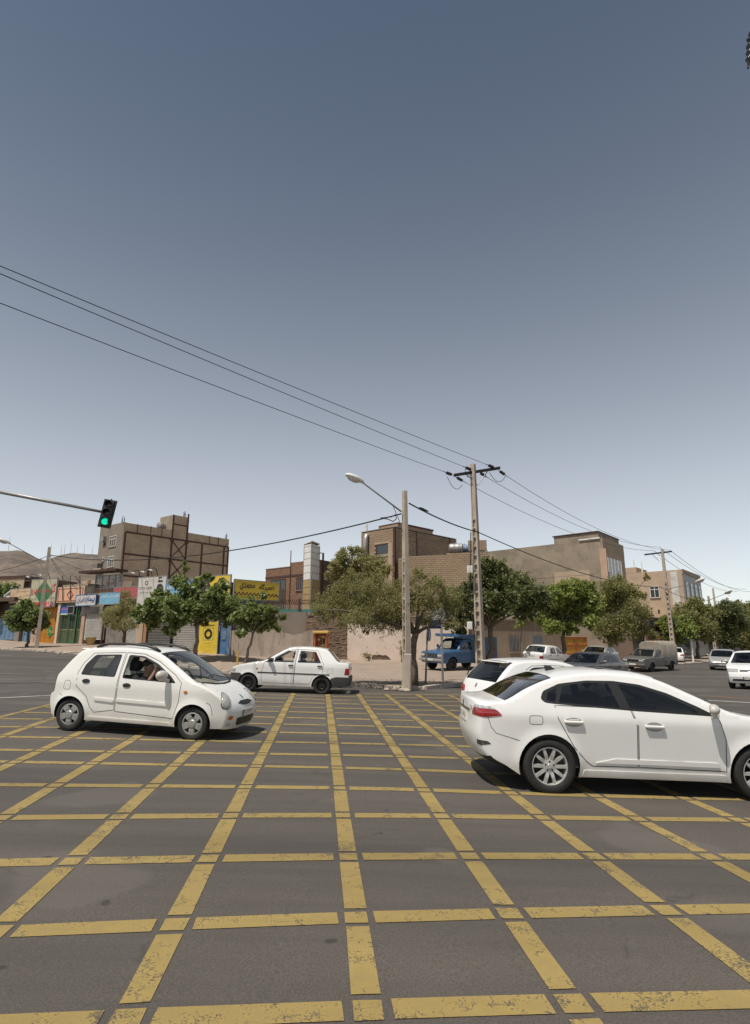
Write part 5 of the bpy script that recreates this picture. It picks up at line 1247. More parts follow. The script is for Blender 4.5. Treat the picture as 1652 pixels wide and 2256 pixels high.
M_BARKP = plain('pale_bark', (.21, .165, .12), .95, 0, .35, 9, dirt=(.08, .06, .045), dirt_amt=.6, bump=.9)
def leaves(centres, per, size, aspect, droop, rng, squash=.85):
 ps, ax = [], []
 for c, r in centres:
  n = max(30, int(per * 3.5 * r ** 2)); d = rng.normal(size=(n, 3)); d /= np.linalg.norm(d, axis=1)[:, None]
  rad = r * rng.random(n) ** .42 * (1 + .22 * rng.normal(size=n))
  q = d * rad[:, None]; q[:, 2] *= squash
  k = max(4, int(n / 26)); sc = rng.normal(size=(k, 3)); sc /= np.linalg.norm(sc, axis=1)[:, None]; sc *= (r * rng.uniform(.4, 1.28, k))[:, None]; sc[:, 2] *= squash
  who = rng.integers(0, k, n); w = rng.random(n) < .78
  q[w] = sc[who[w]] + rng.normal(size=(w.sum(), 3)) * r * .15
  q[:, 2] -= droop * r * np.maximum(0, rng.random(n) - .3) * .8
  ps.append(q + np.array(c))
 p = np.concatenate(ps); n = len(p)
 a = rng.normal(size=(n, 3)); a[:, 2] = a[:, 2] * .6 - .35 - droop; a /= np.linalg.norm(a, axis=1)[:, None]
 b = rng.normal(size=(n, 3)); b[:, 2] *= .45; b -= a * (a * b).sum(1)[:, None]; b /= np.linalg.norm(b, axis=1)[:, None]
 s = size * rng.uniform(.45, 1.6, n)[:, None]; nn = np.cross(a, b)
 v = np.stack([p - a * s * .5, p + b * s * .5 * aspect + nn * s * .08, p + a * s * .5, p - b * s * .5 * aspect + nn * s * .08], 1)
 return v.reshape(-1, 3), np.arange(n * 4).reshape(-1, 4)
def tree(name, label, Y, base, fork, clumps, leafm, per=900, size=.12, aspect=.62, droop=.0, depth=.8, tr=.10, bark=M_BARK, lean=None, seed=1, group='street trees', limbs=5, squash=.85, dz=KH):
 rng = np.random.default_rng(seed); rr = random.Random(seed)
 pb = P(base[0], base[1], Y); pb = on(pb.x, Y, dz); pf = P(fork[0], fork[1], Y)
 sc = FPX / (Y * CT)
 cs = []
 for i, (x, y, r) in enumerate(clumps):
  q = P(x, y, Y + rng.uniform(-1, 1) * depth); cs.append((q - pb, r / sc * 1.30))
 root = empty(name, pb); tag(root, label, 'tree', group)
 f = pf - pb; m = MB(); n = 7; pts, rad = [], []
 for k in range(n):
  t = k / (n - 1); pts.append(Vector((0, 0, 0)).lerp(f, t) + Vector((rr.uniform(-1, 1), rr.uniform(-1, 1), 0)) * tr * .55 * (0 < k < n - 1)); rad.append(tr * (1.28 - .5 * t) if k else tr * 1.6)
 pts[0].z -= .15; m.tube(pts, rad, 9)
 order = sorted(range(len(cs)), key=lambda i: (cs[i][0] - f).length)
 hubs = [(f, tr * .75)]
 far = sorted(cs, key=lambda c: -(c[0] - f).length)
 picked = []
 for c, r in far:
  if all((c - p).length > 1.1 for p in picked): picked.append(c)
  if len(picked) >= limbs: break
 nodes = [(f.copy(), tr * .8)]
 for c in picked:
  a = f; k = 5; prev = None
  mid = f.lerp(c, .5) + Vector((rr.uniform(-.2, .2), rr.uniform(-.2, .2), (c - f).length * .16))
  pl = [f * (1 - t) ** 2 + mid * 2 * t * (1 - t) + c * t * t for t in [i / k for i in range(k + 1)]]
  rd = [tr * (.50 - .42 * i / k) for i in range(k + 1)]
  m.tube(pl, rd, 6); nodes += [(p, r) for p, r in zip(pl[1:], rd[1:])]
 for c, r in cs:
  a, ra = min(nodes, key=lambda q: (q[0] - c).length)
  if (a - c).length > .08:
   mid = a.lerp(c, .5) + Vector((rr.uniform(-.1, .1), rr.uniform(-.1, .1), .08)); m.tube([a, mid, c], [min(ra * .7, tr * .3), tr * .16, tr * .08], 5)
  for k in range(5):
   e = c + Vector((rr.gauss(0, 1), rr.gauss(0, 1), rr.gauss(0, .8) - droop * .6)).normalized() * r * rr.uniform(.6, 1.0); m.tube([c, c.lerp(e, .5) + Vector((0, 0, r * .12)), e], [tr * .09, tr * .06, tr * .03], 4)
 m.build('trunk', bark, root, smooth=True)
 v, fc = leaves([(tuple(c), r) for c, r in cs], per, size, aspect, droop, rng, squash)
 mesh_obj('crown', v, fc, leafm, root)
 return root
tree('small_tree', 'small dark green tree in front of the blue doors', 40.6, (60, 1428), (63, 1392), [(35, 1362, 15), (52, 1345, 16), (50, 1370, 17), (78, 1352, 15), (90, 1363, 13), (70, 1377, 14), (96, 1378, 8), (38, 1380, 10), (62, 1330, 9), (28, 1372, 8)], L_MUL, 900, .16, .7, .05, .5, .09, seed=2)
tree('tamarisk_tree', 'pale grey green tree in front of the red board', 38.5, (272, 1445), (272, 1392), [(243, 1362, 15), (270, 1332, 12), (279, 1308, 9), (262, 1350, 17), (284, 1372, 14), (295, 1345, 13), (233, 1346, 9), (256, 1378, 12), (285, 1322, 10)], L_PAL, 900, .12, .35, .25, .6, .07, seed=3)
tree('mulberry_tree', 'broad mulberry tree with big glossy leaves in front of the shutters', 34.6, (431, 1452), (434, 1372), [(318, 1347, 13), (338, 1330, 15), (362, 1318, 16), (390, 1338, 21), (418, 1312, 21), (397, 1287, 13), (436, 1283, 11), (454, 1270, 7), (411, 1254, 6), (406, 1240, 4), (449, 1328, 24), (480, 1336, 21), (503, 1330, 18), (352, 1352, 17), (332, 1374, 10), (384, 1372, 14), (364, 1390, 7), (442, 1362, 15), (470, 1305, 14), (492, 1293, 10), (379, 1398, 5), (393, 1270, 7), (468, 1274, 6), (412, 1348, 18), (374, 1350, 15), (505, 1362, 13), (310, 1362, 9), (346, 1306, 9), (430, 1342, 16), (520, 1345, 14), (296, 1352, 7)], L_MUL, 760, .19, .8, .12, .9, .11, bark=M_BARKP, seed=4, limbs=7)
tree('young_mulberry_tree', 'leaning young mulberry with a slanting trunk before the stained plaster wall', 33.4, (538, 1461), (557, 1396), [(542, 1366, 17), (573, 1374, 15), (600, 1371, 9), (521, 1360, 12), (590, 1340, 9), (580, 1312, 7), (603, 1346, 9), (560, 1346, 15), (529, 1395, 7), (614, 1384, 6), (586, 1358, 12), (555, 1326, 9), (622, 1360, 6)], L_MUL, 760, .19, .8, .12, .7, .075, bark=M_BARKP, seed=5)
tree('yard_tree', 'grey green tree rising behind the brick wall and duct tower', 43.5, (772, 1440), (775, 1300), [(758, 1224, 15), (785, 1214, 11), (800, 1238, 17), (742, 1246, 14), (828, 1242, 15), (770, 1256, 19), (848, 1256, 13), (815, 1262, 16), (735, 1268, 12)], L_PAL, 800, .17, .5, .1, .9, .13, seed=6, group='trees behind the walls', dz=0)
tree('corner_elm_tree', 'wide drooping dusty elm by the concrete lamp post on the corner', 21.6, (908, 1506), (916, 1396), [(716, 1335, 20), (742, 1305, 22), (772, 1328, 26), (800, 1292, 22), (830, 1332, 28), (860, 1302, 24), (790, 1360, 22), (843, 1370, 21), (880, 1374, 18), (757, 1366, 16), (868, 1345, 25), (900, 1330, 22), (930, 1312, 24), (958, 1332, 22), (984, 1312, 20), (948, 1282, 18), (920, 1262, 15), (896, 1285, 16), (985, 1350, 17), (935, 1366, 16), (1002, 1372, 11), (972, 1288, 12), (812, 1383, 11), (716, 1360, 11), (700, 1345, 12), (735, 1348, 16), (800, 1330, 20), (820, 1305, 20), (772, 1275, 15), (830, 1278, 15), (1004, 1335, 12)], L_OLV, 1750, .075, .42, .35, .75, .15, seed=7, limbs=9)
tree('plane_tree', 'dark green forked tree beside the blue pickup and power pole', 32.8, (1084, 1484), (1080, 1382), [(1072, 1250, 17), (1098, 1256, 20), (1060, 1280, 22), (1100, 1290, 27), (1138, 1288, 24), (1164, 1312, 23), (1188, 1318, 19), (1130, 1322, 24), (1066, 1320, 22), (1158, 1342, 17), (1092, 1340, 17), (1202, 1336, 13), (1036, 1328, 17), (1032, 1368, 12), (1064, 1362, 10), (1026, 1296, 12), (1008, 1318, 17), (1000, 1355, 15), (1012, 1390, 10), (984, 1374, 10), (988, 1332, 13)], L_DRK, 1050, .16, .7, .05, 1.0, .17, seed=8, limbs=7)
tree('round_crowned_tree', 'bright yellow green round tree above the parked white saloon', 39.0, (1240, 1466), (1242, 1394), [(1208, 1335, 20), (1233, 1308, 20), (1268, 1298, 19), (1290, 1322, 22), (1300, 1294, 12), (1240, 1350, 24), (1280, 1350, 23), (1198, 1364, 15), (1220, 1380, 15), (1255, 1384, 12), (1312, 1342, 14), (1302, 1370, 12), (1222, 1322, 15)], L_BRT, 1050, .17, .7, .05, 1.0, .15, seed=9)
tree('thin_young_tree', 'thin young tree with tiny crown before the barred window', 36.5, (1152, 1472), (1148, 1398), [(1148, 1372, 8), (1140, 1380, 5), (1158, 1368, 6), (1146, 1362, 5)], L_BRT, 700, .13, .6, .1, .3, .05, bark=M_BARKP, seed=10)
tree('dusty_olive_tree', 'dusty olive brown tree above the dark saloon and canvas pickup', 44.5, (1342, 1460), (1346, 1412), [(1348, 1292, 20), (1378, 1302, 18), (1340, 1332, 23), (1390, 1342, 22), (1410, 1312, 10), (1420, 1350, 13), (1370, 1376, 24), (1330, 1382, 18), (1410, 1386, 15), (1310, 1352, 14), (1360, 1274, 9), (1425, 1272, 6), (1362, 1320, 18), (1440, 1400, 9), (1350, 1404, 14)], L_OLV, 1000, .14, .5, .25, 1.2, .16, seed=11)
tree('small_bright_tree', 'small bright green tree left of the grey sign post on the right street', 56, (1490, 1452), (1492, 1418), [(1478, 1382, 14), (1500, 1376, 16), (1516, 1390, 13), (1474, 1404, 8), (1470, 1362, 9), (1500, 1400, 12), (1455, 1378, 9)], L_BRT, 900, .2, .7, .05, 1.2, .12, seed=12)
tree('far_street_tree', 'first of the far dusty trees beyond the marble fronted house', 63, (1538, 1452), (1535, 1412), [(1500, 1350, 15), (1528, 1338, 16), (1555, 1352, 17), (1540, 1382, 19), (1518, 1362, 14), (1556, 1395, 14), (1518, 1392, 12)], L_OLV, 800, .22, .6, .15, 1.6, .17, seed=13, group='far trees along the right street')
tree('far_street_tree', 'second of the far dusty trees, left of the cars coming down the street', 76, (1604, 1448), (1604, 1420), [(1580, 1352, 15), (1604, 1346, 18), (1590, 1385, 20), (1618, 1372, 18), (1575, 1400, 13), (1608, 1410, 13)], L_DRK, 700, .26, .6, .15, 2, .2, seed=14, group='far trees along the right street')
tree('far_street_tree', 'third far dusty tree at the edge of view above the white cars', 84, (1650, 1446), (1650, 1420), [(1635, 1348, 18), (1660, 1360, 22), (1634, 1386, 21), (1664, 1400, 20), (1690, 1370, 22), (1640, 1410, 14)], L_OLV, 700, .28, .6, .15, 2, .2, seed=15, group='far trees along the right street')
tree('far_street_tree', 'last far tree seen low between the parked cars on the right street', 100, (1575, 1440), (1575, 1425), [(1560, 1400, 12), (1585, 1395, 14), (1610, 1405, 12), (1640, 1400, 14), (1550, 1412, 9)], L_DRK, 600, .34, .6, .1, 2, .2, seed=16, group='far trees along the right street')
tree('back_garden_tree', 'dark tree behind the leftmost shop and wrecked car', 57, (18, 1390), (18, 1330), [(5, 1306, 12), (22, 1302, 12), (36, 1310, 9), (12, 1320, 11), (-15, 1300, 14), (30, 1320, 8)], L_MUL, 900, .2, .7, .05, 1, .12, seed=17, group='trees behind the walls', dz=0)
# sprigs growing from the pink wall foot
def sprig(label, px, py, Y, h, seed):
 rng = np.random.default_rng(seed); p = P(px, py, Y); root = empty('wall_weed', (p.x, p.y, zg(p.x, p.y) + KH - .02)); tag(root, label, 'weed', 'weeds at the wall foot')
 m = MB(); cs = []
 for k in range(5):
  e = Vector((rng.uniform(-.25, .25), rng.uniform(-.1, .05), h * rng.uniform(.5, 1))); m.tube([(0, 0, 0), e * .5 + Vector((.04, 0, 0)), e], [.012, .009, .004], 4); cs += [(tuple(e), .14), (tuple(e * .6), .11)]
 m.build('stem', M_BARK, root); v, f = leaves(cs, 900, .07, .6, .1, rng); mesh_obj('foliage', v, f, L_PAL, root)
sprig('tall sprig climbing the pink wall left of the lamp post', 884, 1460, 36.7, 1.3, 5); sprig('low grey weed left of the brick hole in the pink wall', 812, 1462, 36.7, .4, 6)
# ================================================================== POLES, WIRES, SIGNS
M_CONC = plain('pole_concrete', (.40, .335, .265), .92, 0, .18, 2.2, dirt=(.20, .16, .125), dirt_amt=.55, bump=.5)
M_INS = flat('dark_porcelain', (.02, .014, .012), .25)
M_WIRE = flat('wire_black', (.012, .012, .012), .6)
M_LAMPG = flat('lamp_bowl', (.55, .53, .48), .3)
def concrete_pole(name, label, base, h, w0, w1, rz, holes, group='concrete poles', rung=.46):
 """H section pole: two flanges, a web set back, rungs across the recess"""
 root = empty(name, base, rz); tag(root, label, 'pole', group)
 def prism(nm, ax0, ax1, ay0, ay1, z0, z1):          # extents as fractions of the half width, tapering
  def W(z): return (w0 + (w1 - w0) * z / h) / 2
  m = MB(); a, c = W(z0), W(z1)
  m.hexa([(ax0 * a, ay0 * a, z0), (ax1 * a, ay0 * a, z0), (ax1 * a, ay1 * a, z0), (ax0 * a, ay1 * a, z0), (ax0 * c, ay0 * c, z1), (ax1 * c, ay0 * c, z1), (ax1 * c, ay1 * c, z1), (ax0 * c, ay1 * c, z1)])
  return m.build(nm, M_CONC, root)
 zs = [-.4] + [h * k / 6 for k in range(1, 7)]
 prism('flange', -1, -.5, -.72, .72, -.4, h); prism('flange', .5, 1, -.72, .72, -.4, h)
 prism('web', -.5, .5, -.12, .12, -.4, h)
 for a, c in holes:      # solid stretches fill the recess
  prism('filled_stretch', -.5, .5, -.70, -.12, a, c); prism('filled_stretch', -.5, .5, .12, .70, a, c)
 z = .35
 while z < h - .3:
  if not any(a - .02 < z < c + .05 for a, c in holes):
   prism('rung', -.5, .5, -.69, -.12, z, z + .09); prism('rung', -.5, .5, .12, .69, z, z + .09)
  z += rung
 return root
def lamp_arm(name, label, a, e, scale=1.0):
 root = empty(name, a); tag(root, label, 'street lamp', 'street lamps'); d = e - a
 m = MB(); m.tube([Vector((0, 0, 0)), d * .5, d], [.035, .03, .026], 8); m.build('arm', M_GREYM, root)
 m = MB(); m.tube([Vector((0, 0, -.55)), d * .22], .015, 5); m.build('stay', M_GREYM, root)
 rz = math.atan2(d.y, d.x); s = scale
 m = MB(); m.ell((.3 * s, 0, .02 * s), .40 * s, .17 * s, .12 * s, 14, 8); m.v = [(x, y * (1 - .25 * (x < .1)), z if z > -.03 * s else -.03 * s) for x, y, z in m.v]; o = m.build('lamp_head', M_WPAINT, root, smooth=True); o.location = d; o.rotation_euler = (0, -.30, rz)
 m = MB(); m.ell((.34 * s, 0, -.03 * s), .26 * s, .14 * s, .11 * s, 12, 8); o = m.build('lamp_bowl', M_LAMPG, root, smooth=True); o.location = d; o.rotation_euler = (0, -.30, rz)
def hang(a, b, sag, n=18): return [a.lerp(b, t) + Vector((0, 0, -4 * sag * t * (1 - t))) for t in [i / n for i in range(n + 1)]]
def wire(name, label, pts, r=.016, group='overhead wires', mat=None):
 c = Vector(pts[0]); m = MB(); m.tube([Vector(p) - c for p in pts], r, 5); o = m.build(name, mat or M_WIRE, smooth=True); o.location = c; return tag(o, label, 'wire', group)
# post with street lamp on the corner
p1 = P(893, 1522, 20.5); p1 = on(1.12, 20.75, .02); h1 = P(891, 1082, 20.75).z - p1.z
concrete_pole('lamp_post', 'concrete lamp post with recessed rungs on the street corner', p1, h1, .30, .18, R(-62), [(h1 * .64, h1)])
m = MB(); m.rbox(-.17, .17, -.05, .05, -.1, 1.25, .03); m.v = [(x * (1 - .15 * z) + .04, y - .24 + .06 * z, z) for x, y, z in m.v]; o = m.build('propped_slab', M_CONC); o.location = p1; o.rotation_euler = (.05, .06, R(-20)); tag(o, 'rough concrete slab leaning on the foot of the lamp post', 'slab')
la = P(884, 1127, 20.7); lamp_arm('street_lamp', 'long street lamp arm with pale head on the corner post', la, P(797, 1062, 20.0), 1.0)
# high voltage pole
p2 = on(5.08, 28.2, .02); h2 = P(1048, 1023, 28.2).z - p2.z
concrete_pole('power_pole', 'tall concrete power pole with steel crossarm beside the blue pickup', p2, h2, .41, .24, R(-40), [(h2 * .73, h2)])
def crossarm(base, label, xa, ya, xb, yb, Y0, Y1, yb0):
 a, e = P(xa, ya, Y0), P(xb, yb, Y1); c = (a + e) / 2; root = empty('crossarm', c); tag(root, label, 'crossarm', 'crossarms of the power line')
 m = MB(); d = (e - a) / 2; n = Vector((-d.y, d.x, 0)).normalized() * .06; u = Vector((0, 0, .07))
 m.hexa([-d - n - u, d - n - u, d + n - u, -d + n - u, -d - n + u, d - n + u, d + n + u, -d + n + u]); m.build('channel', M_DSTEEL, root)
 for s in (-.45, .45):
  q = MB(); q.tube([d * s - u, Vector((0, 0, -.75))], .025, 5); q.build('brace', M_GREYM, root)
 return root, a, e
ca, ea, eb = crossarm(p2, 'dark steel crossarm with stays on the tall power pole', 1000, 1047, 1101, 1031, 28.0, 28.5, 1080)
def insulator(label, a, e, n=4, r=.075):
 root = empty('strain_insulator', a); tag(root, label, 'insulator', 'insulators on the power pole'); d = e - a; L = d.length; dn = d.normalized()
 m = MB(); pr = [(.02, 0), (.02, L * .2)]
 for k in range(n): z = L * (.22 + .5 * k / n); pr += [(.03, z), (r, z + .02), (r, z + .05), (.03, z + .07)]
 pr += [(.02, L * .78), (.018, L)]
 m.lathe(pr, 10); q = Vector((0, 0, 1)).rotation_difference(dn); o = m.build('sheds', M_INS, root, smooth=True); o.rotation_mode = 'QUATERNION'; o.rotation_quaternion = q
def Yfor(px, py, z):
 lo, hi = 2.0, 200.0
 for _ in range(40):
  mid = (lo + hi) / 2
  if P(px, py, mid).z < z: lo = mid
  else: hi = mid
 return lo
LW = []
for k, (ax, ay, bx, by, lab, zz) in enumerate(((998, 1047, 0, 660, 'lowest power line running off to the upper left', 10.3), (1040, 1036, 0, 595, 'middle power line running off to the upper left', 10.75), (1090, 1031, 0, 578, 'upper power line running off to the upper left', 10.75))):
 a = P(ax, ay, 28.1 + .2 * k); e = P(bx, by, Yfor(bx, by, a.z - .15)); dirv = (e - a); e2 = a + dirv * 1.5
 t0 = .9 / dirv.length; ins_end = a.lerp(e, t0); insulator('insulator holding the %s power line on its left' % ('lowest', 'middle', 'upper')[k], a, ins_end, 3, .085)
 pts = hang(ins_end, e2, .10, 26); wire('power_line', lab, pts, .012, 'power lines over the crossing')
# rising bend: droppers and right hand insulators
p3 = on(27.6, 54.0, .02); h3 = P(1452, 1210, 54).z - p3.z; right_ends = []
for k, (ax, ay, ex, ey) in enumerate(((1003, 1050, 1440, 1213), (1055, 1040, 1452, 1205), (1098, 1036, 1476, 1212))):
 a = P(ax, ay, 28.2 + .2 * k); e = P(ex, ey, 54); L = (e - a).length; i_e = a.lerp(e, .95 / L) + Vector((0, 0, -.12)); insulator('insulator on the right of the crossarm, %s of three' % ('first', 'second', 'third')[k], a, i_e, 3, .085)
 wire('power_line', ('left', 'middle', 'right')[k] + ' power line from the tall pole to the next pole down the right street', hang(i_e, e, .9, 20), .013, 'power lines down the right street'); right_ends.append(e)
 j0 = P((980, 1030, 1110)[k], (1052, 1038, 1052)[k], 27.6); wire('jumper_wire', 'drooping jumper loop under the crossarm, %s of three' % ('first', 'second', 'third')[k], hang(P((985, 1024, 1078)[k], (1050, 1033, 1040)[k], 27.9), P((1018, 1036, 1114)[k], (1068, 1036, 1048)[k], 28.6), .42, 12), .014, 'jumper loops on the power pole')
concrete_pole('power_pole', 'second concrete power pole with plain crossarm above the canvas pickup', p3, h3, .41, .22, R(-40), [(h3 * .7, h3)])
ca3, q0, q1 = crossarm(p3, 'thin steel crossarm on the second power pole', 1420, 1222, 1479, 1215, 53.8, 54.2, 1230)
p5 = on(54.5, 92, .02); h5 = P(1643, 1296, 92).z - p5.z; concrete_pole('power_pole', 'third power pole at the far right edge of view', p5, h5, .44, .24, R(-40), [(h5 * .7, h5)], rung=.8)
for k, e in enumerate(right_ends):
 wire('power_line', ('left', 'middle', 'right')[k] + ' power line beyond the second pole towards the street end', hang(e, P((1625, 1643, 1655)[k], (1303, 1298, 1303)[k], 92), 1.1, 18), .02, 'power lines down the right street')
# other lamp posts on the right street
p4 = on(40.2, 69, .02); h4 = P(1552, 1313, 69).z - p4.z; concrete_pole('lamp_post', 'slim concrete lamp post before the far street trees', p4, h4, .34, .22, R(-40), [(h4 * .6, h4)], rung=.6)
lamp_arm('street_lamp', 'far street lamp on the slim lamp post', P(1556, 1324, 69), P(1598, 1308, 66), 1.5); lamp_arm('street_lamp', 'street lamp arm reaching over the road from the second power pole', P(1462, 1300, 54), P(1534, 1283, 51), 1.25)
# post on the left with lamp at the picture edge
pl = on(P(80, 1431, 40).x, 40, .02); hl = P(108, 1206, 40).z - pl.z
lp = concrete_pole('lamp_post', 'plain leaning concrete lamp post before the orange gate', pl, hl, .34, .24, R(-62), [(0, hl)]); lp.rotation_euler[1] = .02
lamp_arm('street_lamp', 'street lamp head cut off by the left picture edge', P(99, 1240, 40), P(20, 1197, 38.5), 1.1)
# cables
tl_ = P(107, 1222, 40); tp1 = P(884, 1132, 20.7)
wire('cable_bundle', 'black cable bundle from the left lamp post to the corner post', hang(tl_, tp1, .95, 30), .028, 'cables between the lamp posts')
wire('cable_loop', 'black loop of spare cable hanging by the corner post', [P(840, 1141, 20.9), P(862, 1139, 20.8), P(872, 1133, 20.7), P(873, 1143, 20.7), P(866, 1149, 20.7), P(855, 1144, 20.8), P(838, 1141, 20.9)], .02, 'cables between the lamp posts')
a = P(901, 1109, 20.8); e = P(1052, 1172, 28.0); wire('cable_bundle', 'black cable bundle from the corner post to the power pole', hang(a, e, .12, 16), .03, 'cables between the lamp posts')
m = MB(); c = a.lerp(e, .18); d = (e - a).normalized(); m.tube([c - d * .5, c - d * .2, c + d * .35], [.03, .055, .03], 6); o = m.build('cable_joint', M_WIRE); tag(o, 'thick taped joint on the cable by the corner post', 'cable joint')
wire('cable_bundle', 'black cable bundle from the power pole down the right street', hang(e, P(1455, 1293, 54), .7, 22), .026, 'cables between the lamp posts')
wire('cable_bundle', 'black cable from the second power pole to the far lamp post', hang(P(1455, 1293, 54), P(1552, 1322, 69), .4, 14), .026, 'cables between the lamp posts')
wire('service_wire', 'black wire leaving the left lamp post towards the left edge', hang(P(103, 1226, 40), P(-60, 1267, 44), .2, 10), .022, 'service wires at the left lamp post')
for k, (x, y, Y) in enumerate(((147, 1283, 43), (172, 1300, 42.5), (205, 1262, 44))): wire('service_wire', 'thin service wire fanning from the left lamp post, %s' % ('steepest', 'middle one', 'flattest')[k], hang(P(108, 1222, 40), P(x, y, Y), .15, 8), .013, 'service wires at the left lamp post')
wire('riser_cable', 'black riser cable running down the tall power pole', [P(1037, 1172, 28.0), P(1036, 1250, 28.0), P(1035, 1330, 28.0), P(1041, 1370, 27.95), P(1046, 1400, 27.9), P(1040, 1450, 27.9), P(1028, 1492, 27.8)], .028)
for (x0, y0, x1, y1, lab) in ((1029, 1247, 1040, 1263, 'upper white meter box on the power pole'), (1029, 1370, 1039.5, 1387, 'lower white meter box on the power pole')):
 a, e = P(x0, y1, 27.95), P(x1, y0, 27.95); m = MB(); m.rbox(a.x, e.x, -.13, .05, 0, e.z - a.z, .02); m.v = [(x - a.x, y, z) for x, y, z in m.v]; root = empty('meter_box', a); tag(root, lab, 'meter box', 'meter boxes on the power pole'); m.build('case', M_WPAINT, root)
 MB().box(.02, e.x - a.x - .02, -.145, -.131, .03, e.z - a.z - .03).build('lid', M_WPAINT, root); MB().box(.0, e.x - a.x + .25, .05, .07, .1, .13).build('strap', M_DSTEEL, root)
# ---------------------------------------------------------------- traffic light on its long arm
ta, te = P(-90, 1066, 19.3), P(226, 1128, 19.9)
root = empty('traffic_light_mast', on(ta.x, ta.y, 0)); tag(root, 'grey traffic light mast whose long arm enters from the left edge', 'traffic light mast')
d0 = root.location; m = MB(); m.tube([(0, 0, -.1), Vector((0, 0, ta.z - d0.z + .2))], [.13, .10], 12); m.build('pole', M_GREYM, root, smooth=True); m = MB(); m.tube([ta - d0, te - d0], [.075, .048], 10); m.build('arm', M_GREYM, root, smooth=True)
hc = P(236, 1131, 19.8); root = empty('traffic_light', hc); tag(root, 'traffic light showing green at the end of the long arm', 'traffic light')
H = .50; M_TLB = flat('traffic_light_housing', (.018, .018, .018), .45); M_OFF = flat('unlit_lens', (.05, .042, .038), .25)
t = NT('lit_green_lens'); vo = t.n('ShaderNodeTexVoronoi'); vo.inputs['Scale'].default_value = 60; t.l(t.obj(), vo.inputs['Vector']); em = t.n('ShaderNodeEmission'); cc = t.ramp(vo.outputs['Distance'], [(.2, (.02, 1.0, .55)), (.7, (.0, .35, .22))]); t.l(cc, em.inputs[0]); em.inputs[1].default_value = 1.3; t.l(em.outputs[0], t.out.inputs['Surface']); M_GREEN = t.m
MB().rbox(-.16, .16, -.02, .22, -H, H, .03).build('housing', M_TLB, root)
MB().rbox(-.24, .24, .05, .075, -H - .06, H + .06, .012).build('backboard', M_TLB, root)
for k, z in enumerate((.33, 0, -.33)):
 m = MB(); m.lathe([(0.001, -.05), (.06, -.048), (.115, -.03), (.125, -.02)], 20, 'y', (0, 0, z)); m.build('lens', M_GREEN if k == 2 else M_OFF, root, smooth=True)
 m = MB(); n = 16
 for i in range(n):
  a0, a1 = R(-20 + 220 * i / n), R(-20 + 220 * (i + 1) / n); r_ = .145
  m.quad((r_ * math.cos(a0), -.02, z + r_ * math.sin(a0)), (r_ * math.cos(a1), -.02, z + r_ * math.sin(a1)), (r_ * math.cos(a1), -.24 - .02 * math.sin(a1), z + r_ * math.sin(a1)), (r_ * math.cos(a0), -.24 - .02 * math.sin(a0), z + r_ * math.sin(a0)))
 o = m.build('visor', M_TLB, root, smooth=True); sm_ = o.modifiers.new('thick', 'SOLIDIFY'); sm_.thickness = .008
m = MB(); m.tube([(0, .1, H), (0, .1, H + .1)], .03, 8); m.build('top_bracket', M_TLB, root); root.rotation_euler = (0, R(8), R(14)); root.scale = (.93, .93, .93)
# ---------------------------------------------------------------- signs on the corner
M_BLUS = flat('road_sign_blue', (.012, .04, .16), .4); M_WHS = flat('road_sign_white', (.62, .62, .60), .45); M_NAVS = flat('street_plate_navy', (.02, .028, .10), .4)
pb = P(937, 1502, 22.6); pb = on(pb.x, 22.6, KH - .02); pt = P(942.5, 1358, 22.6)
root = empty('road_sign', pb); tag(root, 'blue round arrow sign and navy street plate on a grey post behind the lamp post', 'road sign'); d_ = pt - pb
m = MB(); m.tube([(0, 0, -.1), d_], .038, 10); m.build('post', M_GREYM, root, smooth=True)
c = P(945, 1398, 22.5) - pb; dd = empty('round_plate', c, R(70), root); m = MB(); m.lathe([(.001, -.01), (.255, -.01), (.265, 0), (.255, .01), (.001, .01)], 28, 'y'); m.build('disc', M_BLUS, dd); m = MB(); m.lathe([(.24, -.012), (.262, -.012)], 28, 'y'); m.build('white_rim', M_WHS, dd)
m = MB(); m.tube([(0, -.014, -.15), (0, -.014, .05), (.06, -.014, .12)], .028, 5); m.build('white_arrow', M_WHS, dd)
a, e = P(946, 1385, 22.55), P(971, 1366, 22.55); q = MB(); q.rbox(0, e.x - a.x, -.012, .012, 0, e.z - a.z, .004); o = q.build('street_plate', M_NAVS, root); o.location = a - pb; text_mesh('۲۱', M_WHS, 'lettering', o, width=.11, height=.13, origin=(.10, -.015, (e.z - a.z) * .45)); text_mesh(fa('کوی'), M_WHS, 'lettering', o, width=.16, height=.14, origin=(.36, -.015, (e.z - a.z) * .5))
a, e = P(946, 1366, 24.0), P(998, 1338, 24.0); pb2 = on((a.x + e.x) / 2 - .1, 24.05, KH - .02); root = empty('direction_sign', pb2); tag(root, 'big pale direction sign with black chevron end, half hidden in the corner elm', 'road sign')
w, h = e.x - a.x, e.z - a.z; m = MB(); q = [(0, 0), (w * .78, 0), (w, h * .5), (w * .78, h), (0, h)]
m.poly([(x, -.01, z) for x, z in q]); m.poly([(x, .01, z) for x, z in q][::-1]); [m.quad((q[i][0], .01, q[i][1]), (q[(i + 1) % 5][0], .01, q[(i + 1) % 5][1]), (q[(i + 1) % 5][0], -.01, q[(i + 1) % 5][1]), (q[i][0], -.01, q[i][1])) for i in range(5)]
o = m.build('panel', flat('road_sign_grey', (.36, .37, .36), .45), root); o.location = a - pb2
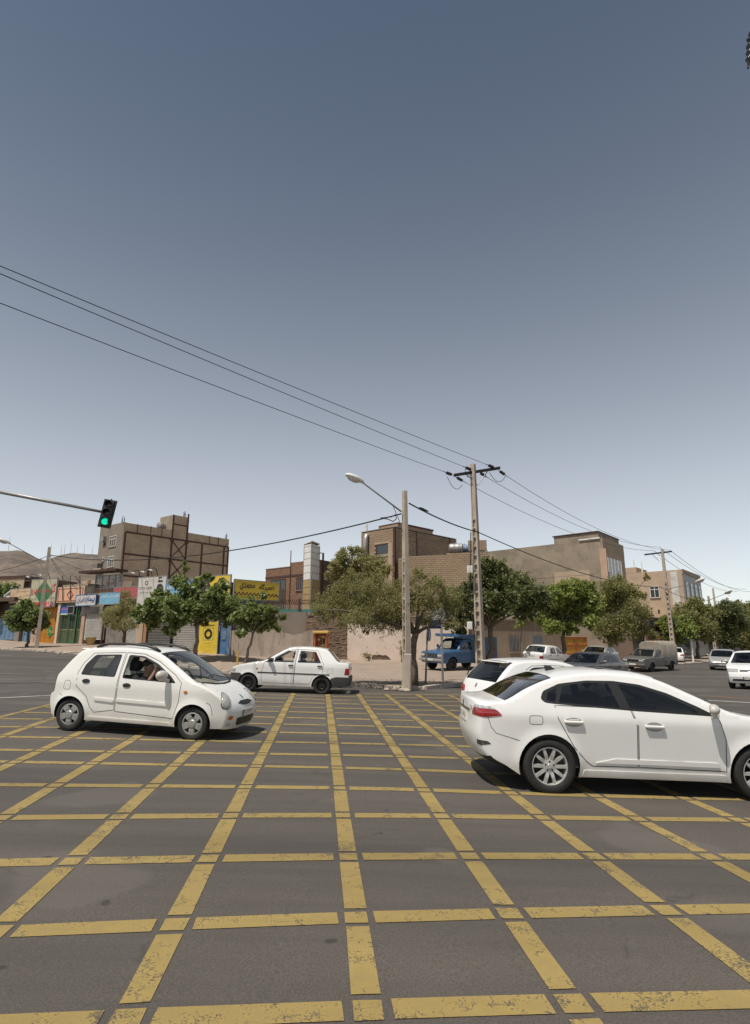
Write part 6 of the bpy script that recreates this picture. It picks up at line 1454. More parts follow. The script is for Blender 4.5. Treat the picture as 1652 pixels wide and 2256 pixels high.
for k in range(2):
 m = MB(); x = w * (.68 + .15 * k); t = .05; m.poly([(x - t - .07, -.014, h * .06), (x - .07, -.014, h * .06), (x + w * .13, -.014, h * .5), (x - .07, -.014, h * .94), (x - t - .07, -.014, h * .94), (x - t + w * .13 - .02, -.014, h * .5)]); m.build('chevron', M_TXK if k else M_TXB, o)
m = MB(); m.tube([(0.1, .05, -.1), (0.1, .05, e.z - pb2.z - .1)], .05, 8); m.build('post', M_GREYM, root)
pb = on(P(1527, 1455, 55).x, 55, .1); root = empty('grey_sign_post', pb); tag(root, 'stout pale grey sign post on the right street pavement', 'sign post'); h = P(1526, 1408, 55).z - pb.z; m = MB(); m.tube([(0, 0, -.2), (0, 0, h)], .085, 10); m.build('post', M_WPAINT, root); MB().rbox(-.75, -.1, -.02, .02, h - .1, h + .28, .01).build('blue_plate', M_BLUS, root)
pb = on(P(522.5, 1464, 33.2).x, 33.2, KH - .02); root = empty('yellow_bollard', pb); tag(root, 'thin yellow metal post beside the leaning young mulberry', 'bollard'); MB().rbox(-.05, .05, -.03, .03, -.1, .85, .008).build('post', plain('mustard_paint', (.48, .29, .03), .6, 0, .2, 6), root); m = MB(); m.tube([(.02, 0, .85), (.03, 0, 1.3)], .012, 5); m.build('rod', M_STEEL, root)
# ---------------------------------------------------------------- phone kiosk
a, e = P(690, 1440, 35.6), P(726, 1390, 35.6); pb = on((a.x + e.x) / 2, 35.6, KH - .02); root = empty('phone_kiosk', pb, R(-6)); tag(root, 'orange public telephone kiosk with a yellow roof against the brick wall', 'phone kiosk')
W = (e.x - a.x); H = e.z - pb.z; M_ORK = plain('orange_kiosk_paint', (.42, .11, .03), .5, 0, .15, 3, dirt=(.25, .08, .03), dirt_amt=.4, bump=.05); M_YRF = plain('kiosk_roof_yellow', (.55, .35, .08), .5, 0, .12, 3, bump=.05)
MB().rbox(-W * .48, W * .50, -.45, .30, H - .16, H, .03).build('roof', M_YRF, root); MB().rbox(-W * .40, -W * .32, -.32, .25, 0, H - .16, .012).build('side_panel', M_ORK, root); MB().rbox(W * .32, W * .40, -.32, .25, 0, H - .16, .012).build('side_panel', M_ORK, root); MB().rbox(-W * .32, W * .32, .17, .25, 0, H - .16, .01).build('back_panel', M_ORK, root)
ph = MB().rbox(-W * .05, W * .26, -.05, .168, H * .48, H * .85, .02).build('telephone', plain('phone_beige', (.50, .36, .16), .5, 0, .1, 3), root); m = MB(); m.tube([(W * .02, -.09, H * .55), (W * .0, -.12, H * .66), (W * .02, -.09, H * .78)], .035, 6); m.build('handset', M_TXK, ph); MB().rbox(W * .09, W * .22, -.062, -.051, H * .58, H * .76, .004).build('keypad', M_DSTEEL, ph)
m = MB(); m.disc((0, 0, 0), .09, 18, 'y'); o = m.build('emblem', M_WHS, root); o.location = (-W * .2, .155, H * .72); m = MB(); m.tube([(-W * .22, .15, H * .42), (-W * .17, .15, H * .48), (-W * .2, .15, H * .56)], .02, 5); m.build('handset_symbol', M_WHS, root)
# insulator string cut by the right picture edge, high up near the viewer
a = P(1658, 62, 7.0); e = P(1648, 150, 7.0); root = empty('hanging_insulator', a); tag(root, 'dark ribbed insulator hanging at the top right picture edge', 'insulator'); d_ = e - a; L = d_.length; m = MB(); pr = [(.012, 0)]
for k in range(5): z = L * (.12 + .16 * k); pr += [(.02, z), (.062 - .006 * abs(k - 2), z + .012), (.062 - .006 * abs(k - 2), z + .03), (.02, z + .05)]
pr += [(.015, L)]; m.lathe(pr, 14); o = m.build('sheds', M_INS, root, smooth=True); o.rotation_mode = 'QUATERNION'; o.rotation_quaternion = Vector((0, 0, 1)).rotation_difference(d_.normalized())
wire('tail_wire', 'thin wire carrying the ribbed insulator at the top right edge', [a, P(1644, 90, 7.0), P(1720, 20, 7.3), P(2300, -500, 8.5)], .006)
# ================================================================== CARS
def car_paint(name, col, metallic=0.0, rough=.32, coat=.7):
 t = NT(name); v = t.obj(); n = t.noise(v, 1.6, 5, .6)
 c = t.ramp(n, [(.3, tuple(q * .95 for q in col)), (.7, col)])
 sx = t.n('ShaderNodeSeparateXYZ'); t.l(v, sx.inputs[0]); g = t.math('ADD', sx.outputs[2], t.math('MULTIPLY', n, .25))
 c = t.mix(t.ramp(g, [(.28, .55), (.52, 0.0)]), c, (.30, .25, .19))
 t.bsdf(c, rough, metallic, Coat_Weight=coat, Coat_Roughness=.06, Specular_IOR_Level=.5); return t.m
PAINT_W = car_paint('white_car_paint', (.78, .77, .745)); PAINT_W2 = car_paint('ivory_car_paint', (.75, .73, .685))
PAINT_S = car_paint('silver_car_paint', (.48, .47, .45), .5, .35); PAINT_G = car_paint('charcoal_car_paint', (.06, .058, .056), .25, .35); PAINT_B = car_paint('shaded_blue_truck_paint', (.028, .095, .21), 0, .42, .4); PAINT_K = car_paint('grey_truck_paint', (.16, .155, .145), .35, .45, .3)  # truck blue is darkened to carry the tree crown's shade
M_RUB = plain('tyre_rubber', (.017, .016, .015), .85, 0, .25, 14, dirt=(.06, .05, .042), dirt_amt=.35, bump=.25, world=False)
M_ALLOY = flat('alloy_wheel', (.52, .51, .49), .3, .45); M_HUB = flat('hubcap_plastic', (.30, .295, .28), .45, .35); M_STW = flat('black_steel_wheel', (.018, .017, .016), .5, .3)
M_BLK = flat('black_plastic', (.016, .016, .016), .5); M_DGR = plain('grey_bumper_plastic', (.045, .043, .042), .6, 0, .15, 4, dirt=(.10, .085, .07), dirt_amt=.3, bump=.1, world=False)
M_SEAM = flat('panel_gap', (.018, .017, .016), .9); M_CHR = flat('chrome', (.62, .62, .62), .12, 1.0); M_SEAT = flat('dark_seat_cloth', (.022, .022, .024), .9); M_TRIM = flat('cabin_plastic', (.05, .048, .046), .7); M_TRIMB = flat('beige_cabin_plastic', (.30, .26, .20), .7)
G_CLR = glassm('clear_car_glass', (.86, .90, .88)); G_TINT = glassm('tinted_car_glass', (.16, .165, .17)); G_MID = glassm('smoked_car_glass', (.34, .36, .36))
def lensm(name, col, em=0):
 t = NT(name); vo = t.n('ShaderNodeTexVoronoi'); vo.inputs['Scale'].default_value = 26; t.l(t.obj(), vo.inputs['Vector'])
 c = t.ramp(vo.outputs['Distance'], [(.1, tuple(min(1, q * 1.25) for q in col)), (.6, tuple(q * .7 for q in col))]); t.bsdf(c, .12, 0, Coat_Weight=1.0, Coat_Roughness=.03); return t.m
M_TAIL = lensm('red_tail_lens', (.34, .012, .015)); M_AMB = lensm('amber_lens', (.55, .16, .02)); M_HEAD = lensm('headlamp_glass', (.42, .42, .40)); M_CLRL = lensm('clear_lens', (.50, .50, .50)); M_PLATE = flat('number_plate_white', (.62, .60, .54), .4)
def smooth_path(pts, sub):
 """Catmull-Rom through control points; returns dense list, control points stay on multiples of sub"""
 P_ = [np.array(p, float) for p in pts]; n = len(P_); out = []
 for i in range(n - 1):
  p0 = P_[max(i - 1, 0)]; p1 = P_[i]; p2 = P_[i + 1]; p3 = P_[min(i + 2, n - 1)]
  L = np.linalg.norm(p2[:2] - p1[:2]) + 1e-9
  t1 = (p2 - p0) * .5; t2 = (p3 - p1) * .5
  for t in (t1, t2):
   k = np.linalg.norm(t[:2])
   if k > L * 1.0: t *= L * 1.0 / k
  for j in range(sub):
   u = j / sub; h00 = 2 * u ** 3 - 3 * u ** 2 + 1; h10 = u ** 3 - 2 * u ** 2 + u; h01 = -2 * u ** 3 + 3 * u ** 2; h11 = u ** 3 - u ** 2
   out.append(h00 * p1 + h10 * t1 + h01 * p2 + h11 * t2)
 out.append(P_[-1]); return np.array(out)
def inpoly(x, z, poly):
 r = False; j = len(poly) - 1
 for i in range(len(poly)):
  if (poly[i][1] > z) != (poly[j][1] > z) and x < (poly[j][0] - poly[i][0]) * (z - poly[i][1]) / (poly[j][1] - poly[i][1]) + poly[i][0]: r = not r
  j = i
 return r
def dens(poly, step=.06, closed=True):
 out = []; n = len(poly)
 for i in range(n if closed else n - 1):
  a, b = poly[i], poly[(i + 1) % n]; L = math.hypot(b[0] - a[0], b[1] - a[1]); k = max(1, int(L / step))
  for j in range(k): out.append((a[0] + (b[0] - a[0]) * j / k, a[1] + (b[1] - a[1]) * j / k))
 if not closed: out.append(tuple(poly[-1]))
 return out
def rounded(poly, r=.035, n=4):
 out = []; m = len(poly)
 for i in range(m):
  a, b, c = Vector(poly[i - 1]), Vector(poly[i]), Vector(poly[(i + 1) % m]); d1 = (a - b); d2 = (c - b)
  k = min(r, d1.length * .45, d2.length * .45); p, q = b + d1.normalized() * k, b + d2.normalized() * k
  for j in range(n + 1): t = j / n; v = p * (1 - t) ** 2 + b * 2 * t * (1 - t) + q * t * t; out.append((v.x, v.y))
 return out
class Car:
 SUB = 5
 def __init__(s, name, label, spec, paint, glass, group=None, pos=(0, 0, 0), heading=0.0, pitch=0.0, roll=0.0, step=.075, group_cat='car'):
  s.sp = spec; s.paint = paint; s.glass = glass; s.root = empty(name); tag(s.root, label, group_cat, group)
  s.root.rotation_mode = 'XYZ'; s.root.location = pos; s.root.rotation_euler = (roll, pitch, heading)
  s.step = step; s.shell()
 def yw(s, x, z):
  sp = s.sp; x0, x1 = sp['x0'], sp['x1']; hw = sp['W'] / 2
  er, ef = sp.get('er', .75), sp.get('ef', .9)
  u = max(0, (x0 + er - x) / er); v = max(0, (x - x1 + ef) / ef)
  pl = 1 - sp.get('kr', .10) * u ** 2.2 - sp.get('kf', .13) * v ** 2.2
  zc = sp['crease'] if not callable(sp['crease']) else sp['crease'](x); zb = sp['belt']
  def spl(q, w): return .5 * (q + math.sqrt(q * q + w * w))
  y = hw * pl - sp.get('low', .22) * max(0, .46 - z) ** 2 * 1.4
  y -= sp.get('t1', .10) * spl(z - zc, .03) + (sp['tumble'] - sp.get('t1', .10)) * spl(z - zb - .01, .05)
  y -= sp.get('t0', .05) * spl(zc - z, .03)
  for ax in sp['axles']:
   d = math.hypot(x - ax, z - sp['wr']); ra = sp['ra']
   if d < ra + .25: y += sp.get('flare', .014) * math.exp(-((d - ra) / .055) ** 2)
  return y
 def shell(s):
  sp = s.sp; SUB = s.SUB
  D = smooth_path(sp['prof'], SUB); s.D = D; nS = len(D)
  E = D[:, :2]; Cc = D[:, 2:4]
  out = [tuple(p) for p in E]; sill = sp['sill']; wr, ra = sp['wr'], sp['ra']
  bot = []
  axs = [a for a in sp['axles'] if sp['x0'] + .1 < a < sp['x1'] - .1]
  xe = E[-1][0]; zf = E[-1][1]
  for ax in sorted(axs, reverse=True):
   h = math.sqrt(max(ra * ra - (wr - sill) ** 2, .01)); a0 = math.asin((sill - wr) / ra)
   if bot or True: bot += dens([(bot[-1] if bot else (xe, zf)), (ax + h, sill if bot else max(sill, zf - .0))], .1, False)[1:]
   n = 20
   bot += [(ax + ra * math.cos(t), wr + ra * math.sin(t)) for t in [a0 + (math.pi - 2 * a0) * k / n for k in range(n + 1)]]
  bot += dens([bot[-1], (E[0][0], E[0][1])], .1, False)[1:-1] if bot else dens([(xe, zf), tuple(E[0])], .1, False)[1:-1]
  outline = out + bot
  regs = sp.get('regions', []); V = [Vector(p) for p in outline]; n0 = len(V); ed = [(i, (i + 1) % n0) for i in range(n0)]
  rp = []
  for nm, poly in regs:
   q = dens(poly, .07); rp.append((nm, poly)); k = len(V); V += [Vector(p) for p in q]; ed += [(k + i, k + (i + 1) % len(q)) for i in range(len(q))]
  st = s.step; xs = [p[0] for p in outline]; zs = [p[1] for p in outline]; x = min(xs) + st / 2; r_ = 0
  while x < max(xs):
   z = min(zs) + st / 2
   while z < max(zs):
    if inpoly(x, z, outline): V.append(Vector((x, z)))
    z += st
   x += st
  res = geometry.delaunay_2d_cdt(V, ed, [], 0, 1e-4); SV = res[0]; SFc = []; tagF = []
  for f in res[2]:
   c = (SV[f[0]] + SV[f[1]] + SV[f[2]]) / 3
   if not inpoly(c.x, c.y, outline): continue
   nm = 'body'
   for k, (n_, poly) in enumerate(rp):
    if inpoly(c.x, c.y, poly): nm = (n_, k)
   a, b, cc = SV[f[0]], SV[f[1]], SV[f[2]]
   if (b - a).cross(cc - a) < 0: f = f[::-1]
   SFc.append(tuple(f)); tagF.append(nm)
  verts = []; faces = []; tags = []
  ns = len(SV)
  for p in SV: verts.append((p.x, -s.yw(p.x, p.y), p.y))       # right side: facing -y
  for p in SV: verts.append((p.x, s.yw(p.x, p.y), p.y))
  for f, t in zip(SFc, tagF):
   faces.append(f); tags.append((t, -1)); faces.append(tuple(i + ns for i in f[::-1])); tags.append((t, 1))
  key = {}
  for i, p in enumerate(SV): key[(round(p.x, 4), round(p.y, 4))] = i
  pexp = sp.get('pexp', 2.4); ts = [0, .015, .04, .08, .13, .2, .3, .42, .56, .7, .85, 1.0]
  tg = sp.get('tg', .08); nT = len(ts)
  grid = {}
  for sgn in (-1, 1):
   for i in range(nS):
    ye = s.yw(E[i][0], E[i][1])
    for k, t in enumerate(ts):
     if k == nT - 1 and sgn == 1: grid[(1, i, k)] = grid[(-1, i, k)]; continue
     if k == 0:
      j = key.get((round(E[i][0], 4), round(E[i][1], 4)))
      if j is None:
       j = min(range(ns), key=lambda q: (SV[q].x - E[i][0]) ** 2 + (SV[q].y - E[i][1]) ** 2)
      grid[(sgn, i, 0)] = j if sgn < 0 else j + ns; continue
     f = (1 - (1 - t) ** pexp) ** (1 / pexp)
     x_ = E[i][0] + (Cc[i][0] - E[i][0]) * f; z_ = E[i][1] + (Cc[i][1] - E[i][1]) * f
     grid[(sgn, i, k)] = len(verts); verts.append((x_, sgn * ye * (1 - t), z_))
  gl = {}
  for nm, (a, b) in sp.get('strips', {}).items():
   for i in range(a * SUB, b * SUB): gl[i] = nm
  for sgn in (-1, 1):
   for i in range(nS - 1):
    for k in range(nT - 1):
     q = (grid[(sgn, i, k)], grid[(sgn, i, k + 1)], grid[(sgn, i + 1, k + 1)], grid[(sgn, i + 1, k)])
     nm = gl.get(i, 'body')
     if nm in ('windscreen', 'rear_window') and ts[k] < tg - 1e-6: nm = 'body'
     q = q if sgn < 0 else q[::-1]
     faces.append(q[::-1]); tags.append(((nm, 99), 0) if nm != 'body' else ('body', 0))
  va = np.array(verts); s.verts = va; s.faces = faces
  nrm = np.zeros_like(va)
  for f in faces:
   p = va[list(f)]; n = np.cross(p[1] - p[0], p[2] - p[0]) + (np.cross(p[2] - p[0], p[3] - p[0]) if len(f) == 4 else 0)
   for i in f: nrm[i] += n
  nrm /= np.maximum(np.linalg.norm(nrm, axis=1), 1e-12)[:, None]
  cen = va.mean(0)
  s.bvh = BVHTree.FromPolygons([tuple(v) for v in va], faces)
  groups = {}
  for f, t in zip(faces, tags):
   kx = 'body' if t[0] == 'body' else (t[0][0], t[0][1], t[1]); groups.setdefault(kx, []).append(f)
  s.parts = {}
  for kx, fs in groups.items():
   used = sorted({i for f in fs for i in f}); mp = {i: k for k, i in enumerate(used)}
   nm = kx if kx == 'body' else kx[0]
   glassy = nm in ('window', 'windscreen', 'rear_window')
   vv = va[used] - (nrm[used] * .006 if glassy else 0)
   mat = s.paint
   if nm == 'window' or nm == 'rear_window': mat = s.sp.get('side_glass') or s.glass
   if nm == 'windscreen': mat = s.sp.get('front_glass') or s.glass
   if nm in ('front_bumper', 'rear_bumper') and s.sp.get('dark_bumper'): mat = M_DGR
   if nm in ('window_trim', 'sill_trim'): mat = M_BLK
   o = mesh_obj(nm, vv, [tuple(mp[i] for i in f) for f in fs], mat, s.root, True, nrm[used]); s.parts.setdefault(nm, []).append(o)
   if isinstance(kx, tuple): o['side'] = kx[2]
  for k, (nm, poly) in enumerate(rp):
   if nm == 'door':
    for sd in (-1, 1):
     par = [o for o in s.parts['door'] if o.get('side') == sd]
     s.line('door_seam', dens(poly, .08), .0045, sd, M_SEAM, parent=None, closed=True)
  x0, x1 = max(sp['x0'] + .18, E[0][0] + .16), sp['x1'] - .3; hw = sp['W'] / 2 - .12; b = sp['belt'] - .03
  m = MB(); m.box(x0, x1, -hw + .06, hw - .06, sill + .0, sill + .10); m.build('underbody', M_BLK, s.root)
  cx0, cx1 = sp.get('cabin', (x0 + .5, x1 - 1.0))
  m = MB()
  for sd in (-1, 1): m.box(cx0, cx1, sd * (hw - .0) - .012, sd * (hw - .0) + .012, sill + .1, b - .02)
  m.box(cx0, cx1, -hw, hw, sill + .10, sill + .14); m.build('cabin_lining', M_TRIM, s.root)
  for ax in axs:
   for sd in (-1, 1):
    m = MB(); n = 14; yo = sd * (s.yw(ax, wr + ra) - .015); yi = sd * (sp['W'] / 2 - .34)
    pr = [(ax + (ra + .012) * math.cos(t), wr + (ra + .012) * math.sin(t)) for t in [math.pi * k / n - .25 + .5 * (k / n) * 0 for k in range(n + 1)]]
    a0 = math.asin((sill - wr) / ra); pr = [(ax + (ra + .01) * math.cos(t), wr + (ra + .01) * math.sin(t)) for t in [a0 + (math.pi - 2 * a0) * k / n for k in range(n + 1)]]
    for p, q in zip(pr[:-1], pr[1:]):
     yo1 = sd * (s.yw(*p) - .004); yo2 = sd * (s.yw(*q) - .004)
     m.quad((p[0], yo1, p[1]), (q[0], yo2, q[1]), (q[0], yi, q[1]), (p[0], yi, p[1]))
    m.poly([(p[0], yi, p[1]) for p in pr]); m.build('wheel_well', M_BLK, s.root)
 def hit(s, o, d):
  r = s.bvh.ray_cast(Vector(o), Vector(d).normalized(), 30.0)
  return r
 def decal(s, name, poly, frame, mat, off=.004, thick=.02, parent=None, step=.05, dome=0.0):
  """polygon given in (u, v) of a frame = (origin, u axis, v axis, direction of the rays); pressed onto the shell"""
  o, u, v, d = [Vector(q) for q in frame]; d.normalize(); pl = dens(poly, step); vs = [Vector(p) for p in pl]; n = len(vs); ed = [(i, (i + 1) % n) for i in range(n)]
  xs = [p[0] for p in poly]; ys = [p[1] for p in poly]; x = min(xs) + step / 2; cx, cy = sum(xs) / len(xs), sum(ys) / len(ys)
  while x < max(xs):
   y = min(ys) + step / 2
   while y < max(ys):
    if inpoly(x, y, poly): vs.append(Vector((x, y)))
    y += step
   x += step
  res = geometry.delaunay_2d_cdt(vs, ed, [], 0, 1e-5); pts = {}; hitd = []
  for i, p in enumerate(res[0]):
   q = o + u * p.x + v * p.y - d * 10.0; h = s.hit(q, d)
   if h[0] is not None: pts[i] = (h[0], h[3])
  if len(pts) < 3: return None
  med = sorted(h[1] for h in pts.values())[len(pts) // 2]
  V = []; F = []; mp = {}
  for i, p in enumerate(res[0]):
   q = o + u * p.x + v * p.y - d * 10.0
   dist = pts[i][1] if i in pts and abs(pts[i][1] - med) < .45 else med
   mp[i] = len(V); V.append(q + d * (dist - off))
  if dome:
   for i, p in enumerate(res[0]):
    e = min(math.hypot(p.x - a[0], p.y - a[1]) for a in pl); V[mp[i]] = V[mp[i]] - d * dome * min(1, e / .06)
  bn = [i for i in range(len(res[0]))]
  for f in res[2]:
   c = sum((res[0][i] for i in f), Vector((0, 0))) / 3
   if inpoly(c.x, c.y, poly): F.append(tuple(mp[i] for i in f))
  cnt = {}
  for f in F:
   for a, b in zip(f, f[1:] + f[:1]): cnt[(a, b)] = cnt.get((a, b), 0) + 1
  be = [(a, b) for (a, b) in cnt if (b, a) not in cnt]; nb = {}
  for a, b in be:
   for k in (a, b):
    if k not in nb: nb[k] = len(V); V.append(V[k] + d * thick)
  for a, b in be: F.append((b, a, nb[a], nb[b]))
  f0 = F[0]; n_ = (V[f0[1]] - V[f0[0]]).cross(V[f0[2]] - V[f0[0]])
  if n_.dot(d) > 0: F = [f[::-1] for f in F]
  o_ = mesh_obj(name, [tuple(p) for p in V], F, mat, parent or s.root, True); o_.data.set_sharp_from_angle(angle=R(45)); return o_
 def side(s, sd): return ((0, 0, 0), (1, 0, 0), (0, 0, 1), (0, -sd, 0))
 def corner(s, sd, end, ang=45):      # looking diagonally at a body corner; u runs sideways
  a = R(ang); fx = end; d = Vector((-fx * math.cos(a), -sd * math.sin(a), 0)); u = Vector((-d.y, d.x, 0))
  return ((0, 0, 0), u, (0, 0, 1), d)
 def front(s): return ((0, 0, 0), (0, 1, 0), (0, 0, 1), (-1, 0, 0))
 def rear(s): return ((0, 0, 0), (0, 1, 0), (0, 0, 1), (1, 0, 0))
 def line(s, name, pts, w, sd, mat, parent=None, closed=False, off=.0015, frame=None):
  m = MB(); pts = [Vector(p) for p in pts]; n = len(pts); fr = frame or s.side(sd); o, u, v, d = [Vector(q) for q in fr]; L, Rr = [], []
  for i, p in enumerate(pts):
   a = pts[(i - 1) % n] if (closed or i > 0) else p; b = pts[(i + 1) % n] if (closed or i < n - 1) else p; t = (b - a); t = t.normalized() if t.length > 1e-9 else Vector((1, 0)); nn = Vector((-t.y, t.x)) * w
   q2 = []
   for e in (p + nn, p - nn):
    q = o + u * e.x + v * e.y - d * 10; h = s.hit(q, d); q2.append(h[0] - d * off if h[0] is not None else None)
   L.append(q2[0]); Rr.append(q2[1])
  for i in range(n if closed else n - 1):
   j = (i + 1) % n
   if None in (L[i], L[j], Rr[i], Rr[j]) or (L[i] - L[j]).length > .3: continue
   m.quad(L[i], L[j], Rr[j], Rr[i])
  return m.build(name, mat, parent or s.root) if m.f else None
 def door_part(s, x, z, sd):
  for o in s.parts.get('door', []):
   if o.get('side') == sd:
    xs = [v.co.x for v in o.data.vertices]
    if min(xs) - .02 <= x <= max(xs) + .02: return o
  return s.root
 def handle(s, x, z, sd, w=.17, h=.028, mat=None, recess=True, style='bar'):
  par = s.door_part(x, z, sd); h0 = s.hit((x, sd * 3, z), (0, -sd, 0))[0]
  if h0 is None: return
  y = h0.y
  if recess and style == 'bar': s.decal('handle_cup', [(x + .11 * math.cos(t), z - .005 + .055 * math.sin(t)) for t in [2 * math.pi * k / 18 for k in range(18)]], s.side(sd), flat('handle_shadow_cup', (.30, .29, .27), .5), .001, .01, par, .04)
  m = MB()
  if style == 'oval':
   s.decal('handle', [(x + w / 2 * math.cos(t), z + h * math.sin(t)) for t in [2 * math.pi * k / 20 for k in range(20)]], s.side(sd), mat or M_BLK, .012, .02, par, .03, .006)
  else:
   m.rbox(x - w / 2, x + w / 2, y + (.012 if sd > 0 else -.034), y + (.034 if sd > 0 else -.012), z - h / 2, z + h / 2, .008); m.rbox(x - w / 2, x - w / 2 + .03, min(y, y + sd * .02), max(y, y + sd * .02), z - h / 2, z + h / 2, .004); m.rbox(x + w / 2 - .03, x + w / 2, min(y, y + sd * .02), max(y, y + sd * .02), z - h / 2, z + h / 2, .004); m.build('handle', mat or s.paint, par, angle=40)
 def mirror(s, x, z, sd, mat=None, w=.20, h=.13, arm=.10):
  h0 = s.hit((x, sd * 3, z - .02), (0, -sd, 0))[0]; y = h0.y if h0 is not None else sd * .7
  m = MB(); m.ell((0, 0, 0), .07, w / 2, h / 2, 14, 10); m.v = [(max(a, -.045), b, c) for a, b, c in m.v]; root = m.build('side_mirror', mat or s.paint, s.root, smooth=True); root.location = (x - .02, y + sd * (arm + w / 2 - .03), z + h * .25); root.rotation_euler = (0, 0, sd * R(28))
  q = MB(); q.tube([(0, 0, -h * .3), (.03, -sd * (arm + w * .3), -h * .55)], [.03, .035], 8); q.build('mirror_arm', mat or M_BLK, root, smooth=True); g = MB(); g.disc((-.046, 0, 0), h * .46, 16, 'x'); g.v = [(a, b * w / h * .92, c) for a, b, c in g.v]; g.build('mirror_glass', M_CHR, root)
 def wheel(s, style, steer=0.0, only=None):
  sp = s.sp; r = sp['wr']; tw = sp.get('tw', .19); rr = r * sp.get('rimf', .66); src = {}
  for ax in sp['axles']:
   for sd in (-1, 1):
    yc = sd * (sp['W'] / 2 - sp.get('inset', .03) - tw / 2); w = empty('wheel', (ax, yc, r), 0, s.root)
    if sd > 0: w.rotation_euler = (0, 0, math.pi)
    if steer and ax == max(sp['axles']): w.rotation_euler[2] += steer
    if 'tyre' not in src:
     m = MB(); h = tw / 2
     m.lathe([(rr, -h * .80), (rr + .012, -h * .93), (r * .80, -h * 1.0), (r * .90, -h * .97), (r * .965, -h * .86), (r * .99, -h * .70), (r, -h * .45), (r, h * .45), (r * .99, h * .7), (r * .965, h * .86), (r * .9, h * .97), (rr + .012, h * .93), (rr, h * .8)], 40, 'y')
     for g in (-.45, 0, .45): m.lathe([(r * 1.001, h * g - .006), (r * 1.001, h * g + .006)], 40, 'y')
     src['tyre'] = m.build('tyre', M_RUB, w, smooth=True); src['tyre'].data.set_sharp_from_angle(angle=R(35))
     src['rim'] = s.rim(style, rr, tw, w)
    else:
     inst(src['tyre'], 'tyre', w); q = src['rim']; o = inst(q, 'rim', w)
 def rim(s, style, rr, tw, par):
  h = tw / 2; mat = {'alloy10': M_ALLOY, 'five': M_HUB, 'steel': M_STW, 'cover': M_HUB}[style]; m = MB()
  m.lathe([(rr * 1.01, -h * .84), (rr * .965, -h * .86), (rr * .93, -h * .74), (rr * .91, -h * .2), (rr * .90, h * .5)], 36, 'y')          # barrel
  y0 = -h * .78
  def spoke(ang, wi, wo, r0, r1, yi, yo, th=.03):
   ca, sa = math.cos(ang), math.sin(ang)
   def q(r, t, y): return (r * ca - t * sa, y, -(r * sa + t * ca))
   rm = (r0 + r1) / 2
   for (ra_, rb_, wa, wb, ya, yb) in ((r0, rm, wi, (wi + wo) / 2, yi, (yi + yo) / 2 - .006), (rm, r1, (wi + wo) / 2, wo, (yi + yo) / 2 - .006, yo)):
    m.hexa([q(ra_, -wa, ya + th), q(rb_, -wb, yb + th), q(rb_, wb, yb + th), q(ra_, wa, ya + th), q(ra_, -wa * .8, ya), q(rb_, -wb * .8, yb), q(rb_, wb * .8, yb), q(ra_, wa * .8, ya)])
  if style == 'alloy10':
   for k in range(5):
    for e in (-.30, .30): spoke(2 * math.pi * k / 5 + math.pi / 2 + e, .026, .020, rr * .26, rr * .95, y0 + .012, y0)
   m.lathe([(.001, y0 - .004), (rr * .12, y0 - .004), (rr * .14, y0 + .004), (rr * .34, y0 + .008), (rr * .36, y0 + .03)], 24, 'y')
  elif style == 'five':
   m.lathe([(rr * 1.0, y0 - .01), (rr * .90, y0 - .016), (rr * .86, y0 + .0)], 36, 'y')
   for k in range(5): spoke(2 * math.pi * k / 5 + math.pi / 2, .048, .066, rr * .30, rr * .92, y0 - .012, y0 - .012)
   m.lathe([(.001, y0 - .03), (rr * .30, y0 - .028), (rr * .38, y0 - .016), (rr * .40, y0 + .01)], 24, 'y')
  elif style == 'steel':
   m.lathe([(.001, y0 + .01), (rr * .14, y0 + .008), (rr * .17, y0 + .03), (rr * .5, y0 + .035), (rr * .62, y0 + .012), (rr * .72, y0 + .015), (rr * .92, y0 + .05)], 30, 'y')
  else:
   m.lathe([(.001, y0 - .012), (rr * .2, y0 - .012), (rr * .26, y0 - .004), (rr * .55, y0 - .012), (rr * .9, y0 - .004), (rr * .97, y0 + .01)], 36, 'y')
  o = m.build('rim', mat, par, smooth=True); o.data.set_sharp_from_angle(angle=R(32))
  d = MB(); d.disc((0, 0, 0), rr * .91, 28, 'y'); d.v = [(x, h * .1, z) for x, y, z in d.v]; dd = d.build('brake_disc', M_BLK, o)
  if style in ('steel', 'cover', 'five', 'alloy10'):
   q = MB(); n = {'steel': 12, 'cover': 9, 'five': 5, 'alloy10': 5}[style]; rad = {'steel': .55, 'cover': .72, 'five': .0, 'alloy10': .24}[style]
   if rad:
    for k in range(n):
     t = 2 * math.pi * (k + .5) / n + (math.pi / 2 if style == 'alloy10' else 0); yy = {'steel': y0 + .018, 'cover': y0 - .0155, 'alloy10': y0 + .001}[style]
     q.disc((rr * rad * math.cos(t), yy, -rr * rad * math.sin(t)), rr * {'steel': .075, 'cover': .07, 'alloy10': .05}[style], 10, 'y')
    q.build('wheel_holes', M_BLK, o)
  return o
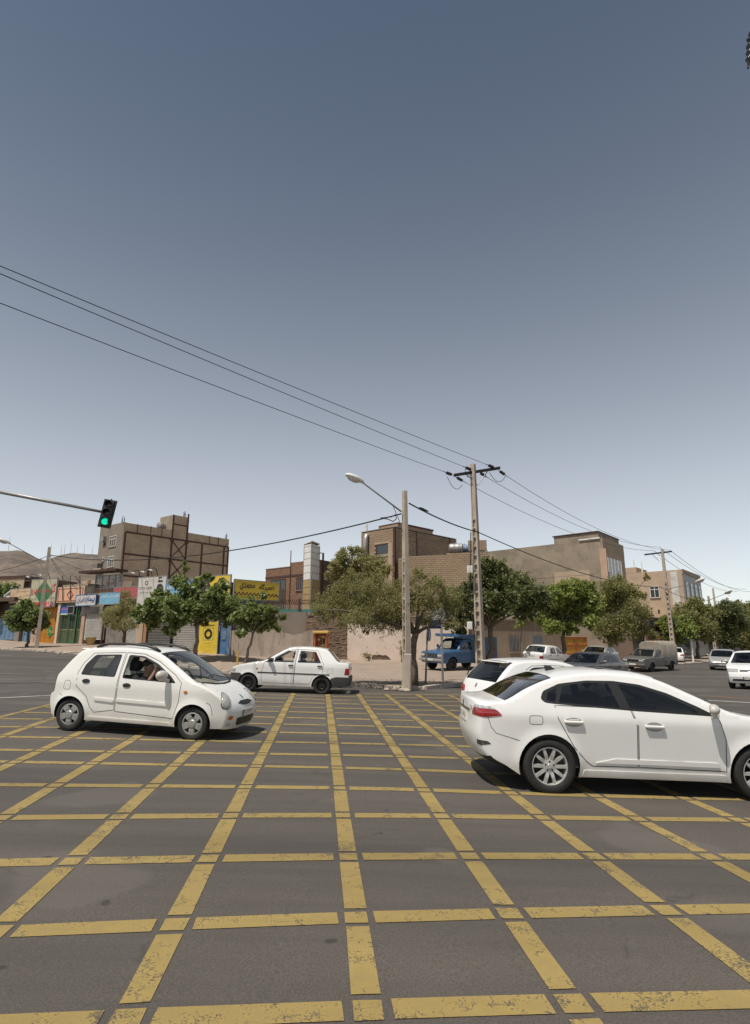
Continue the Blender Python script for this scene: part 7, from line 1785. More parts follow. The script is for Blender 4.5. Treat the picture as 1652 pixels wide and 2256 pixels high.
 def seats(s, xs, belt_mat=None, sw=None, back=.62, hr=True):
  hw = sw or s.sp['W'] / 4
  for x in xs:
   for sd in (-1, 1):
    m = MB(); m.rbox(-.02, .48, -.23, .23, -.10, .10, .05); o = m.build('seat', M_SEAT, s.root, angle=60); o.location = (x, sd * hw, s.sp['seat_z'])
    m = MB(); m.rbox(-.09, .07, -.22, .22, 0, back, .05); m.v = [(a - c * .28, b * (1 - .12 * c), c) for a, b, c in m.v]; m.build('backrest', M_SEAT, o, angle=60)
    if hr: m = MB(); m.ell((-.20, 0, back + .14), .06, .13, .09, 10, 8); m.tube([(-.18, .05, back - .02), (-.2, .05, back + .1)], .008, 5); m.tube([(-.18, -.05, back - .02), (-.2, -.05, back + .1)], .008, 5); m.build('headrest', M_SEAT, o, True)
 def dash(s, x, z, mat=None, wheel=True):
  hw = s.sp['W'] / 2 - .14; m = MB(); m.rbox(x - .12, x + .42, -hw, hw, z - .28, z, .06); m.v = [(a, b, c - .06 * max(0, (a - x)) / .4) for a, b, c in m.v]; m.build('dashboard', mat or M_TRIM, s.root, angle=60)
  if wheel:
   m = MB(); n = 20
   m.tube([(.0, .17 * math.cos(2 * math.pi * k / n), .17 * math.sin(2 * math.pi * k / n)) for k in range(n + 1)], .014, 6, False); m.tube([(0, -.16, 0), (0, .16, 0)], .012, 5); m.tube([(0, 0, 0), (.25, 0, -.1)], .03, 6); o = m.build('steering_wheel', M_BLK, s.root, True); o.location = (x - .26, s.sp['W'] / 4, z - .02); o.rotation_euler = (0, R(-25), 0)
 def plate(s, end, z, w=.46, h=.11, txt=None, y=0.0):
  fr = s.front() if end > 0 else s.rear(); o = s.decal('number_plate', [(y - w / 2, z - h / 2), (y + w / 2, z - h / 2), (y + w / 2, z + h / 2), (y - w / 2, z + h / 2)], fr, M_PLATE, .012, .02, None, .06)
  if o and txt:
   hx = s.hit((end * 9, y, z), (-end, 0, 0))[0]; text_mesh(txt, M_TXK, 'lettering', o, width=w * .78, height=h * .6, origin=(hx.x + end * .016, y, z), u=(0, end, 0))
   b = MB(); b.quad((hx.x + end * .0155, y - end * w * .5, z - h / 2), (hx.x + end * .0155, y - end * w * .43, z - h / 2), (hx.x + end * .0155, y - end * w * .43, z + h / 2), (hx.x + end * .0155, y - end * w * .5, z + h / 2)); b.build('blue_band', M_TXB, o)
  return o
 def wipers(s, x, z, end=1, n=2):
  for k in range(n):
   y0 = (-.05, .5)[k] if n == 2 else 0; h0 = None; pts = []
   for t in (0, .3, .6, 1.0):
    h = s.hit((x + end * 3, y0 - .52 * t, z + .03 + .10 * t), (-end, 0, 0))[0]
    if h is not None: pts.append(h + Vector((end * .012, 0, .006)))
   if len(pts) > 1: m = MB(); m.tube(pts, .009, 5); m.build('wiper', M_BLK, s.root)
def wheel_pose(spec, rear, front, side, heading):
 """place a car from the ground points of its two near wheels; returns position, heading, pitch"""
 ra, fa_ = spec['axles'][0], spec['axles'][-1]; d = Vector((front.x - rear.x, front.y - rear.y)); h = math.atan2(d.y, d.x) if heading is None else heading
 pitch = -math.atan2(front.z - rear.z, d.length); f = Vector((math.cos(h), math.sin(h), 0)); l = Vector((-f.y, f.x, 0)); yw = side * (spec['W'] / 2 - .12)
 mid = (rear + front) / 2; loc = mid - f * (ra + fa_) / 2 * math.cos(pitch) - l * yw; loc.z = mid.z + math.sin(pitch) * (ra + fa_) / 2
 return loc, h, pitch
def ground_pose(spec, c, heading):
 """stand a car's middle at c on the road"""
 f = Vector((math.cos(heading), math.sin(heading), 0)); l = Vector((-f.y, f.x, 0)); ra, fa_ = spec['axles'][0], spec['axles'][-1]; mid = (ra + fa_) / 2; hb = (fa_ - ra) / 2
 a, b = Vector((c[0], c[1], 0)) - f * hb, Vector((c[0], c[1], 0)) + f * hb; za, zb = zg(a.x, a.y), zg(b.x, b.y); e, g = Vector((c[0], c[1], 0)) - l * .7, Vector((c[0], c[1], 0)) + l * .7
 pitch = -math.atan2(zb - za, 2 * hb); roll = math.atan2(zg(g.x, g.y) - zg(e.x, e.y), 1.4); loc = Vector((c[0], c[1], (za + zb) / 2)) - f * mid * math.cos(pitch); loc.z += math.sin(pitch) * mid
 return loc, heading, pitch, roll
def decal3(s, name, pts, d, mat, off=.004, thick=.02, parent=None, step=.04, dome=0.0, rnd=.0):
 d = Vector(d).normalized(); u = Vector((-d.y, d.x, 0)).normalized(); v = d.cross(u); v = v if v.z > 0 else -v
 poly = [(Vector(p).dot(u), Vector(p).dot(v)) for p in pts]
 if rnd: poly = rounded(poly, rnd)
 return s.decal(name, poly, ((0, 0, 0), u, v, d), mat, off, thick, parent, step, dome)
Car.decal3 = decal3
def oval(cx, cz, rx, rz, n=20, rot=0.0):
 return [(cx + rx * math.cos(t) * math.cos(rot) - rz * math.sin(t) * math.sin(rot), cz + rx * math.cos(t) * math.sin(rot) + rz * math.sin(t) * math.cos(rot)) for t in [2 * math.pi * k / n for k in range(n)]]
SPEC = {}
SPEC['city_hatchback'] = dict(x0=0, x1=3.55, W=1.50, belt=.93, crease=.80, t1=.10, tumble=.30, sill=.20, wr=.27, ra=.318, axles=(.54, 2.88), kr=.16, kf=.20, er=.55, ef=.8, flare=.020, tw=.165, rimf=.68, seat_z=.38, cabin=(.5, 2.75), tg=.08,
 prof=[(.17, .24, .06, .24), (.11, .42, -.02, .42), (.10, .58, -.02, .585), (.17, .635, .06, .635), (.20, .90, .10, .92), (.27, 1.0, .16, .99), (.44, 1.22, .33, 1.23), (.62, 1.355, .50, 1.41), (1.1, 1.405, 1.05, 1.475), (1.6, 1.405, 1.62, 1.48), (2.02, 1.345, 2.12, 1.415), (2.42, 1.14, 2.62, 1.14), (2.74, .955, 3.0, .915), (2.98, .875, 3.2, .83), (3.22, .745, 3.40, .70), (3.35, .60, 3.52, .575), (3.39, .44, 3.56, .42), (3.34, .21, 3.50, .19)],
 strips=dict(rear_window=(5, 7), windscreen=(10, 12)),
 regions=[('door', [(.60, .99), (.66, 1.16), (.80, 1.33), (1.42, 1.37), (1.41, .93), (1.40, .40), (1.02, .34), (.93, .42), (.84, .60), (.62, .76)]), ('door', [(1.43, .93), (1.45, 1.37), (1.80, 1.36), (2.12, 1.25), (2.48, 1.04), (2.62, .92), (2.60, .60), (2.52, .33), (1.42, .38)]),
             ('window_trim', rounded([(.66, .955), (.70, 1.13), (.84, 1.305), (1.36, 1.335), (1.34, .945)], .04)), ('window', rounded([(.84, .965), (.86, 1.10), (.94, 1.275), (1.33, 1.31), (1.31, .955)], .04)),
             ('window_trim', rounded([(1.48, .935), (1.50, 1.335), (1.80, 1.325), (2.10, 1.21), (2.40, 1.02), (2.52, .905)], .04)), ('open_window', rounded([(1.51, .95), (1.53, 1.305), (1.79, 1.298), (2.07, 1.185), (2.20, 1.11), (2.22, .935)], .035)), ('window', rounded([(2.25, .935), (2.23, 1.09), (2.37, .995), (2.46, .92)], .02))])
SPEC['coupe_saloon'] = dict(x0=0, x1=4.44, W=1.80, belt=1.03, crease=lambda x: .90 - .03 * (x - .3) / 3, t1=.22, t0=.11, tumble=.34, sill=.20, wr=.318, ra=.372, axles=(.94, 3.50), kr=.17, kf=.17, er=.8, ef=.9, flare=.022, tw=.205, rimf=.68, seat_z=.50, cabin=(.8, 3.2), tg=.075, inset=.02,
 prof=[(.42, .30, .30, .27), (.24, .40, .10, .38), (.17, .60, .01, .60), (.17, .78, .02, .80), (.20, .93, .03, .985), (.28, .995, .065, 1.05), (.46, 1.045, .38, 1.07), (.72, 1.19, .68, 1.235), (1.02, 1.315, 1.04, 1.375), (1.46, 1.39, 1.5, 1.462), (1.9, 1.40, 1.95, 1.475), (2.3, 1.345, 2.4, 1.42), (2.72, 1.185, 2.92, 1.205), (3.08, 1.03, 3.42, .995), (3.45, .955, 3.75, .945), (3.95, .865, 4.15, .865), (4.25, .72, 4.38, .70), (4.32, .50, 4.44, .48), (4.26, .24, 4.38, .20)],
 strips=dict(rear_window=(6, 8), windscreen=(11, 13), sill_trim=(0, 1)),
 regions=[('door', [(1.02, 1.03), (1.05, .88), (1.24, .55), (1.39, .39), (1.47, .335), (2.02, .34), (2.02, .82), (1.95, 1.02)]), ('door', [(1.965, 1.02), (2.035, .82), (2.035, .34), (3.09, .33), (3.10, .70), (3.03, .95), (2.9, .99)]),
             ('window_trim', rounded([(.85, 1.10), (.89, 1.19), (1.10, 1.285), (1.45, 1.335), (1.80, 1.342), (2.12, 1.31), (2.45, 1.22), (2.80, 1.075), (3.03, .965), (2.0, .995), (1.0, 1.045), (.90, 1.055)], .03)),
             ('window', rounded([(.925, 1.085), (.95, 1.175), (1.08, 1.245), (1.03, 1.07)], .02)), ('window', rounded([(1.075, 1.065), (1.15, 1.262), (1.45, 1.305), (1.72, 1.312), (1.83, 1.025)], .02)), ('window', rounded([(1.955, 1.02), (1.86, 1.308), (2.1, 1.283), (2.43, 1.19), (2.73, 1.055), (2.80, 1.0)], .02))])
SPEC['boxy_saloon'] = dict(x0=0, x1=3.935, W=1.605, belt=.95, crease=.86, t1=.12, tumble=.33, sill=.22, wr=.272, ra=.325, axles=(.93, 3.275), kr=.10, kf=.13, flare=.012, tw=.165, rimf=.62, seat_z=.38, cabin=(.75, 2.85), tg=.09, dark_bumper=True,
 prof=[(.12, .28, .04, .28), (.07, .42, .0, .42), (.07, .55, .0, .56), (.11, .59, .045, .60), (.11, .88, .05, .90), (.17, .965, .10, 1.0), (.45, .99, .40, 1.03), (.66, 1.19, .60, 1.22), (.84, 1.345, .79, 1.395), (1.12, 1.395, 1.12, 1.45), (1.6, 1.40, 1.62, 1.46), (2.03, 1.35, 2.12, 1.405), (2.43, 1.14, 2.55, 1.155), (2.75, .965, 2.92, .955), (3.1, .895, 3.22, .905), (3.6, .80, 3.70, .80), (3.80, .70, 3.88, .69), (3.83, .57, 3.92, .56), (3.84, .42, 3.935, .40), (3.78, .26, 3.88, .24)],
 strips=dict(rear_window=(6, 8), windscreen=(11, 13), rear_bumper=(0, 3), front_bumper=(17, 19)),
 regions=[('rear_bumper', [(-.1, .2), (.66, .2), (.66, .50), (.5, .555), (-.1, .555)]), ('front_bumper', [(3.55, .2), (4.1, .2), (4.1, .565), (3.55, .565), (3.5, .5)]),
             ('door', [(1.80, .97), (1.74, 1.365), (1.12, 1.355), (.98, 1.10), (.91, .93), (.92, .61), (1.06, .60), (1.22, .55), (1.32, .31), (1.83, .30)]), ('door', [(1.845, .30), (1.82, .97), (1.77, 1.365), (2.08, 1.345), (2.50, 1.09), (2.80, .93), (2.88, .60), (2.86, .36), (2.82, .30)]),
             ('window', rounded([(1.74, .955), (1.68, 1.325), (1.17, 1.31), (.98, .96)], .03)), ('window_trim', [(2.50, .945), (2.78, .93), (2.52, 1.07)]), ('open_window', rounded([(2.50, .95), (2.46, 1.09), (2.08, 1.305), (1.82, 1.325), (1.87, .955)], .03))])
SPEC['small_hatchback'] = dict(x0=0, x1=3.835, W=1.66, belt=.96, crease=.84, t1=.12, tumble=.34, sill=.21, wr=.29, ra=.345, axles=(.64, 3.08), kr=.16, kf=.20, er=.7, ef=1.0, flare=.02, tw=.175, rimf=.65, seat_z=.48, cabin=(.55, 2.8), tg=.10,
 prof=[(.18, .26, .06, .26), (.11, .45, .0, .45), (.11, .64, .0, .65), (.16, .82, .07, .83), (.23, .95, .15, .97), (.42, 1.155, .34, 1.18), (.66, 1.315, .60, 1.375), (1.1, 1.365, 1.1, 1.425), (1.6, 1.355, 1.65, 1.425), (2.0, 1.285, 2.1, 1.35), (2.4, 1.10, 2.6, 1.105), (2.72, .945, 2.98, .915), (3.05, .85, 3.25, .835), (3.4, .725, 3.58, .70), (3.62, .58, 3.78, .56), (3.68, .42, 3.835, .40), (3.60, .23, 3.74, .2)],
 strips=dict(rear_window=(4, 6), windscreen=(9, 11)),
 regions=[('door', [(.84, .98), (.86, 1.22), (1.02, 1.30), (1.58, 1.315), (1.60, .95), (1.60, .34), (1.10, .34), (1.02, .52), (.88, .70)]), ('door', [(1.62, .95), (1.60, 1.315), (1.92, 1.28), (2.30, 1.10), (2.64, .92), (2.66, .60), (2.58, .34), (1.62, .34)]),
             ('window', rounded([(.88, 1.05), (.90, 1.20), (1.04, 1.268), (1.53, 1.285), (1.55, .965), (.98, .975)], .06)), ('window', rounded([(1.66, .965), (1.64, 1.285), (1.90, 1.245), (2.27, 1.07), (2.50, .945)], .03))])
SPEC['notch_saloon'] = dict(x0=0, x1=4.41, W=1.72, belt=.93, crease=.80, t1=.12, tumble=.36, sill=.21, wr=.30, ra=.355, axles=(.86, 3.52), kr=.12, kf=.14, flare=.012, tw=.18, rimf=.63, seat_z=.46, cabin=(.9, 3.2), tg=.09,
 prof=[(.13, .26, .04, .26), (.08, .45, .0, .45), (.08, .60, .0, .61), (.12, .85, .06, .87), (.20, .955, .13, .985), (.75, .985, .7, 1.02), (1.0, 1.155, .97, 1.19), (1.28, 1.30, 1.26, 1.35), (1.7, 1.35, 1.7, 1.405), (2.2, 1.34, 2.25, 1.40), (2.6, 1.275, 2.68, 1.33), (2.95, 1.08, 3.1, 1.095), (3.22, .93, 3.45, .92), (3.6, .865, 3.8, .865), (4.1, .75, 4.22, .75), (4.29, .62, 4.38, .60), (4.32, .45, 4.408, .43), (4.26, .25, 4.34, .23)],
 strips=dict(rear_window=(5, 7), windscreen=(10, 12)),
 regions=[('door', [(1.10, .95), (1.30, 1.27), (2.0, 1.31), (2.05, .93), (2.05, .32), (1.38, .32), (1.28, .55), (1.12, .72)]), ('door', [(2.07, .93), (2.02, 1.31), (2.5, 1.26), (2.9, 1.05), (3.12, .90), (3.14, .55), (3.08, .32), (2.07, .32)]),
             ('window', rounded([(1.20, .96), (1.38, 1.22), (1.96, 1.275), (2.0, .945)], .03)), ('window', rounded([(2.10, .945), (2.06, 1.275), (2.48, 1.225), (2.86, 1.02), (2.96, .935)], .03))])
SPEC['big_saloon'] = dict(SPEC['notch_saloon'], W=1.76, kf=.19, ef=1.1, prof=[(a, b * 1.06 if b > .5 else b, c, d * 1.06 if d > .5 else d) for a, b, c, d in SPEC['notch_saloon']['prof']], belt=.985, crease=.85, regions=[(n, [(x, z * 1.06 if z > .5 else z) for x, z in q]) for n, q in SPEC['notch_saloon']['regions']])
SPEC['old_pickup'] = dict(x0=1.90, x1=4.66, W=1.70, belt=1.10, crease=.98, t1=.08, tumble=.26, sill=.42, wr=.36, ra=.42, axles=(.95, 3.78), kr=.01, kf=.06, er=.2, ef=.5, flare=.010, tw=.20, rimf=.58, seat_z=.78, cabin=(2.0, 3.35), tg=.09, pexp=3.2,
 prof=[(1.93, .43, 1.91, .43), (1.92, 1.10, 1.90, 1.12), (1.96, 1.48, 1.93, 1.52), (2.03, 1.60, 2.0, 1.66), (2.4, 1.65, 2.4, 1.72), (2.83, 1.61, 2.88, 1.68), (3.08, 1.33, 3.18, 1.35), (3.27, 1.12, 3.42, 1.12), (3.6, 1.06, 3.7, 1.08), (4.2, 1.0, 4.35, 1.03), (4.5, .94, 4.6, .96), (4.55, .75, 4.64, .75), (4.55, .55, 4.63, .55), (4.5, .43, 4.58, .42)],
 strips=dict(rear_window=(1, 2), windscreen=(5, 7)), regions=[('door', [(2.08, 1.12), (2.12, 1.58), (2.78, 1.57), (3.02, 1.32), (3.20, 1.08), (3.22, .52), (2.08, .50)]), ('window', rounded([(2.14, 1.13), (2.17, 1.53), (2.75, 1.52), (2.97, 1.29), (3.10, 1.12)], .03))])
SPEC['saloon_pickup'] = dict(x0=1.72, x1=4.38, W=1.62, belt=.96, crease=.84, t1=.08, tumble=.28, sill=.30, wr=.30, ra=.355, axles=(.80, 3.42), kr=.01, kf=.07, er=.2, ef=.6, flare=.010, tw=.17, rimf=.6, seat_z=.6, cabin=(1.85, 3.2), tg=.09, pexp=3.0,
 prof=[(1.75, .31, 1.73, .31), (1.74, .96, 1.72, .98), (1.79, 1.30, 1.75, 1.33), (1.9, 1.38, 1.86, 1.44), (2.3, 1.41, 2.3, 1.47), (2.64, 1.35, 2.71, 1.40), (2.9, 1.14, 3.0, 1.16), (3.1, .975, 3.25, .97), (3.5, .925, 3.6, .94), (4.0, .865, 4.15, .89), (4.26, .82, 4.35, .84), (4.29, .62, 4.37, .62), (4.29, .44, 4.37, .44), (4.22, .31, 4.31, .30)],
 strips=dict(rear_window=(1, 2), windscreen=(5, 7)), regions=[('door', [(1.90, .97), (1.94, 1.36), (2.6, 1.33), (2.85, 1.13), (3.02, .93), (3.02, .40), (1.90, .38)]), ('window', rounded([(1.96, .97), (1.99, 1.32), (2.57, 1.29), (2.80, 1.10), (2.93, .97)], .03))])
# ---------------------------------------------------------------- the ivory city hatchback in the box junction
sp = SPEC['city_hatchback']; rw, fw = P(152.8, 1608, 10.62), P(425.4, 1630.6, 10.2)
loc, hd, pt = wheel_pose(sp, rw, fw, -1, None)
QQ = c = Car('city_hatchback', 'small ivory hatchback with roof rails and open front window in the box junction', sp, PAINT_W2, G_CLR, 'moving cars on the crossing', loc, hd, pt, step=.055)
for o in c.parts.pop('open_window', []): bpy.data.objects.remove(o)           # wound down
c.wheel('five'); c.seats((.85,), back=.46, hr=False); c.seats((1.75,)); c.dash(2.42, .92, M_TRIMB)
for sd in (-1, 1):
 c.handle(.80, .855, sd, .15, .036, M_BLK, style='oval'); c.handle(1.60, .825, sd, .15, .036, M_BLK, style='oval')
 c.line('belt_strip', [(.66, .945), (1.0, .94), (1.6, .93), (2.1, .92), (2.55, .90)], .011, sd, M_BLK, off=.006)
 for a, b in ((1.00, 1.38), (1.43, 2.46)): c.decal('side_moulding', rounded([(a, .555 - .012), (b, .535 - .012), (b, .59 - .012), (a, .605 - .012)], .02), c.side(sd), c.paint, .016, .03, None, .06, .004)
 c.line('crease_shade_line', [(.62, .80), (1.2, .79), (2.0, .775), (2.9, .75)], .003, sd, flat('crease_shade', (.42, .40, .36), .5), off=.001)  # grey line paints the shade of a crease on the bodywork
 c.line('fuel_flap_seam', rounded([(.36, .70), (.50, .69), (.50, .84), (.38, .85)], .04), .003, sd, M_SEAM, closed=True)
 c.line('bumper_seam', [(.12, .625), (.30, .62), (.36, .58), (.40, .52)], .004, sd, M_SEAM); c.line('bumper_seam', [(3.22, .42), (3.20, .52), (3.16, .60), (3.10, .62), (2.98, .57)][::-1], .004, sd, M_SEAM)
 c.line('sill_seam', [(.95, .30), (1.6, .285), (2.5, .275)], .0045, sd, M_SEAM); c.decal('sill_skirt', rounded([(.88, .205), (2.5, .205), (2.46, .262), (.92, .27)], .02), c.side(sd), c.paint, .022, .03, None, .07, .006)
 c.decal('side_indicator', oval(2.72, .775, .035, .024), c.side(sd), M_AMB, .008, .01, None, .02, .004)
 c.mirror(2.33, .99, sd, c.paint, .22, .17, .06)
 ctr = Vector((3.27, sd * .50, .635)); c.decal3('headlight', [ctr + Vector((-.03 * math.sin(t) * .4 - .06 * math.cos(t) * .3, sd * .105 * math.cos(t), .135 * math.sin(t) + .045 * math.cos(t) * -1)) for t in [2 * math.pi * k / 22 for k in range(22)]], (-1, -sd * .55, -.25), M_HEAD, .010, .03, None, .03, .02)
 c.decal3('headlight_rim', [ctr + Vector((-.03 * math.sin(t) * .4 - .06 * math.cos(t) * .3, sd * .115 * math.cos(t), .147 * math.sin(t) - .045 * math.cos(t))) for t in [2 * math.pi * k / 22 for k in range(22)]], (-1, -sd * .55, -.25), M_DGR, .003, .02, None, .03)
 ctr = Vector((3.4, sd * .50, .385)); c.decal3('front_indicator', [ctr + Vector((0, sd * .062 * math.cos(t), .036 * math.sin(t))) for t in [2 * math.pi * k / 16 for k in range(16)]], (-1, -sd * .5, 0), M_AMB, .008, .02, None, .02, .008)
 ctr = Vector((3.4, sd * .53, .275)); c.decal3('fog_lamp', [ctr + Vector((0, sd * .060 * math.cos(t), .036 * math.sin(t))) for t in [2 * math.pi * k / 16 for k in range(16)]], (-1, -sd * .5, 0), M_CLRL, .008, .02, None, .02, .006)
 c.decal3('tail_light', [(.12, sd * .60, .66), (.12, sd * .67, .66), (.2, sd * .66, .92), (.2, sd * .56, .92)], (1, -sd * .5, 0), M_TAIL, .008, .02, None, .03, .006)
 m = MB(); hr = lambda x: s_hit(c, x, sd)
 def rp(x, dz):
  h = c.hit((x, sd * .52, 3), (0, 0, -1))[0]; return h + Vector((0, 0, dz))
 m.tube([rp(.78, .0), rp(.86, .035), rp(1.0, .06), rp(1.4, .065), rp(1.75, .06), rp(1.92, .04), rp(2.02, .0)], [.035, .03, .022, .019, .022, .03, .035], 8); m.build('roof_rail', M_BLK, c.root, True)
c.decal('grille', rounded([(-.30, .60), (-.12, .565), (0, .555), (.12, .565), (.30, .60), (.16, .635), (-.16, .635)], .02), c.front(), M_BLK, .006, .02, None, .04); c.decal('lower_intake', rounded([(-.34, .24), (.34, .24), (.38, .37), (-.38, .37)], .05), c.front(), M_BLK, .006, .02, None, .05)
for k in range(4): c.line('intake_slat', [(-.33, .26 + .03 * k), (0, .26 + .03 * k), (.33, .26 + .03 * k)], .004, 0, M_DGR, off=.014, frame=c.front())
c.decal('badge', oval(0, .69, .035, .035), c.front(), M_CHR, .008, .01, None, .02); c.plate(1, .44, .46, .11, '۲۳ ل ۸۱۷ ۲۴'); c.plate(-1, .75, .40, .11)
c.line('bonnet_seam', [(-.55, .90), (-.50, .80)], .004, 0, M_SEAM, frame=c.front()); c.wipers(2.9, .90)
for sd in (-1, 1): 
 pts = [(2.78, sd * .62, 2), (3.0, sd * .60, 2), (3.2, sd * .54, 2)]; m = MB(); hh = [c.hit(p, (0, 0, -1))[0] for p in pts]; m.tube([h + Vector((0, 0, .0)) for h in hh if h is not None], .0035, 4); m.build('bonnet_seam', M_SEAM, c.root)
m = MB(); h = [c.hit((x, y, 2.2), (0, 0, -1))[0] for x, y in ((2.93, -.58), (3.04, -.3), (3.07, 0), (3.04, .3), (2.93, .58))]; m.tube([p + Vector((-.02, 0, -.004)) for p in h], .03, 6); m.build('scuttle', M_BLK, c.root, True)
m = MB(); m.rbox(2.25, 2.29, -.12, .12, 1.24, 1.31, .02); m.build('rear_view_mirror', M_BLK, c.root)
m = MB(); m.rbox(.44, .68, -.50, .50, 1.375, 1.405, .012); m.v = [(x, y, z + .04 * (1 - (y / .5) ** 2)) for x, y, z in m.v]; m.build('roof_spoiler', c.paint, c.root)
# ---------------------------------------------------------------- white coupe-like saloon, near right
sp = SPEC['coupe_saloon']; rw, fw = P(1210, 1747, 7.5), P(1673, 1765, 7.5); loc, hd, pt = wheel_pose(sp, rw, fw, -1, None)
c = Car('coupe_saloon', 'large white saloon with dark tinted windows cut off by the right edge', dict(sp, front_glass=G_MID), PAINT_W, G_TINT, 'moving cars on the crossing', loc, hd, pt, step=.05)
c.wheel('alloy10', .0); c.seats((1.25, 2.1)); c.dash(3.0, .96)
for sd in (-1, 1):
 c.handle(1.24, .845, sd, .23, .030); c.handle(2.23, .825, sd, .23, .030); c.mirror(2.93, 1.02, sd, c.paint, .20, .14, .07)
 c.decal3('tail_light', [(.03, sd * .55, .86), (.20, sd * .80, .855), (.38, sd * .85, .885), (.30, sd * .85, .945), (.22, sd * .80, .95), (.03, sd * .62, .95)], (.75, -sd, 0), M_TAIL, .008, .03, None, .03, .008, .02)
 c.decal3('tail_light_cap', [(.03, sd * .62, .955), (.22, sd * .80, .955), (.29, sd * .85, .95), (.23, sd * .82, .985), (.05, sd * .66, .99)], (.75, -sd, -.0), M_CLRL, .008, .03, None, .03, .004, .01)
 c.line('bumper_seam', [(.20, .855), (.24, .74), (.30, .67), (.40, .645), (.58, .60)], .0035, sd, M_SEAM); c.line('fuel_flap_seam', rounded([(.70, .80), (.86, .80), (.86, .90), (.70, .90)], .03), .003, sd, M_SEAM, closed=True)
 c.decal3('rear_reflector', [(.06, sd * .70, .52), (.10, sd * .78, .51), (.22, sd * .82, .54), (.18, sd * .80, .57), (.07, sd * .70, .575)], (.8, -sd, 0), M_DGR, .004, .01, None, .03, 0, .01)
 c.line('crease_shade_line', [(.38, .90), (1.0, .885), (2.0, .875), (3.0, .865)], .003, sd, flat('crease_shade2', (.40, .39, .37), .5), off=.001); c.decal('door_ledge', rounded([(1.50, .375), (3.02, .37), (3.0, .425), (1.75, .43)], .02), c.side(sd), c.paint, .010, .012, None, .1)  # shoulder crease shading drawn as a thin grey line
 c.line('sill_seam', [(1.42, .315), (2.0, .32), (3.15, .31)], .004, sd, M_SEAM)
 c.line('green_scrape', [(2.25, .312), (2.6, .308), (2.95, .303)], .005, sd, flat('green_scrape_paint', (.03, .22, .17), .5), off=.004)
 c.decal('sill_skirt', rounded([(1.34, .205), (3.10, .205), (3.09, .285), (1.36, .285)], .02), c.side(sd), c.paint, .012, .03, None, .08, .004)
 c.decal3('headlight', [(4.10, sd * .80, .72), (4.32, sd * .62, .70), (4.36, sd * .45, .76), (4.05, sd * .76, .83)], (-1, -sd * .8, -.1), M_HEAD, .008, .03, None, .04, .006)
c.plate(-1, .80, .50, .12, '۱۲ ب ۴۸۵'); c.decal('boot_trim', [(-.42, .88), (.42, .88), (.44, .915), (-.44, .915)], c.rear(), M_CHR, .008, .02, None, .06); c.decal('rear_badge', oval(0, .955, .04, .04), c.rear(), M_CHR, .008, .02, None, .03)
c.decal('grille', rounded([(-.5, .55), (.5, .55), (.55, .68), (-.55, .68)], .03), c.front(), M_BLK, .006, .02, None, .06); h = c.hit((-2, .0, .5), (1, 0, 0))[0]
o = text_mesh('FSV', M_CHR, 'lettering', c.root, width=.20, height=.05, origin=(c.hit((-2, -.5, .935), (1, 0, 0))[0] + Vector((-.008, 0, 0))), u=(0, -1, 0), bold=.01)
m = MB(); h = c.hit((1.25, 0, 3), (0, 0, -1))[0]; m.hexa([h + Vector(q) for q in ((-.08, -.03, -.01), (.08, -.03, -.01), (.08, .03, -.01), (-.08, .03, -.01), (-.10, -.008, .06), (-.02, -.008, .06), (-.02, .008, .06), (-.10, .008, .06))]); m.build('roof_fin', M_BLK, c.root)
m = MB(); q = [c.hit((x, y, 3), (0, 0, -1))[0] for x, y in ((1.75, -.38), (2.2, -.38), (2.2, .38), (1.75, .38))]; m.poly([p + Vector((0, 0, .012)) for p in q]); m.build('sunroof', M_PANE, c.root)
c.wipers(3.35, 1.0)
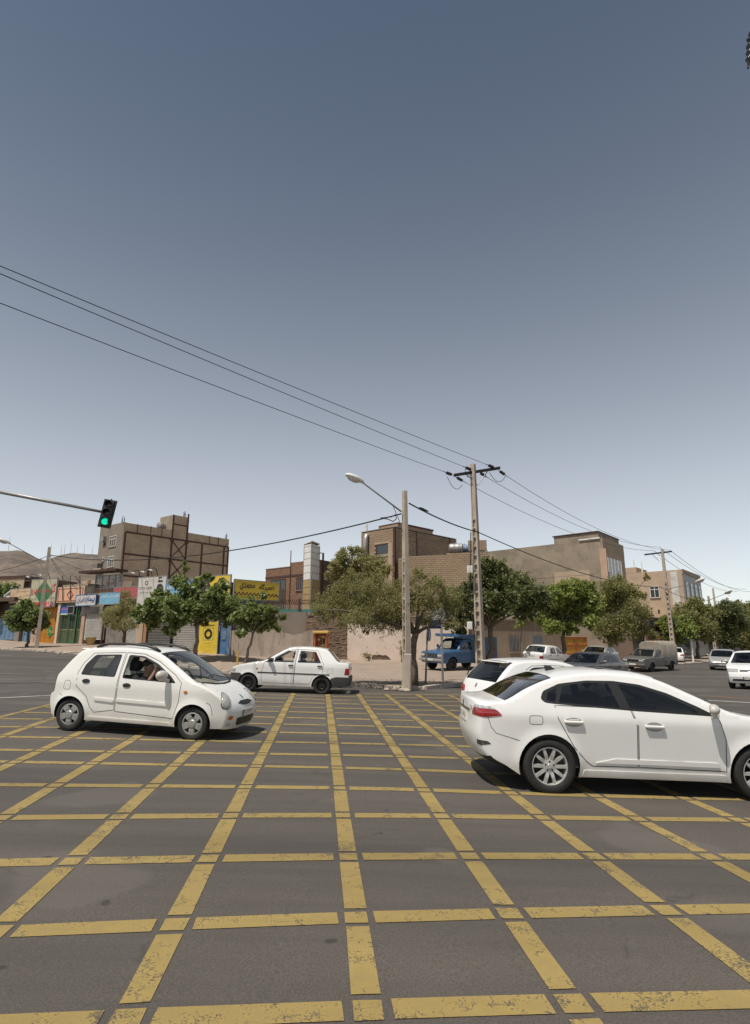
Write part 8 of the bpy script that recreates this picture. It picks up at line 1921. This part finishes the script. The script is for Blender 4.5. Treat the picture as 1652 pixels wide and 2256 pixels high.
# ---------------------------------------------------------------- boxy saloons
def boxy(label, loc, hd, pt, roll=0, paint=PAINT_W, group='moving cars on the crossing', detail=True, name='boxy_saloon'):
 c = Car(name, label, SPEC['boxy_saloon'], paint, G_CLR, group, loc, hd, pt, roll, step=.07)
 for o in c.parts.pop('open_window', []):
  if not detail: o.data.materials[0] = G_CLR; o.name = 'window'
  else: bpy.data.objects.remove(o)
 c.wheel('steel'); c.seats((1.0,), back=.44, hr=False); c.seats((1.85,)); c.dash(2.6, .93)
 for sd in (-1, 1):
  c.handle(1.02, .87, sd, .15, .035, M_BLK, False); c.handle(1.95, .86, sd, .15, .035, M_BLK, False); c.mirror(2.62, .99, sd, M_BLK, .17, .11, .05)
  c.decal('side_strip', [(.70, .595), (3.0, .59), (3.0, .625), (.70, .63)], c.side(sd), M_BLK, .008, .01, None, .1)
  c.decal3('tail_light', [(.05, sd * .58, .62), (.05, sd * .70, .62), (.22, sd * .76, .63), (.20, sd * .76, .83), (.05, sd * .70, .83), (.05, sd * .58, .83)], (1, -sd * .8, 0), M_TAIL, .006, .02, None, .04, .004)
  c.decal3('headlight', [(3.86, sd * .42, .59), (3.86, sd * .62, .59), (3.72, sd * .74, .60), (3.70, sd * .73, .70), (3.84, sd * .62, .72), (3.88, sd * .42, .70)], (-1, -sd * .6, 0), M_HEAD, .006, .02, None, .04, .004)
  c.decal('side_indicator', oval(3.02, .72, .035, .022), c.side(sd), M_AMB, .006, .01, None, .02); c.line('fuel_flap_seam', [(.60, .66), (.76, .66), (.76, .80), (.60, .80)], .003, sd, M_SEAM, closed=True)
  c.line('wing_seam', [(3.52, .66), (3.0, .70)], .002, sd, M_SEAM); c.decal('window_post', [(1.30, .965), (1.325, .965), (1.235, 1.30), (1.21, 1.30)], c.side(sd), M_BLK, .004, .01, None, .08)
 c.plate(-1, .80, .46, .11, '۷۲ د ۳۱'); c.plate(1, .47, .46, .11, '۷۲ د ۳۱'); c.decal('grille', [(-.38, .60), (.38, .60), (.38, .68), (-.38, .68)], c.front(), M_BLK, .006, .02, None, .06); c.wipers(2.86, .97)
 return c
rw, fw = P(707.6, 1530, 18.9), P(545.6, 1523, 18.9); loc, hd, pt = wheel_pose(SPEC['boxy_saloon'], rw, fw, 1, None)
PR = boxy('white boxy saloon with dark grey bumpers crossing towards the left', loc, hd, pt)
SDA = math.atan2(SD.y, SD.x)
def dpos(px, Y, dx=0.0, dy=0.0): p = P(px, 1450, Y); return (p.x + dx, p.y + dy)
loc, hd, pt, ro = ground_pose(SPEC['boxy_saloon'], dpos(1206, 38.2), SDA - .1); boxy('white boxy saloon parked facing away under the round crowned tree', loc + Vector((0, 0, .02)), hd, pt, ro, PAINT_W, 'cars parked along the right street', False)
# ---------------------------------------------------------------- small hatchbacks
def hatch(label, c0, hd, paint, group, glass=G_MID, detail=True):
 loc, hd, pt, ro = ground_pose(SPEC['small_hatchback'], c0, hd); c = Car('small_hatchback', label, SPEC['small_hatchback'], paint, glass, group, loc, hd, pt, ro, step=.07); c.wheel('cover'); c.seats((1.0, 1.8)); c.dash(2.55, .92)
 for sd in (-1, 1):
  c.handle(1.06, .85, sd, .18, .03); c.handle(1.98, .83, sd, .18, .03); c.mirror(2.42, .98, sd, c.paint, .19, .13, .06); c.decal('side_moulding', [(.90, .50), (2.6, .48), (2.6, .53), (.90, .55)], c.side(sd), c.paint, .012, .02, None, .1, .004)
  c.decal3('tail_light', [(.05, sd * .42, .70), (.14, sd * .66, .68), (.36, sd * .74, .76), (.46, sd * .76, .84), (.24, sd * .70, .84), (.10, sd * .50, .82)], (.9, -sd, 0), M_TAIL, .008, .03, None, .04, .008, .03)
  c.decal3('headlight', [(3.70, sd * .42, .56), (3.55, sd * .66, .58), (3.30, sd * .75, .70), (3.35, sd * .68, .76), (3.62, sd * .45, .66)], (-1, -sd * .7, -.35), M_HEAD, .008, .03, None, .04, .01)
  c.line('bumper_seam', [(.12, .60), (.36, .60), (.40, .56)], .004, sd, M_SEAM); c.line('fuel_flap_seam', oval(.62, .78, .08, .08), .003, sd, M_SEAM, closed=True)
 c.plate(-1, .66, .46, .11, '۱۲ ج ۵۱'); c.plate(1, .36, .46, .11, '۱۲ ج ۵۱'); c.decal('grille', rounded([(-.42, .50), (.42, .50), (.36, .545), (-.36, .545)], .02), c.front(), M_BLK, .006, .02, None, .06); c.decal('lower_intake', [(-.55, .26), (.55, .26), (.55, .31), (-.55, .31)], c.front(), M_BLK, .006, .02, None, .06); c.decal('bumper_band', [(-.66, .44), (.66, .44), (.66, .49), (-.66, .49)], c.front(), M_DGR, .008, .02, None, .08); c.decal('badge', oval(0, .60, .05, .05), c.front(), M_CHR, .008, .01, None, .03); c.decal('rear_badge', oval(0, .86, .04, .04), c.rear(), M_CHR, .008, .01, None, .03)
 c.wipers(2.9, .93); h = c.hit((-2, .05, 1.0), (1, 0, 0))[0]; m = MB(); m.tube([c.hit((-2, y, z), (1, 0, 0))[0] + Vector((-.015, 0, .0)) for y, z in ((.0, .99), (-.2, 1.03), (-.42, 1.05))], .010, 5); m.build('rear_wiper', M_BLK, c.root)
 m = MB(); m.rbox(.46, .74, -.48, .48, 1.335, 1.362, .012); m.v = [(x, y, z + .045 * (1 - (y / .48) ** 2)) for x, y, z in m.v]; m.build('roof_spoiler', c.paint, c.root); return c
hatch('white hatchback half hidden behind the large white saloon', (3.85, 13.3), R(18), PAINT_W, 'moving cars on the crossing')
hatch('silver hatchback driving towards the crossing on the right street', dpos(1592, 42.5), SDA + math.pi + .12, PAINT_S, 'cars driving down the right street')
hatch('small white car parked beyond the canvas pickup by the kerb', dpos(1484, 54), SDA + .25, PAINT_W, 'cars parked along the right street')
# ---------------------------------------------------------------- three-box saloons
def saloon(label, spec, c0, hd, paint, group, glass=G_MID, name='family_saloon', bright=False):
 loc, hd, pt, ro = ground_pose(spec, c0, hd); c = Car(name, label, spec, paint, glass, group, loc, hd, pt, ro, step=.075); c.wheel('cover'); c.seats((1.4, 2.2)); c.dash(3.0, spec['belt'] - .02); k = spec['belt'] / .93
 for sd in (-1, 1):
  c.handle(1.25, .80 * k, sd, .2, .03, M_BLK if not bright else None, False); c.handle(2.2, .79 * k, sd, .2, .03, M_BLK if not bright else None, False); c.mirror(2.9, .97 * k, sd, None, .19, .12, .06); c.decal('side_moulding', [(1.25, .52), (3.1, .50), (3.1, .55), (1.25, .57)], c.side(sd), M_BLK if not bright else c.paint, .010, .02, None, .1, .004)
  c.decal3('headlight', [(4.36, sd * .36, .60 * k), (4.28, sd * .64, .60 * k), (4.05, sd * .78, .64 * k), (4.05, sd * .75, .73 * k), (4.30, sd * .40, .72 * k)], (-1, -sd * .6, -.1), M_HEAD, .008, .03, None, .04, .008); c.decal3('tail_light', [(.05, sd * .45, .70), (.1, sd * .70, .70), (.35, sd * .80, .72), (.3, sd * .80, .88), (.08, sd * .5, .88)], (1, -sd * .8, 0), M_TAIL, .008, .03, None, .05, .006)
 c.plate(1, .42, .48, .11, '۳۶ س ۹۴'); c.plate(-1, .75, .48, .11, '۳۶ س ۹۴'); c.decal('grille', rounded([(-.34, .61 * k), (.34, .61 * k), (.34, .69 * k), (-.34, .69 * k)], .02), c.front(), M_BLK, .006, .02, None, .06)
 if bright:
  for z in (.635, .665): c.line('grille_bar', [(-.32, z * k), (0, z * k), (.32, z * k)], .008, 0, M_CHR, off=.016, frame=c.front())
  c.decal('badge', oval(0, .65 * k, .06, .05), c.front(), M_CHR, .02, .01, None, .03); c.decal('lower_intake', rounded([(-.62, .31), (.62, .31), (.58, .385), (-.58, .385)], .02), c.front(), M_BLK, .006, .02, None, .08)
 c.decal('bumper_band', [(-.7, .44), (.7, .44), (.7, .50), (-.7, .50)], c.front(), M_DGR if not bright else c.paint, .008, .02, None, .08); c.wipers(3.4, .93 * k); return c
saloon('dark grey saloon waiting behind the white hatchback, facing the crossing', SPEC['notch_saloon'], (9.95, 27.0), SDA + math.pi - .10, PAINT_G, 'cars driving down the right street')
saloon('white saloon with chrome grille cut off by the right picture edge', SPEC['big_saloon'], dpos(1664, 24.2), SDA + math.pi + .02, PAINT_W, 'cars driving down the right street', bright=True)
saloon('grey saloon parked behind the dark grey saloon under the olive tree', SPEC['notch_saloon'], dpos(1318, 43.5), SDA + math.pi, PAINT_S, 'cars parked along the right street')
# ---------------------------------------------------------------- blue pickup with roof rack, grey pickup with canvas cover
loc, hd, pt, ro = ground_pose(SPEC['old_pickup'], (4.75, 33.3), R(220)); loc.z += KH - .02
BP = c = Car('blue_pickup', 'blue pickup truck with a flat rack over its cab parked by the power pole', SPEC['old_pickup'], PAINT_B, G_CLR, None, loc, hd, pt, ro, step=.08, group_cat='pickup'); c.wheel('steel'); c.seats((2.2,), back=.5); c.dash(3.05, 1.12)
def bed(c, L, z0, z1, paint, wr, ax, W):
 hw = W / 2 - .01; t = .04
 for sd in (-1, 1):
  m = MB(); n = 14; ra = wr + .07; out = [(0.02, z0), (ax - ra, z0)] + [(ax - ra * math.cos(math.pi * k / n), max(z0, wr + ra * math.sin(math.pi * k / n))) for k in range(n + 1)] + [(ax + ra, z0), (L, z0), (L, z1), (.02, z1)]
  vs = [Vector(p) for p in out]; res = geometry.delaunay_2d_cdt(vs, [(i, (i + 1) % len(vs)) for i in range(len(vs))], [], 0, 1e-5)
  for f in res[2]:
   q = sum((res[0][i] for i in f), Vector((0, 0))) / 3
   if inpoly(q.x, q.y, out): m.poly([(res[0][i].x, sd * hw, res[0][i].y) for i in f]); m.poly([(res[0][i].x, sd * (hw - t), res[0][i].y) for i in f][::-1])
  m.box(.02, L, min(sd * hw, sd * (hw - t)), max(sd * hw, sd * (hw - t)), z1, z1 + .04); o = m.build('bed_side', paint, c.root)
  if sd: q = MB(); q.box(.05, L - .03, sd * (hw + .012) - .008, sd * (hw + .012) + .008, (z0 + z1) / 2 + .02, (z0 + z1) / 2 + .06); q.build('side_rib', paint, o)
 MB().box(.0, .045, -hw, hw, z0, z1 + .03).build('tailgate', paint, c.root); MB().box(L - .045, L - .003, -hw + .05, hw - .05, z0, z1 + .03).build('bed_front', paint, c.root); MB().box(.05, L - .05, -hw + .05, hw - .05, z0 + .12, z0 + .16).build('bed_floor', M_BLK, c.root); m = MB(); m.box(.1, 4.2 if L > 1.8 else 4.0, -.35, -.25, .38, .48); m.box(.1, 4.2 if L > 1.8 else 4.0, .25, .35, .38, .48); m.tube([(ax, -W / 2 + .1, wr), (ax, W / 2 - .1, wr)], .06, 8); m.build('chassis', M_BLK, c.root)
bed(c, 1.86, .60, 1.12, PAINT_B, .36, .95, 1.70)
m = MB(); hw = .84
for sd in (-1, 1):
 for x in (.06, .65, 1.25, 1.80): m.tube([(x, sd * hw, 1.1), (x, sd * hw, 1.80)], .022, 5)
 for z in (1.35, 1.58): m.tube([(.06, sd * hw, z), (1.80, sd * hw, z)], .022, 5)
m.build('stake_rails', PAINT_B, c.root); MB().box(.03, 1.84, -.86, -.835, 1.16, 1.82).build('stake_board', PAINT_B, c.root); MB().box(.03, 1.84, .835, .86, 1.16, 1.82).build('stake_board', PAINT_B, c.root)
m = MB(); m.box(1.9, 3.35, -.86, .86, 1.80, 1.83); [m.box(1.9, 3.38, s_ - .03, s_ + .03, 1.83, 1.96) for s_ in (-.86, .86)]; m.box(3.32, 3.38, -.86, .86, 1.83, 1.96); [m.tube([(x, y, 1.66), (x, y, 1.82)], .02, 5) for x in (2.1, 2.75) for y in (-.6, .6)]; m.build('roof_rack', PAINT_B, c.root)
for sd in (-1, 1):
 c.handle(2.2, 1.02, sd, .16, .03, M_BLK, False); c.mirror(3.12, 1.22, sd, M_BLK, .16, .20, .10)
 for k, y in enumerate((.70, .56)): m = MB(); m.lathe([(.001, .03), (.07, .02), (.085, .0), (.095, 0), (.095, -.03)], 20, 'x', (4.635, sd * y, .80)); m.build('headlight', M_HEAD, c.root, True)
 c.line('door_line', [(1.98, .78), (3.4, .77), (4.4, .75)], .006, sd, M_SEAM)
c.decal('grille', [(-.80, .70), (.80, .70), (.80, .92), (-.80, .92)], c.front(), M_BLK, .006, .02, None, .08)
for z in (.74, .79, .84, .89): c.line('grille_bar', [(-.46, z), (0, z), (.46, z)], .007, 0, M_CHR, off=.02, frame=c.front())
for y in (-.3, -.1, .1, .3): c.line('grille_bar', [(y, .72), (y, .80), (y, .90)], .005, 0, M_CHR, off=.021, frame=c.front())
m = MB(); m.rbox(4.60, 4.74, -.84, .84, .52, .66, .03); m.build('front_bumper', plain('dull_chrome', (.38, .35, .31), .4, .6, .2, 3, world=False), c.root); q = MB(); q.quad((4.745, -.24, .55), (4.745, .24, .55), (4.745, .24, .65), (4.745, -.24, .65)); q = q.build('number_plate', M_PLATE, c.root); text_mesh('۴۲ ط ۸۱۶', M_TXK, 'lettering', q, width=.38, height=.06, origin=(4.749, 0, .60), u=(0, 1, 0)); c.wipers(3.38, 1.12)
loc, hd, pt, ro = ground_pose(SPEC['saloon_pickup'], dpos(1432, 39.8), SDA + math.pi - .22)
c = Car('canvas_pickup', 'dark grey pickup with a pale canvas cover waiting on the right street', SPEC['saloon_pickup'], PAINT_K, G_CLR, None, loc, hd, pt, ro, step=.08, group_cat='pickup'); c.wheel('steel'); c.seats((2.0,), back=.5); c.dash(2.95, .96); bed(c, 1.72, .40, .92, PAINT_K, .30, .80, 1.62)
M_CANV = plain('shaded_canvas', (.27, .235, .19), .9, 0, .2, 2.5, dirt=(.15, .125, .10), dirt_amt=.5, bump=.3, world=False)  # canvas darkened all over, shade of its side put into the colour
m = MB(); nx, ny = 16, 18; g0 = 0; V_ = []
for i in range(nx + 1):
 x = -.02 + (2.02) * i / nx
 for j in range(ny + 1):
  t = j / ny; a = -.80 + 1.60 * t; e = abs(a) / .80; z = 1.92 - .10 * e ** 4 + .035 * math.sin(x * 9) * (1 - e ** 2); y = a
  if j == 0 or j == ny: z = .90
  if j in (1, ny - 1): z = 1.70; y = .81 * (1 if a > 0 else -1)
  V_.append((x, y, z + (.02 * math.sin(j * 2.1 + i)) * (0 < j < ny)))
F_ = [(i * (ny + 1) + j, (i + 1) * (ny + 1) + j, (i + 1) * (ny + 1) + j + 1, i * (ny + 1) + j + 1) for i in range(nx) for j in range(ny)]; F_ += [tuple(j for j in range(ny + 1)), tuple(nx * (ny + 1) + j for j in range(ny, -1, -1))]
o = mesh_obj('canvas_cover', V_, F_, M_CANV, c.root, True); o.data.set_sharp_from_angle(angle=R(50))
for sd in (-1, 1):
 c.handle(2.0, .84, sd, .15, .03, M_BLK, False); c.mirror(3.02, 1.02, sd, M_BLK, .15, .11, .06)
 for y in (.62, .47): m = MB(); m.lathe([(.001, .03), (.055, .02), (.07, 0), (.08, 0), (.08, -.03)], 18, 'x', (4.375, sd * y, .71)); m.build('headlight', M_HEAD, c.root, True)
c.decal('grille', [(-.74, .63), (.74, .63), (.74, .79), (-.74, .79)], c.front(), M_BLK, .006, .02, None, .08); m = MB(); m.rbox(4.34, 4.46, -.80, .80, .44, .55, .03); m.build('front_bumper', M_CHR, c.root); q = MB(); q.quad((4.465, -.24, .44), (4.465, .24, .44), (4.465, .24, .54), (4.465, -.24, .54)); q.build('number_plate', M_PLATE, c.root); c.wipers(3.2, .97)
# ================================================================== PEOPLE in the cars
M_SKIN = plain('skin', (.30, .17, .11), .55, 0, .12, 9, bump=.05, world=False); M_HAIR = flat('black_hair', (.012, .010, .009), .6); M_SHB = flat('black_shirt', (.012, .012, .013), .9); M_SHN = flat('navy_shirt', (.02, .03, .06), .9); M_TRS = flat('dark_trousers', (.02, .02, .025), .9)
def person(label, car, seat, shirt, arms, lookz=0.0, badge=False):
 """seated figure grown from one skeleton; seat = hip point in the car, arms = per side (elbow, hand) offsets from the shoulder"""
 x, y, z = seat; J = {}; E = []
 def j(n, p, r, par=None):
  J[n] = (Vector(p), r)
  if par: E.append((par, n))
 j('hip', (x, y, z + .10), .15); j('waist', (x - .03, y, z + .26), .135, 'hip'); j('chest', (x - .08, y, z + .44), .155, 'waist'); j('neck0', (x - .10, y, z + .56), .085, 'chest'); j('neck', (x - .09, y, z + .64), .058, 'neck0'); j('jaw', (x - .055, y, z + .70), .070, 'neck'); j('head', (x - .07, y, z + .79), .098, 'jaw'); j('crown', (x - .075, y, z + .86), .082, 'head')
 for sd in (-1, 1):
  n = 'r' if sd < 0 else 'l'; el, ha = arms[n]; sh = Vector((x - .09, y + sd * .19, z + .52)); j('s' + n, sh, .070, 'neck0'); j('u' + n, sh.lerp(sh + Vector(el), .55), .052, 's' + n); j('e' + n, sh + Vector(el), .043, 'u' + n); j('w' + n, sh + Vector(ha), .030, 'e' + n)
  d = (Vector(ha) - Vector(el)).normalized(); h = sh + Vector(ha) + d * .05; j('p' + n, h, .036, 'w' + n); u = Vector((0, 0, 1)) if abs(d.z) < .8 else Vector((1, 0, 0)); w = d.cross(u).normalized()
  for k in range(4): a = h + w * (k - 1.5) * .021; q = a + d * (.045 + .008 * (k in (1, 2))); j('f%d%s' % (k, n), q, .0095, 'p' + n); j('g%d%s' % (k, n), q + d * .022 + Vector((.012, 0, -.016)), .0085, 'f%d%s' % (k, n))
  j('t' + n, h + w * .05 + d * .01, .0105, 'p' + n); j('tt' + n, h + w * .062 + d * .04, .009, 't' + n)
  j('k' + n, (x + .42, y + sd * .10, z + .14), .075, 'hip'); j('a' + n, (x + .62, y + sd * .10, z - .16), .045, 'k' + n)
 names = list(J); bm = bmesh.new(); sk = bm.verts.layers.skin.verify(); vs = {}
 for n in names: v = bm.verts.new(J[n][0]); v[sk].radius = (J[n][1], J[n][1]); v[sk].use_root = n == 'hip'; vs[n] = v
 for a, b in E: bm.edges.new((vs[a], vs[b]))
 me = bpy.data.meshes.new('person'); bm.to_mesh(me); bm.free(); o = bpy.data.objects.new('person', me); link(o); o.modifiers.new('skin', 'SKIN'); ss = o.modifiers.new('smooth', 'SUBSURF'); ss.levels = 2; ss.render_levels = 2
 bpy.context.view_layer.update(); m2 = bpy.data.meshes.new_from_object(o.evaluated_get(bpy.context.evaluated_depsgraph_get())); o.modifiers.clear(); o.data = m2; bpy.data.meshes.remove(me)
 for m in (M_SKIN, shirt, M_TRS): m2.materials.append(m)
 segs = [(a, b, J[a][0], J[b][0]) for a, b in E]
 def near(p):
  best = None
  for a, b, pa, pb in segs:
   d = pb - pa; t = max(0, min(1, (p - pa).dot(d) / max(d.length_squared, 1e-9))); q = (p - pa - d * t).length
   if best is None or q < best[0]: best = (q, a, b, t)
  return best
 for f in m2.polygons:
  q, a, b, t = near(f.center); f.use_smooth = True
  skin = b in ('neck', 'jaw', 'head', 'crown') or a in ('jaw', 'head') or b[0] in 'fgtwp' or (b[0] == 'e' and t > .75)
  leg = b[0] in 'ka'
  f.material_index = 0 if skin else 2 if leg else 1
 c_ = J['head'][0]; root = o; M = car.root.matrix_basis; o.matrix_world = M
 m = MB(); m.ell((c_.x - .02, c_.y, c_.z + .045), .115, .098, .095, 16, 10); m.v = [(a, b, max(cz, c_.z + .0 + max(0, (a - c_.x) * .8))) for a, b, cz in m.v]; m.build('hair', M_HAIR, o, True)
 m = MB(); m.ell((c_.x + .098, c_.y, c_.z - .02), .022, .014, .026, 8, 6); m.build('nose', M_SKIN, o, True)
 for sd in (-1, 1): m = MB(); m.ell((c_.x + .085, c_.y + sd * .034, c_.z + .012), .012, .014, .009, 8, 6); m.build('eye', flat('eye_dark', (.02, .015, .012), .3), o, True); m = MB(); m.ell((c_.x - .015, c_.y + sd * .098, c_.z - .01), .022, .012, .032, 8, 6); m.build('ear', M_SKIN, o, True)
 m = MB(); m.ell((c_.x + .083, c_.y, c_.z - .070), .012, .028, .008, 8, 6); m.build('mouth', flat('lip', (.20, .08, .06), .5), o, True)
 if badge:
  sh = J['sr'][0].lerp(J['ur'][0], .8); m = MB(); m.ell((sh.x, sh.y - .058, sh.z), .030, .006, .026, 10, 6); m.build('sleeve_patch', flat('gold_patch', (.55, .33, .04), .6), o, True)
 tag(o, label, 'person', 'people in the cars'); return o
bpy.context.view_layer.update()
person('passenger in black shirt, bent arm resting on the open window of the ivory hatchback', QQ, (1.82, -.37, .34), M_SHB, {'r': ((.16, -.09, -.06), (.27, -.01, .20)), 'l': ((.12, .05, -.24), (.34, -.02, -.30))}, badge=True)
person('driver in dark shirt at the wheel of the ivory hatchback', QQ, (1.86, .37, .34), M_SHN, {'r': ((.16, -.02, -.22), (.38, .06, -.12)), 'l': ((.16, .04, -.22), (.38, .0, -.12))})
person('driver in navy shirt at the wheel of the white boxy saloon', PR, (1.92, .40, .35), M_SHN, {'r': ((.16, -.02, -.22), (.40, .06, -.10)), 'l': ((.18, .03, -.20), (.40, -.03, -.08))})
person('driver in black sitting at the wheel of the blue pickup', BP, (2.25, .42, .66), M_SHB, {'r': ((.16, -.02, -.22), (.40, .06, -.10)), 'l': ((.18, .03, -.20), (.40, -.03, -.08))})
